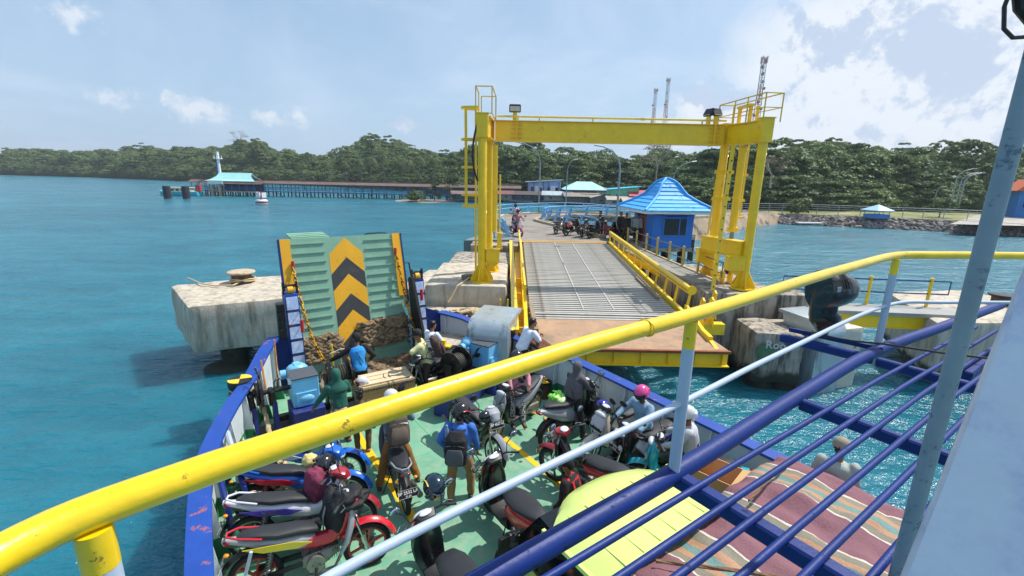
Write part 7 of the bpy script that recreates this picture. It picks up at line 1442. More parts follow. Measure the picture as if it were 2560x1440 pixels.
bike(6.35, -2.56, -107, 'white and purple motorcycle in the left row with a black backpack on its handlebar', 'moped', 'white', rim='alloy', deco='purple', frontc='darkred', lean=-.14, plate_rear='BP 4120 LE', decotext='Xeon')
bike(5.66, -2.58, -101, 'red and white striped motorcycle with a bright red front fender in the left row', 'moped', 'silver', 'red', rim='red', tailc='silver', deco='lime', frontc='red', lean=-.14, plate_rear='BP 2741 LA')
bike(6.95, -.93, -10, 'grey motorcycle with rear plate BP 2532 LA standing on the left yellow line', 'moped', 'grey', 'silver', rim='spoke', plate_rear='BP 2532 LA|01.24', lean=-.04)
bike(7.1, .72, -177, 'black motorcycle facing the bridge beside the man in blue', 'moped', 'black', rim='spoke', frontc='silver', plate_front='BP 4527 LI', lean=-.08)
bike(4.85, .1, -2, 'black and red scooter with rear plate BP 3416 LI in the middle of the deck', 'scooter', 'black', 'red', rim='dark', tailc='red', plate_rear='BP 3416 LI|10.24', lean=-.08, seatw=1.1)
bike(4.32, -1.22, 4, 'black scooter with a dark blue helmet over its mirror, nearest to the camera', 'scooter', 'black', 'grey', rim='dark', lean=-.10, frontc='silver', seatw=1.15)
bike(7.45, 1.95, 108, 'black and silver scooter on which the masked woman in pink sits', 'scooter', 'black', 'silver', rim='gold', lean=-.06, tailc='silver')
bike(6.48, 2.78, -84, 'black and silver scooter with a green plastic bag on its seat', 'scooter', 'black', 'cream', rim='alloy', tailc='silver', lean=-.04, frontc='cream')
bike(5.6, 3.1, 93, 'white scooter with a blue helmet on its handlebar by the starboard bulwark', 'scooter', 'cream', 'white', rim='alloy', plate_front='BP 5129 LI', lean=-.08)
bike(4.82, 2.92, 84, 'white and purple scooter BP 5661 LF under the pink helmeted rider', 'scooter', 'black', 'white', rim='alloy', tailc='white', plate_front='BP 5661 LF|01.24', lean=-.04, frontc='black', deco='purple')
bike(4.9, 1.65, 12, 'dark red and black motorcycle across the right yellow line', 'moped', 'black', rim='black', tailc='red', frontc='darkred', lean=-.06, seatw=1.1)
bike(3.92, 2.98, 34, 'turquoise and white scooter with front plate BP 3881 LI behind the white post', 'scooter', 'teal', 'white', rim='alloy', tailc='teal', plate_front='BP 3881 LI|01.24', lean=-.04, frontc='teal')
bike(9.92, 1.12, 108, 'black motorcycle with cast wheels ridden by the man in the pale yellow shirt', 'moped', 'black', rim='black', lean=-.03)
# bikes parked by the hut and one rider coming down the causeway
for i, (px, py, h, b, a, l) in enumerate(((1400, 584, 60, 'black', 'silver', 'leftmost parked motorcycle near the causeway kerb'), (1432, 588, 40, 'black', 'white', 'parked black and white scooter with a red helmet near the kerb'), (1462, 591, 65, 'black', 'grey', 'parked dark scooter in the middle of the row by the hut'), (1487, 594, 50, 'black', 'silver', 'parked motorcycle with chrome exhaust beside the bridge end'), (1520, 596, 95, 'red', 'black', 'parked motorcycle with red front half hidden by the bridge rail'), (1545, 598, 110, 'black', 'grey', 'parked motorcycle closest to the people at the hut'), (1578, 598, 100, 'black', 'lime', 'parked motorcycle with yellow side panel by the walkway'))):
    f = G(px, py, 3.06); motorcycle('motorcycle', l, (f.x+.6*math.cos(R(h)), f.y+.6*math.sin(R(h))), (f.x-.6*math.cos(R(h)), f.y-.6*math.sin(R(h))), 'scooter' if i % 2 else 'moped', b, a, z=3.06, group='motorcycles parked by the hut', rim='black')
f = G(1288, 566, 3.08); motorcycle('motorcycle', 'dark motorcycle coming down the causeway towards the bridge', (f.x, f.y-.6), (f.x+.05, f.y+.6), 'moped', 'black', 'grey', z=3.06, group='motorcycles on the causeway', lean=0)
f = G(1297, 590, 3.06); motorcycle('motorcycle', 'pink motorcycle reaching the shore end of the bridge', (f.x+.1, f.y-.5), (f.x-.4, f.y+.6), 'scooter', 'pink', 'white', z=3.06, group='motorcycles on the causeway', lean=-.05)

# helmets, bags and loose things
def helmet(name, label, p, c, rot=(0, 0, 0), parent=None, cat='helmet', deco=None, scale=1.0, visor=True):
    hm = c if not isinstance(c, str) else paint('helmet_'+c.strip('#'), c, .18)
    m = MB(); rings = []
    for i in range(9):
        t_ = -0.55+2.1*i/8; 
        rings.append([V((.135*math.cos(t_)*math.cos(a)*1.08, .118*math.cos(t_)*math.sin(a), .128*math.sin(t_)+.01)) for a in np.linspace(0, 2*math.pi, 21)[:-1]])
    m.loft(rings); m.sec([(-.05, -.09, .11, .04), (-.11, -.04, .1, .05), (-.12, .02, .08, .04)], 10)
    o = m.build(name, hm, parent, 50); o.location = p; o.rotation_euler = rot; o.scale = (scale*1.06,)*3
    if not parent: tag(o, label, cat)
    elif label: o['label'] = label
    if visor: part(o, 'visor', darkglass, lambda m: m.loft([[V((.148*math.cos(a)*math.cos(e), .126*math.sin(a)*math.cos(e), .135*math.sin(e)+.01)) for a in np.linspace(-1.15, 1.15, 13)] for e in (-.62, -.35, -.1, .15, .3)], False))
    part(o, 'chin_opening', dpl, lambda m: m.sph((0.02, 0, -.06), (.1, .1, .06), nu=12, nv=6)); part(o, 'rim_trim', dpl, lambda m: m.tube([V((.122*math.cos(a), .104*math.sin(a), -.062)) for a in np.linspace(0, 2*math.pi, 21)[:-1]], .008, 5, closed=True))
    if deco: part(o, 'stripe', BC[deco], lambda m: [m.tube([V((.05-.09*k+.02, y*.112, .03+.05*k-.03*k*k)) for k in np.linspace(-.6, 1.3, 7)], .012, 5, flat=.4) for y in (-1, 1)])
    return o
q = G(1086, 1215, 2.52); helmet('helmet', 'glossy dark blue helmet hooked over the mirror of the nearest scooter', q, '#0d2638', (.3, -.2, R(120)), deco='lime', scale=1.15)
q = G(812, 1160, 2.35); helmet('helmet', 'black helmet above a maroon bag on the blue motorcycle', q, '#1b1d20', (.3, .2, R(70)), scale=1.1)
q = G(1505, 1018, 2.3); helmet('helmet', 'shiny blue helmet on the handlebar of the white scooter', q, '#1b1f9a', (0, -.2, R(200)), scale=1.05)
q = G(1447, 1143, 2.15); helmet('helmet', 'small black helmet hanging from the handlebar of the dark red motorcycle', q, '#202225', (0, .2, R(120)), scale=.85)
q = G(905, 955, 2.08); helmet('helmet', 'white and black helmet with a red patch lying on the wicker crate', q, '#cfcfcf', (0, 0, R(200)), deco='red', scale=.95)
q = G(985, 998, 2.7); 
q = G(1212, 1042, 2.35); helmet('helmet', 'dark helmet resting on the headlight of the motorcycle facing the bridge', q, '#1a1c1f', (0, 0, R(230)), scale=.8)
q = G(1425, 560, 4.2); helmet('helmet', 'red and white helmet on a parked scooter by the causeway kerb', V((q.x, q.y, 4.15)), '#c23a40', deco='white')
def bag(name, label, p, c, s, seed, cat='bag', rot=0, amp=.12, col2=None, plastic=False):
    bm = bmesh.new(); bmesh.ops.create_icosphere(bm, subdivisions=4, radius=1)
    for v in bm.verts:
        n = v.co.normalized(); d = 1+amp*noise.noise(n*1.6+V((seed, 0, 0)))*1.6+amp*.8*noise.noise(n*4+V((seed, 3, 0)))+amp*.35*abs(noise.noise(n*9+V((seed, 3, 5))))
        v.co = V((n.x*s[0]*d, n.y*s[1]*d, max(n.z*s[2]*d, -s[2]*.8)))
    me = bpy.data.meshes.new(name); bm.to_mesh(me); bm.free(); me.materials.append(c); me.shade_smooth(); o = link(name, me, None, p); o.rotation_euler = (0, 0, rot); return tag(o, label, cat)
gp = mat('green_plastic', '#7fdc3a', .25, 0, .35, 9, .6, 30, dirt='#e3efc0', damt=.4, dscale=6, coat=.3, bdist=.01)
q = G(1392, 1000, 2.2); gb = bag('plastic_bag', 'bright green knotted plastic bag lying on a scooter seat', q, gp, (.2, .17, .15), 3, amp=.2); part(gb, 'knot', gp, lambda m: [m.tube([(0, 0, .12), (.03*k, .02*k, .2), (.09*k, .03, .19)], .02, 6, rs=[.035, .02, .008]) for k in (-1, 1)])
q = G(790, 1215, 2.15); bag('carrier_bag', 'maroon cloth bag hanging on the blue motorcycle below the black helmet', q, mat('maroon_cloth', '#7a2c48', .8, 0, .25, 8, .5, 40), (.16, .2, .3), 5, rot=1.0)
q = G(775, 1150, 2.35); bag('snack_bag', 'small pale yellow bag on the blue motorcycle beside the black helmet', q, mat('pale_yellow_bag', '#d6c27a', .6, 0, .2, 8), (.12, .1, .1), 8)
bk = mat('backpack_black', '#17181b', .7, 0, .25, 14, .5, 50, bdist=.004); gys = mat('strap_grey', '#8d9098', .7)
q = G(842, 1275, 2.1); bb_ = bag('backpack', 'black backpack with grey straps slung over the handlebars of the left row', q, bk, (.2, .3, .32), 9, 'backpack', .6, .16)
for k in range(4): part(bb_, 'strap', gys, lambda m: m.tube([(.1*math.cos(k*1.6), .26*math.sin(k*1.6), .3), (.22*math.cos(k*1.6+.3), .3*math.sin(k*1.6+.3), .05), (.2*math.cos(k*1.6), .27*math.sin(k*1.6), -.28)], .012, 5, flat=.4))
q = G(870, 1245, 2.35); bag('crumpled_jacket', 'crumpled black jacket heaped on the handlebars above the backpack', q, bk, (.26, .2, .13), 12, 'jacket', .3, .25)
q = G(760, 1325, 2.02); bag('waist_bag', 'dark grey pouch lying on the seat of the red striped motorcycle', q, mat('pouch_grey', '#2c3240', .7, 0, .2, 9), (.16, .11, .09), 15, 'bag', .4)
# ================================================================== PEOPLE
TS = bpy.data.scenes.new('bake_scene')
def bake(mb, voxel, it=3, noise_amp=0.0, seed=0, ns=9):
    me = bpy.data.meshes.new('b'); me.from_pydata(mb.v, [], mb.f)
    bm = bmesh.new(); bm.from_mesh(me); bmesh.ops.recalc_face_normals(bm, faces=bm.faces); bm.to_mesh(me); bm.free()
    o = bpy.data.objects.new('b', me); TS.collection.objects.link(o); md = o.modifiers.new('r', 'REMESH'); md.mode = 'VOXEL'; md.voxel_size = voxel; md.use_smooth_shade = True
    sm = o.modifiers.new('s', 'SMOOTH'); sm.factor = .5; sm.iterations = it
    vl = TS.view_layers[0]; vl.update(); dg = vl.depsgraph; out_ = bpy.data.meshes.new_from_object(o.evaluated_get(dg)); TS.collection.objects.unlink(o); bpy.data.objects.remove(o)
    if noise_amp:
        n = len(out_.vertices); 
        for v in out_.vertices:
            q = v.co*ns+V((seed, 0, 0)); v.co += v.normal*(noise_amp*noise.noise(q)+noise_amp*.6*noise.noise(V((q.x*2.2, q.y*2.2, q.z*1.1))))
    out_.shade_smooth(); return out_
def ik(a, b, l1, l2, hint):
    a, b = V(a), V(b); d = b-a; L_ = d.length; mx = (l1+l2)*.995
    if L_ > mx: b = a+d*(mx/L_); d = b-a; L_ = mx
    x = (l1*l1-l2*l2+L_*L_)/(2*L_); h = math.sqrt(max(l1*l1-x*x, 0)); u = d/L_; hv = V(hint); hv = (hv-u*hv.dot(u)).normalized()
    return a+u*x+hv*h, b
def cap(mb, a, b, r0, r1, n=10):
    a, b = V(a), V(b); mb.cyl(a, b, r0, r1, n); mb.sph(a, r0, nu=n, nv=6); mb.sph(b, r1, nu=n, nv=6)
def limb(mb, pts, rs, n=10):
    for i in range(len(pts)-1): cap(mb, pts[i], pts[i+1], rs[i], rs[i+1], n)
SKIN = {}
def skinm(c): return mat('skin_'+c.strip('#'), c, .55, 0, .08, 20, 0, 40)
def cloth(c, rough=.85, **k): return mat('cloth_'+c.strip('#'), c, rough, 0, .10, 14, .5, 110, bdist=.003, **k)
def hand(mb, w, d, pn, curl=.5, side=1):
    """palm and five fingers; w wrist, d direction, pn palm normal"""
    d = V(d).normalized(); pn = V(pn); pn = (pn-d*pn.dot(d)).normalized(); s = d.cross(pn)*side; w = V(w)
    q = Matrix((d, s, pn)).transposed(); mb.box(w+d*.045, (.09, .078, .026), q, .01)
    for i, L_ in enumerate((.066, .076, .07, .055)):
        p = w+d*.085+s*(.03-.02*i); dd = d; pts = [p-d*.02, p]
        for k in range(3):
            dd = (dd*math.cos(curl*.75)+pn*math.sin(curl*.75)).normalized() if k else (dd*math.cos(curl*.5)+pn*math.sin(curl*.5)).normalized(); pts.append(pts[-1]+dd*L_*(.45, .32, .25)[k])
        mb.tube(pts, .009, 6, rs=[.01, .0095, .009, .008, .006])
    t0 = w+d*.02+s*.036; td = (d*.6+s*.7+pn*.25*curl).normalized(); mb.tube([t0-td*.015, t0+td*.03, t0+td*.03+(td*.6+d*.5+pn*.3*curl).normalized()*.03], .01, 6, rs=[.013, .011, .008])
def person(label, loc, yaw, h=1.65, pelvis=None, lean=0.0, side=0.0, hands=None, feet=None, head=(0, 0), top='#ffffff', sleeve='long', pants='#30281f', shoe='#1c1c1c', skin='#8a5a3c', hair='short', haircol='#15110f', cap_c=None, helm=None, helm_deco=None, hijab=None, mask=False, topfn=None, name='person', knees=None, curl=.6, skirt=None, voxel=.017, group=None, shorts=False, collar=True, z=DZ, elbow=None, topmat=None):
    k = h/1.65; hz = (.86*k) if pelvis is None else pelvis
    t = thing(name, label, 'person', (loc.x, loc.y, z), R(yaw), group); sk = skinm(skin)
    P = V((0, 0, hz)); lr, sr = R(lean), R(side); up = V((math.sin(lr), math.sin(sr), math.cos(lr)*math.cos(sr))).normalized(); fw = V((math.cos(lr), 0, -math.sin(lr))); fw = (fw-up*fw.dot(up)).normalized(); lf = up.cross(fw)
    T = lambda u, f=0, l=0: P+up*(u*k)+fw*(f*k)+lf*(l*k)
    neck = T(.53); hy, hp = R(head[0]), R(head[1])
    hd = V((math.cos(hy)*math.cos(hp), math.sin(hy)*math.cos(hp), -math.sin(hp))); hc = neck+up*.07*k+V((0, 0, .10*k))+hd*.02*k
    sh = [T(.47, 0, .182), T(.47, 0, -.182)]; hp_ = [P+V((0, .085*k, -.02)), P+V((0, -.085*k, -.02))]
    hands = hands or [(.05, .24, hz-.08), (.05, -.24, hz-.08)]; feet = feet or [(.02, .1, 0), (.02, -.1, 0)]
    el, wr, kn, an = [], [], [], []
    for i in range(2):
        s = 1 if i == 0 else -1
        e, w = ik(sh[i], V(hands[i]), .27*k, .25*k, (elbow or (-.6, s*.8, -.5))); el.append(e); wr.append(w)
        kk, a = ik(hp_[i], V(feet[i])+V((0, 0, .075)), .40*k, .41*k, (knees or (1, s*.25, 0))); kn.append(kk); an.append(a)
    def torso(mb, g, u0=-.06, u1=.5):
        prof = [(-.08, .14, .11), (0, .168, .122), (.1, .158, .115), (.2, .156, .114), (.3, .178, .125), (.4, .19, .124), (.46, .168, .105), (.5, .1, .078), (.53, .058, .058)]
        rings = []
        for u, a, b in prof:
            if u < u0-.01 or u > u1+.01: continue
            rings.append([T(u)+lf*((a+g)*k*math.cos(q))+fw*((b+g)*k*math.sin(q)) for q in np.linspace(0, 2*math.pi, 19)[:-1]])
        mb.loft(rings)
    mb = MB(); torso(mb, -.012)
    mb.cyl(T(.49), hc, .052*k, .05*k, 12)
    hq = hd.to_track_quat('X', 'Z').to_matrix()
    mb.sph(hc+hq@V((-.008, 0, .02))*k, (.098*k, .077*k, .105*k), hq, 16, 12); mb.sph(hc+hq@V((.028, 0, -.045))*k, (.06*k, .056*k, .062*k), hq, 14, 10); mb.sph(hc+hq@V((.098, 0, -.018))*k, (.02*k, .014*k, .024*k), hq); mb.sph(hc+hq@V((.07, 0, -.09))*k, (.025*k, .03*k, .018*k), hq)
    for s in (-1, 1): mb.sph(hc+hq@V((-.005, s*.08, -.01))*k, (.016*k, .01*k, .03*k), hq)
    for i in range(2):
        limb(mb, [sh[i], sh[i].lerp(el[i], .5), el[i], el[i].lerp(wr[i], .35), wr[i]], [.05*k, .044*k, .037*k, .038*k, .026*k])
        limb(mb, [hp_[i], hp_[i].lerp(kn[i], .5), kn[i], kn[i].lerp(an[i], .35), an[i]], [.075*k, .068*k, .05*k, .05*k, .034*k]); cap(mb, an[i]-V((0, 0, .03)), V(an[i])+V((.12*k, 0, -.05)), .032*k, .025*k)
    body = bake(mb, .0125 if voxel < .02 else .02, 2)
    hm = MB()
    for i in range(2):
        d = (wr[i]-el[i]).normalized(); s = 1 if i == 0 else -1; hand(hm, wr[i]-d*.005, d, V((.0, -s*.6, -.8)), curl, s)
    bm = bmesh.new(); bm.from_mesh(body); me2 = bpy.data.meshes.new('h'); me2.from_pydata(hm.v, [], hm.f); bm.from_mesh(me2); bm.to_mesh(body); bm.free(); body.shade_smooth(); body.materials.clear(); body.materials.append(sk); body.name = 'body'
    link('body', body, t)
    tm = topmat or cloth(top); pmt = cloth(pants)
    mb = MB(); torso(mb, .016, -.08 if not skirt else -.06, .5); 
    if collar: mb.cyl(T(.47), T(.525), .075*k, .062*k, 12)
    for i in range(2):
        if sleeve == 'long': limb(mb, [sh[i], sh[i].lerp(el[i], .5), el[i], el[i].lerp(wr[i], .5), wr[i].lerp(el[i], .06)], [.078*k, .07*k, .062*k, .055*k, .042*k])
        elif sleeve == 'short': limb(mb, [sh[i], sh[i].lerp(el[i], .5), sh[i].lerp(el[i], .82)], [.078*k, .073*k, .074*k])
    me = bake(mb, voxel, 2, .011, sum(map(ord, label[:6])), 7); me.materials.clear(); me.materials.append(tm); me.name = 'shirt'; shirt = link('shirt', me, t)
    mb = MB(); mb.sph(P+V((0, 0, -.03)), (.115*k, .155*k, .11*k), nu=16, nv=10)
    e_ = .45 if shorts else .93
    for i in range(2): limb(mb, [hp_[i], hp_[i].lerp(kn[i], .5), kn[i]]+([] if shorts else [kn[i].lerp(an[i], .5), kn[i].lerp(an[i], .93)]), [.105*k, .098*k, .082*k, .074*k, .066*k])
    if skirt:
        mb2 = MB(); rings = []
        for u, a, b in ((.02, .165, .12), (-.1, .2, .16), (-.26, .25, .2), (-.3, .25, .2)):
            rings.append([T(u)+lf*(a*k*math.cos(q)*(1+.05*math.cos(7*q)))+fw*(b*k*math.sin(q)*(1+.05*math.sin(6*q))) for q in np.linspace(0, 2*math.pi, 29)[:-1]])
        mb2.loft(rings); o = mb2.build('tunic', cloth(skirt), t)
    me = bake(mb, voxel, 2, .010, sum(map(ord, label[-6:])), 8); me.materials.clear(); me.materials.append(pmt); me.name = 'trousers'; link('trousers', me, t)
    for i in range(2): part(t, 'shoe', cloth(shoe, .6), lambda m: m.sec([(an[i].x-.07*k, an[i].z-.045, .034, .028, an[i].y), (an[i].x-.02, an[i].z-.035, .042, .04, an[i].y), (an[i].x+.08*k, an[i].z-.05, .046, .028, an[i].y), (an[i].x+.17*k, an[i].z-.06, .035, .016, an[i].y)], 12, 2.6))
    HM = Matrix.Translation(hc) @ hq.to_4x4()
    def onhead(o): o.matrix_local = HM; return o
    if helm:
        o = helmet('helmet', None, (0, 0, 0), helm, parent=t, deco=helm_deco, scale=1.0, visor=not mask); o.matrix_local = HM @ Matrix.Translation((0, 0, .035)) @ Matrix.Scale(1.08*k, 4)
    elif hijab:
        hj = MB(); rings = []
        for z, a, b, x in ((.13, .03, .03, -.01), (.11, .075, .065, -.012), (.05, .108, .092, -.012), (-.03, .1, .092, -.02), (-.1, .09, .085, -.02), (-.15, .1, .12, -.01), (-.22, .15, .2, 0), (-.3, .17, .22, 0), (-.34, .16, .2, 0)):
            rings.append([V((x+a*math.cos(q)*(1 if math.cos(q) < .55 or z < -.06 or z > .07 else .72), b*math.sin(q), z)) for q in np.linspace(0, 2*math.pi, 23)[:-1]])
        hj.loft(rings[::-1]); onhead(hj.build('headscarf', cloth(hijab), t, 80))
    else:
        hr = MB(); hr.sph((-.018, 0, .035), (.1*k, .084*k, .1*k), nu=18, nv=12); 
        for j in range(26):
            a = rnd.uniform(-2.6, 2.6) if True else 0; hr.sph((-.02+.085*math.cos(a)*rnd.uniform(.3, 1), .075*math.sin(a)*rnd.uniform(.4, 1), .075+rnd.uniform(0, .035)), (.025, .025, .02), nu=6, nv=4)
        hr.sph((-.06, 0, -.02), (.055, .068, .06)); me = bake(hr, .012, 2, .006, 3, 40); me.materials.clear(); me.materials.append(mat('hair_dark', haircol, .45, 0, .3, 60)); onhead(link('hair', me, t))
        if cap_c:
            o = part(t, 'cap', cloth(cap_c), lambda m: (m.lathe([(.108, .02), (.107, .06), (.09, .11), (.05, .14), (.01, .145)], (-.012, 0, .01), 20), m.prism([(.07+.12*math.cos(a)*.9, .085*math.sin(a)) for a in np.linspace(-1.5, 1.5, 13)], (0, 0, .035), (1, 0, 0), (0, 1, 0), .008))); onhead(o)
        for s in (-1, 1): onhead(part(t, 'eye', black, lambda m: m.sph((.088*k, s*.03*k, .012), (.008, .014, .008), nu=8, nv=5)))
        onhead(part(t, 'mouth', mat('lips', '#7a4038', .5), lambda m: m.sph((.086*k, 0, -.06*k), (.008, .024, .006), nu=8, nv=5)))
    if mask: onhead(part(t, 'face_mask', mat('mask_white', '#e8ecee', .8), lambda m: m.sph((.055, 0, -.035), (.062, .062, .058), nu=14, nv=8)))
    if topfn: topfn(t, T, up, fw, lf, k, shirt)
    INFO = dict(T=T, up=up, fw=fw, lf=lf, k=k, t=t, M=Matrix.Translation((loc.x, loc.y, z)) @ Matrix.Rotation(R(yaw), 4, 'Z')); return INFO
def backpack(I, c, label, c2='#6b6d70', s=1.0, u=.26):
    s *= 1.22
    T, up, fw, lf, k, M = I['T'], I['up'], I['fw'], I['lf'], I['k'], I['M']; q = Matrix((fw, lf, up)).transposed(); o_ = T(u, -.225)
    t = thing('backpack', label, 'backpack', (0, 0, 0), 0); t.matrix_world = M @ Matrix.Translation(o_) @ q.to_4x4()
    m = cloth(c); g = MB(); g.sec([(0, 0, 0, 0)] and [(-.09*s, -.22*s, .09*s, .03), (-.09*s, -.18*s, .145*s, .09*s), (-.1*s, -.02, .155*s, .105*s), (-.09*s, .14*s, .14*s, .09*s), (-.06*s, .24*s, .09*s, .04)], 18, 2.8)
    g.M = Matrix.Identity(4); body = bake(g, .014, 2, .008, len(label), 11); body.materials.clear(); body.materials.append(m); link('main_bag', body, t)
    part(t, 'front_pocket', cloth(c2), lambda m_: m_.sec([(-.2*s, -.17*s, .09*s, .015), (-.205*s, -.14*s, .11*s, .03), (-.215*s, -.03, .115*s, .035), (-.2*s, .05*s, .09*s, .02)], 14, 3))
    part(t, 'zip', steel, lambda m_: m_.tube([V((-.185*s, y, .1*s-.9*y*y)) for y in np.linspace(-.12*s, .12*s, 9)], .004, 4))
    for y in (-1, 1): part(t, 'strap', m, lambda m_: m_.tube([(-.04, y*.08, .2), (.08, y*.1, .245), (.2, y*.115, .19), (.325, y*.115, .05), (.31, y*.13, -.08), (.1, y*.185, -.17), (-.05, y*.12, -.18)], .016, 6, flat=.5))
    part(t, 'top_loop', m, lambda m_: m_.tube([(-.02, -.03, .22), (-.02, -.02, .27), (-.02, .02, .27), (-.02, .03, .22)], .008, 5)); return t
def shp(a, s): return ship(a, s)

# riders and passengers on the car deck
I = person('man in a blue hooded jacket and khaki trousers standing with a black backpack', shp(6.02, -.18), HS-38, 1.7, lean=4, hands=[(.12, .26, .93), (.22, -.27, .85)], feet=[(-.05, .15, 0), (.12, -.17, 0)], head=(-45, 12), top='#3b6fc2', pants='#9a7a50', shoe='#4a3a2c', helm='#16171a', helm_deco='red')
I['t']['label'] = 'man in a blue hooded jacket and khaki trousers standing with a black backpack'
backpack(I, '#191b1e', 'black and grey backpack worn by the man in the blue hooded jacket', '#53595e'); part(I['t'], 'hood', cloth('#3b6fc2'), lambda m: m.sph(I['T'](.49, -.09), (.09, .12, .07)))
tag(MB().lathe([(.03, 0), (.032, .12), (.02, .15), (.018, .2)], n=12).build('water_bottle', mat('bottle', '#7f93ad', .2), loc=I['M']@I['T'](.42, -.24, .16)), 'blue grey bottle sticking out of the black backpack', 'bottle')
I = person('rider in brown khaki trousers and blue grey jacket on the left yellow line', shp(6.95, -.93), HS-10, 1.66, pelvis=.93, lean=14, hands=[(.42, .27, 1.1), (.42, -.27, 1.1)], feet=[(-.05, .34, .0), (-.1, -.36, .0)], top='#5d7488', pants='#8a5f2c', shoe='#2b2623', head=(20, 10), helm='#cdd0d2')
backpack(I, '#54483f', 'brown grey backpack worn by the rider on the left yellow line', '#6a5b50', 1.02)
I = person('boy with short dark hair standing left of the rider in brown khaki trousers', shp(8.3, -1.12), HS-20, 1.32, top='#4c4a42', pants='#5a4528', shoe='#8a5a48', hands=[(.1, .18, .75), (.2, -.16, .8)], voxel=.018)
I = person('woman in a green headscarf and jacket with pink tunic by the left windlass', shp(8.85, -1.38), HS+8, 1.58, lean=6, top='#1f5a4c', pants='#4b3a22', skirt='#d6a596', hijab='#1f5a4c', hands=[(.22, .42, .86), (.35, -.22, .95)], feet=[(0, .14, 0), (0, -.14, 0)], head=(-8, 5), shoe='#6b3c38')
backpack(I, '#2a211f', 'dark brown backpack worn by the woman in the green jacket', '#3c2a26', .9)
def jacket5(t, T, up, fw, lf, k, sh):
    part(t, 'side_panel', cloth('#17181b'), lambda m: [m.bar(T(.05, 0, s*.15), T(.4, 0, s*.165), .03, .14*k) for s in (-1, 1)]); part(t, 'sling_strap', black, lambda m: m.tube([T(.5, -.06, .1), T(.35, -.15, .02), T(.1, -.14, -.1)], .01, 5))
I = person('man in a bright blue and black jacket reaching left behind the wicker crate', shp(10.45, -.5), HS-12, 1.66, lean=22, side=0, top='#2d8fd6', sleeve='none', hands=[(.25, .66, 1.02), (.3, -.3, .95)], pants='#22242a', cap_c='#1c1b1e', head=(5, 8), topfn=jacket5)
part(I['t'], 'sleeves', cloth('#17181b'), lambda m: None) if False else None
def sleeves(I, hands_, c, k=1.0, n=2):
    T = I['T']; m = MB()
    for i, s in ((0, 1), (1, -1)):
        a = T(.47, 0, s*.182); e, w = ik(a, V(hands_[i]), .27*I['k'], .25*I['k'], (-.6, s*.8, -.5)); limb(m, [a, a.lerp(e, .5), e, e.lerp(w, .5), w.lerp(e, .06)], [.08, .072, .064, .056, .044])
    me = bake(m, .017, 2, .008, 4, 7); me.materials.clear(); me.materials.append(cloth(c)); link('sleeves', me, I['t'])
sleeves(I, [(.25, .66, 1.02), (.3, -.3, .95)], '#17181b')
part(I['t'], 'sleeve_stripe', cloth('#d8dadd'), lambda m: m.tube([I['T'](.5, 0, .2), I['T'](.49, .03, .4), I['T'](.42, .08, .62)], .012, 5, flat=.5))
I = person('man in a pale yellow shirt and dark cap on a motorcycle, arm outstretched', shp(9.85, 1.0), HS+62, 1.68, pelvis=.93, lean=20, top='#d3d09a', sleeve='short', pants='#3a2f28', hands=[(.62, .34, 1.12), (.42, -.3, 1.0)], feet=[(.05, .3, 0), (-.1, -.34, 0)], cap_c='#1d1c20', head=(12, 10), skin='#7b4f36')
backpack(I, '#45302a', 'brown backpack worn by the man in the pale yellow shirt', '#553c34', .98)
I = person('schoolboy in a white shirt leaning on the yellow chain stopper by the ramp tower', shp(10.7, 1.42), HS-68, 1.6, lean=16, top='#dfe4ee', sleeve='short', pants='#6b7684', hands=[(.42, .12, .98), (.46, -.12, .98)], head=(-10, 0), skin='#9a6a4c')
I = person('schoolboy in a white shirt and dark brown trousers leaning over the starboard bulwark', shp(8.95, 3.2), HS-92, 1.66, z=DZ+.26, lean=32, top='#dde3ef', sleeve='short', pants='#33241d', hands=[(.5, .16, 1.13), (.52, -.14, 1.13)], feet=[(-.1, .1, 0), (.1, -.12, 0)], head=(-18, 2), skin='#8a5a40', haircol='#171012')
pat = bpy.data.materials.new('patterned_cloth'); pat.use_nodes = True
def pattern():
    t = pat.node_tree; p = t.nodes['Principled BSDF']; tcn = t.nodes.new('ShaderNodeTexCoord'); v = t.nodes.new('ShaderNodeTexVoronoi'); v.inputs['Scale'].default_value = 26; v.feature = 'DISTANCE_TO_EDGE'; t.links.new(tcn.outputs['Object'], v.inputs['Vector'])
    r_ = t.nodes.new('ShaderNodeValToRGB'); r_.color_ramp.interpolation = 'CONSTANT'; r_.color_ramp.elements[0].color = (.02, .02, .02, 1); r_.color_ramp.elements[1].position = .13; r_.color_ramp.elements[1].color = (.55, .54, .52, 1); t.links.new(v.outputs[0], r_.inputs[0]); t.links.new(r_.outputs[0], p.inputs['Base Color']); p.inputs['Roughness'].default_value = .85
pattern(); MATS['cloth_pattern'] = pat
I = person('woman with white face mask, pink top and patterned trousers sitting sideways', shp(7.62, 2.08), HS+165, 1.58, pelvis=.9, lean=2, top='#c98496', pants='pattern', hands=[(.3, .2, .98), (.34, -.22, .96)], feet=[(.5, .04, 0), (.38, -.2, .12)], knees=(1, 0, .6), helm='#26282c', mask=True, head=(0, 5), skin='#8f6048', shoe='#201c1c')
I = person('woman in a long grey headscarf seated on the scooter with the green bag', shp(6.5, 2.78), HS-84, 1.56, pelvis=.9, lean=8, top='#4c4a50', pants='#1e1e24', hijab='#5d5a60', hands=[(.4, .24, 1.05), (.4, -.24, 1.05)], feet=[(.1, .3, 0), (.05, -.3, 0)])
part(I['t'], 'shawl', cloth('#5d5a60'), lambda m: m.loft([[I['T'](u)+I['lf']*(a*math.cos(q))+I['fw']*(b*math.sin(q)-.02) for q in np.linspace(0, 6.28, 25)[:-1]] for u, a, b in ((.05, .22, .17), (.2, .215, .16), (.36, .2, .145), (.47, .13, .1))]))
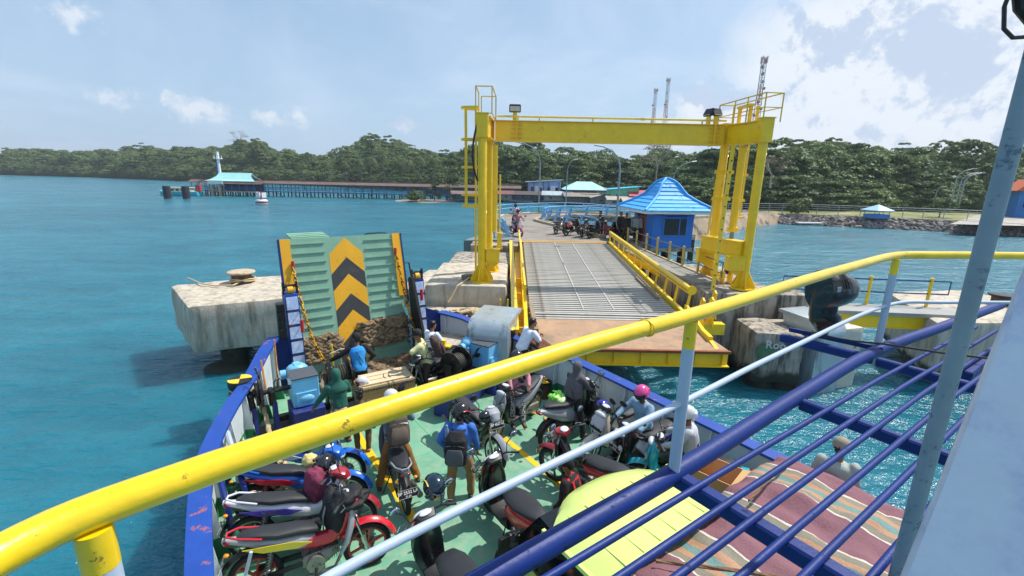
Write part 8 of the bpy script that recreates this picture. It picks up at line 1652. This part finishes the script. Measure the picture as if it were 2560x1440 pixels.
part(I['t'], 'bag_strap', black, lambda m: m.tube([I['T'](.47, -.05, .12), I['T'](.35, -.165, .02), I['T'](.2, -.18, -.08), I['T'](.08, -.18, -.16)], .009, 5))
def jean(t, T, up, fw, lf, k, sh): part(t, 'collar', cloth('#b9c6d0'), lambda m: m.tube([T(.5, .06, .07), T(.52, -.03, .08), T(.53, -.07, 0), T(.52, -.03, -.08), T(.5, .06, -.07)], .022, 6, flat=.5))
I = person('rider in a pink helmet and light denim jacket gripping the handlebars', shp(4.9, 3.1), HS+92, 1.64, pelvis=.94, lean=14, top='#7d9db6', pants='#3a2c28', hands=[(.52, .28, 1.12), (.52, -.28, 1.12)], feet=[(.06, .32, 0), (0, -.33, 0)], helm='#d0418a', head=(6, 22), skin='#5a3a2a', topfn=jean, shoe='#57463c')
I = person('rider in a white helmet and a white and navy jacket behind the white post', shp(3.85, 3.08), HS+30, 1.62, pelvis=.93, lean=14, top='#b4b6bf', pants='#1f2340', hands=[(.48, .26, 1.08), (.48, -.26, 1.08)], feet=[(.06, .3, 0), (0, -.3, 0)], helm='#d3d4d8', head=(10, 15))
part(I['t'], 'navy_panel', cloth('#20264e'), lambda m: m.bar(I['T'](.02, -.1), I['T'](.22, -.112), .2, .03))
I = person('man in a black jacket with red shoulders beside the lime truck', shp(4.25, .78), HS+25, 1.5, lean=14, top='#141416', pants='#1b1c20', cap_c='#17171a', head=(8, 22), hands=[(.2, .22, .8), (.2, -.22, .8)], z=DZ-.1)
part(I['t'], 'red_yoke', cloth('#c2202c'), lambda m: [m.bar(I['T'](.3, -.115), I['T'](.46, -.098), .22, .03), m.sph(I['T'](.475, 0, .1), (.07, .06, .035)), m.sph(I['T'](.475, 0, -.1), (.07, .06, .035))])
I = person('man in a light cap and pale shirt standing beyond the striped cloth', shp(1.98, 3.5), HS-70, 1.7, z=DZ+.28, top='#9fa8a0', sleeve='short', pants='#4c4f55', cap_c='#8f8576', head=(-10, 5))
I = person('person with dark curly hair seen from above between the red scooter and the blue tube', shp(3.72, -.72), HS-30, 1.28, top='#1c1c1f', pants='#22232a', haircol='#241812')
# people at the shore end of the bridge
for i, (px, py, c, l, hh, yw) in enumerate(((1548, 600, '#1b1b20', 'person in black standing at the hut door beside the parked motorcycles', 1.65, -60), (1562, 602, '#26242a', 'second dark dressed person by the hut door with a raised hand', 1.62, -100), (1592, 604, '#8f9aa2', 'person in a pale grey shirt leaning on the walkway railing by the hut', 1.66, -120), (1505, 588, '#2a3038', 'person in dark clothes bending among the parked motorcycles', 1.6, 200))):
    f = G(px, py, 3.06); person(l, V((f.x, f.y, 0)), yw, hh, top=c, pants='#22242a', z=3.06, voxel=.03, lean=(0, 4, 14, 20)[i], group='people waiting by the hut')
f = G(1288, 566, 3.08); person('rider in a white shirt and black helmet on the motorcycle coming down the causeway', V((f.x, f.y+.1, 0)), -90, 1.62, pelvis=.84, lean=6, top='#c3c6c8', pants='#202226', helm='#1c1d20', hands=[(.4, .26, 1.0), (.4, -.26, 1.0)], feet=[(.12, .18, .22), (.12, -.18, .22)], z=3.06, voxel=.03)
f = G(1297, 590, 3.06); person('rider in dark clothes on the pink motorcycle at the shore end of the bridge', V((f.x-.12, f.y+.1, 0)), -66, 1.6, pelvis=.84, lean=6, top='#b8808c', pants='#282a30', helm='#a83a52', hands=[(.4, .26, 1.0), (.4, -.26, 1.0)], feet=[(.12, .18, .22), (.12, -.18, .22)], z=3.06, voxel=.03)
bpy.data.scenes.remove(TS)
# ================================================================== sea air
hm_ = bpy.data.materials.new('sea_haze'); hm_.use_nodes = True; t_ = hm_.node_tree; t_.nodes.clear(); ho = t_.nodes.new('ShaderNodeOutputMaterial'); hv = t_.nodes.new('ShaderNodeVolumePrincipled')
hv.inputs['Color'].default_value = (.86, .92, 1.0, 1); hv.inputs['Density'].default_value = 0.00032; hv.inputs['Anisotropy'].default_value = 0.2; t_.links.new(hv.outputs[0], ho.inputs['Volume'])
hz_ = MB().box((0, 1200, 45), (4000, 3000, 94)).build('haze', hm_); tag(hz_, 'thin bluish sea haze over the whole bay', 'haze', kind='stuff')
